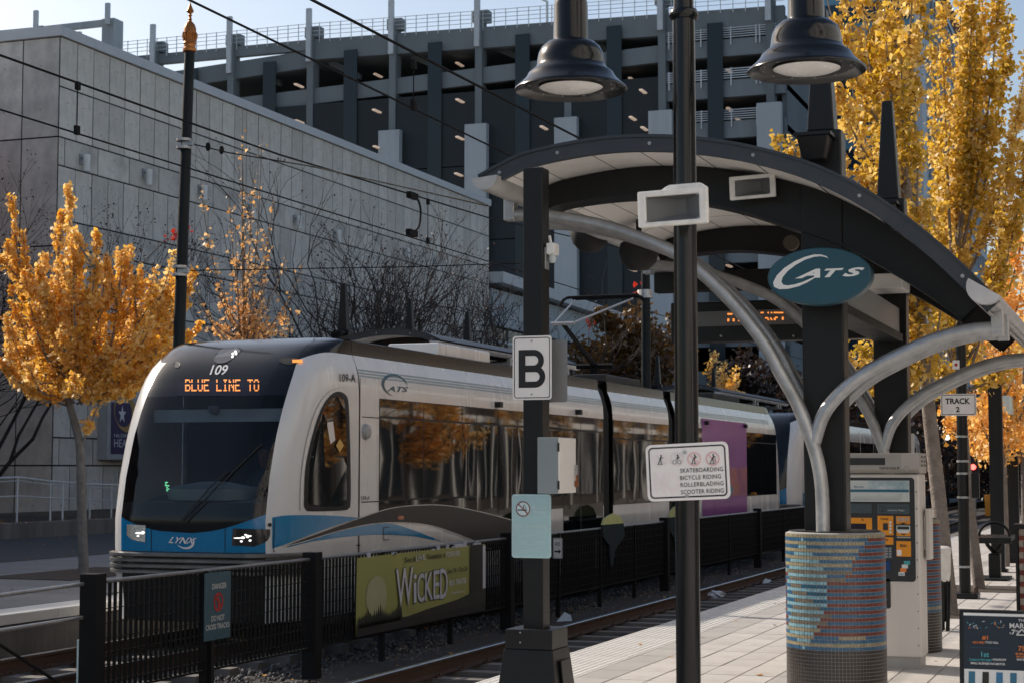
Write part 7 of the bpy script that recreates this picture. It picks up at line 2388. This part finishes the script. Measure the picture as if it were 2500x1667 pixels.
# ---- farther ginkgos along the platform
def far_ginkgo(y, x, pxc, label, seed, tipset, dens=170, mat_='ginkgo_orange', size=0.085):
    b = V(x, y, 0)
    P_ = lambda px, py, dy=0.0: at(px, py, Y=y + dy)
    top = at(pxc, 640, Y=y)
    trunk = [b, V(x, y, 1.5), V(x, y, 3.0), V(top.x, y, 5.0)]
    br = []
    for (px, py) in tipset:
        t_ = P_(px, py, rnd.uniform(-1.2, 1.2))
        z0 = max(1.9, min(4.6, t_.z - 1.2))
        s_ = V(x, y, z0)
        c_ = Vector((s_.x + (t_.x - s_.x) * 0.8, s_.y + (t_.y - s_.y) * 0.8, s_.z + (t_.z - s_.z) * 0.3))
        br.append(bez(s_, c_, t_, 8))
    return ginkgo(label, tuple(b), trunk, br, mat_, dens, size, seed, 'bark', 0.28, 0.12, (0.09, 0.05), 0.1, 0.12)
far_ginkgo(32.0, -2.5, 2455, 'sunlit orange ginkgo tree at the right picture edge', 25, [(2475, 500), (2495, 560), (2450, 640), (2500, 660), (2430, 700), (2470, 760), (2410, 760), (2500, 800), (2440, 840), (2380, 840), (2360, 800), (2420, 900), (2480, 920), (2380, 960), (2340, 990), (2440, 980), (2500, 1000), (2320, 930), (2400, 1010), (2470, 1040), (2520, 720), (2530, 900), (2300, 1000)])
far_ginkgo(39.0, -2.6, 2510, 'orange ginkgo tree behind the broad black posts', 26, [(2490, 900), (2520, 960), (2450, 960), (2500, 1040), (2460, 1020), (2540, 850), (2420, 1000), (2400, 930), (2370, 990), (2480, 1080), (2350, 940), (2330, 980), (2310, 1010)])
far_ginkgo(70.0, -16.5, 1775, 'small bright yellow ginkgo far beyond the lamp post', 27, [(1745, 850), (1760, 900), (1790, 905), (1800, 890), (1770, 940), (1735, 940), (1750, 960), (1800, 930), (1810, 960), (1770, 880), (1720, 960), (1790, 960), (1730, 880)], 70, 'ginkgo', 0.13)
far_ginkgo(24.0, 3.2, 3200, 'yellow ginkgo tree beside the market hall right of the picture', 28, [(2900 + 60 * i, 300 + 90 * (i % 6)) for i in range(14)], 120)
far_ginkgo(31.0, 3.4, 3100, 'yellow ginkgo tree farther along the market hall', 29, [(2850 + 50 * i, 450 + 70 * (i % 6)) for i in range(14)], 110)
fg = far_ginkgo(40.0, 3.4, 3000, 'yellow ginkgo tree at the far end of the market hall', 30, [(2780 + 40 * i, 560 + 60 * (i % 6)) for i in range(14)], 90)
ordn = ('fourth', 'fifth', 'sixth', 'seventh', 'eighth', 'ninth', 'tenth', 'eleventh')
for k, w_ in enumerate(ordn):
    dup(fg, (3.2 + 0.6 * (k % 2), 48.0 + 7.5 * k, 0), w_ + ' yellow ginkgo tree in the row along the market hall, right of the picture', 0.9 * k)
# ---- bare multi-stemmed trees
def bare_tree(label, base, height, spread, seed, stems=5, mat_='bark_dark', seedn=3, depth=5, seedmat='seed', group=None, extra=None, r_=0.05):
    rr = random.Random(seed)
    rg = np.random.default_rng(seed)
    t = thing('bare_tree', label, 'tree', base, group)
    trunks, twigs = MB(), MB()
    ends = []
    def grow(p, d, L, r, lev):
        pts = [p]
        q = p
        n = 3
        for i in range(n):
            d = (d + Vector((rr.gauss(0, 0.13), rr.gauss(0, 0.13), 0.05 + rr.gauss(0, 0.06)))).normalized()
            q = q + d * (L / n)
            pts.append(q)
        (trunks if lev < 2 else twigs).tube(pts, [r * (1 - 0.35 * i / n) for i in range(n + 1)], 6 if lev < 2 else 3, cap=False)
        if lev >= depth or L < 0.12:
            ends.append(q)
            return
        k = 2 if rr.random() < 0.78 else 3
        for i in range(k):
            a = rr.uniform(0, 2 * math.pi)
            o_ = d.orthogonal().normalized()
            w = d.cross(o_)
            ang = rr.uniform(0.18, 0.62)
            nd = (d * math.cos(ang) + (o_ * math.cos(a) + w * math.sin(a)) * math.sin(ang)).normalized()
            st = pts[-1] if i == 0 else pts[rr.choice((1, 2, 3))]
            grow(st, nd, L * rr.uniform(0.66, 0.92), r * 0.66, lev + 1)
    b = Vector(base)
    for i in range(stems):
        a = 2 * math.pi * (i + rr.uniform(-0.3, 0.3)) / stems
        d = Vector((math.cos(a) * spread, math.sin(a) * spread, 1)).normalized()
        grow(b + Vector((math.cos(a) * 0.12, math.sin(a) * 0.12, 0)), d, height * rr.uniform(0.26, 0.34), r_, 0)
    trunks.build('trunk', mat_, t, smooth=60)
    twigs.build('twigs', mat_, t)
    if seedn:
        E_ = np.array([tuple(e) for e in ends])
        P = np.repeat(E_, seedn, 0)
        P = P + rg.normal(size=P.shape) * 0.10 - np.array(base)
        link_mesh('seed_heads', leaf_mesh('seed_heads', P, 0.06, seedmat, rg), t)
    return t
gname = 'bare trees in front of the theatre wall'
for k, (px, sc, sd, lab) in enumerate(((770, 1.0, 41, 'leftmost leafless dark tree in front of the theatre wall behind the train'), (905, 1.02, 42, 'leafless dark tree with spreading stems behind the train roof'), (1020, 0.95, 43, 'leafless dark tree right of the jumper cable against the concrete wall'), (1150, 0.92, 44, 'leafless dark tree at the far corner of the concrete wall'))):
    r = (_fw + _rt * ((px - 1250.0) / _F))
    y = -23.0 / (r.x / r.y)
    bare_tree(lab, (-23.0, y, 0.0), 8.1 * sc * (y / 44) ** 0.5, 0.38, sd, 5, 'bark_dark', 2, 6, group=gname, r_=0.095)
dk = bare_tree('large dense reddish bare tree against the shaded end wall of the theatre', (-32.4, 42.4, 0.3), 9.6, 0.42, 51, 8, 'bark_dark', 4, 6, r_=0.075)
d2 = bare_tree('second tangled bare tree at the far left edge below the theatre', (-33.2, 39.6, 0.0), 9.0, 0.42, 52, 7, 'bark_dark', 4, 6, r_=0.075)
def sprig(parent, pts, n, size, matname, seed, name='red_leaves'):
    rg = np.random.default_rng(seed)
    P = np.concatenate([np.repeat(np.array([tuple(p)]), n, 0) + rg.normal(size=(n, 3)) * 0.05 for p in pts]) - np.array(BASE[parent])
    return link_mesh(name, leaf_mesh(name, P, size, matname, rg), parent)
tw = [at(300, 700, X=-22), at(350, 640, X=-22), at(405, 585, X=-22), at(432, 573, X=-22), at(458, 556, X=-22)]
MB().tube(tw, [0.02, 0.016, 0.012, 0.009, 0.005], 4).build('long_twig', 'bark_dark', dk)
sprig(dk, [at(x, y, X=-22) for x, y in ((412, 580), (426, 574), (434, 572), (442, 568), (450, 562), (456, 556))], 6, 0.13, 'red_leaf', 5)
# ---- leafy background trees
def leafy(label, base, h, rx, rz, n, size, matname, seed, cat='tree', name='leafy_tree', clumps=34, group=None):
    rg = np.random.default_rng(seed)
    t = thing(name, label, cat, base, group)
    b = Vector(base)
    mb = MB().tube([b, b + V(0.1, 0, h * 0.35), b + V(0, 0.1, h * 0.7)], [h * 0.022, h * 0.016, h * 0.006], 8)
    c = []
    for i in range(clumps):
        d = rg.normal(size=3)
        d /= np.linalg.norm(d)
        q = rg.uniform(0.35, 1.0)
        c.append((d[0] * rx * q, d[1] * rx * q, h - rz + d[2] * rz * q * 0.95))
        mb.tube([b + V(0, 0, h * 0.3), b + Vector(c[-1]) * 0.6 + V(0, 0, h * 0.05), b + Vector(c[-1])], [h * 0.008, h * 0.005, h * 0.002], 4, cap=False)
    mb.build('trunk', 'bark_dark', t)
    c = np.array(c)
    w = rg.integers(0, clumps, n)
    cr = rg.uniform(0.16, 0.34, clumps) * rx
    off = rg.normal(size=(n, 3))
    off /= np.linalg.norm(off, axis=1)[:, None]
    P = c[w] + off * (cr[w] * rg.uniform(0.4, 1.1, n))[:, None]
    tone = rg.uniform(0, 0.55, clumps)
    link_mesh('crown', leaf_mesh('crown', P, size, matname, rg, np.clip(tone[w] + rg.uniform(0, 0.45, n), 0, 1)), t)
    return t
bt_ = leafy('brown and olive autumn tree behind the pantograph', (-20.0, 70.0, 0), 9.2, 2.9, 3.6, 9000, 0.20, 'brown_leaf', 61)
sprig(bt_, [at(x, y, Y=66) for x, y in ((1583, 672), (1560, 697), (1556, 712), (1545, 716), (1440, 800), (1446, 790))], 2, 0.26, 'red_leaf', 8)
leafy('dark brown bushy tree beyond the far shelter roofs', (-18.2, 84.0, 0), 8.0, 3.4, 4.0, 8000, 0.24, 'dark_leaf', 62)
leafy('dark leafless looking tree left of the ticket machine beyond the trains', (-14.2, 92.0, 0), 7.4, 3.2, 3.7, 7000, 0.24, 'dark_leaf', 63)
leafy('low dark tree beside the brown tree behind the train', (-24.0, 74.0, 0), 7.0, 3.0, 3.4, 6000, 0.22, 'dark_leaf', 64)
leafy('dark tree under the pale roof edge of the low wing', (-27.0, 80.0, 0), 6.8, 3.0, 3.3, 6000, 0.22, 'brown_leaf', 65)
leafy('dark street tree at the end of the platform', (-10.0, 104.0, 0), 7.2, 3.4, 3.4, 6000, 0.26, 'dark_leaf', 66)
leafy('dark street tree beside the end of the platform', (-4.0, 106.0, 0), 7.6, 3.6, 3.6, 6000, 0.26, 'dark_leaf', 67)
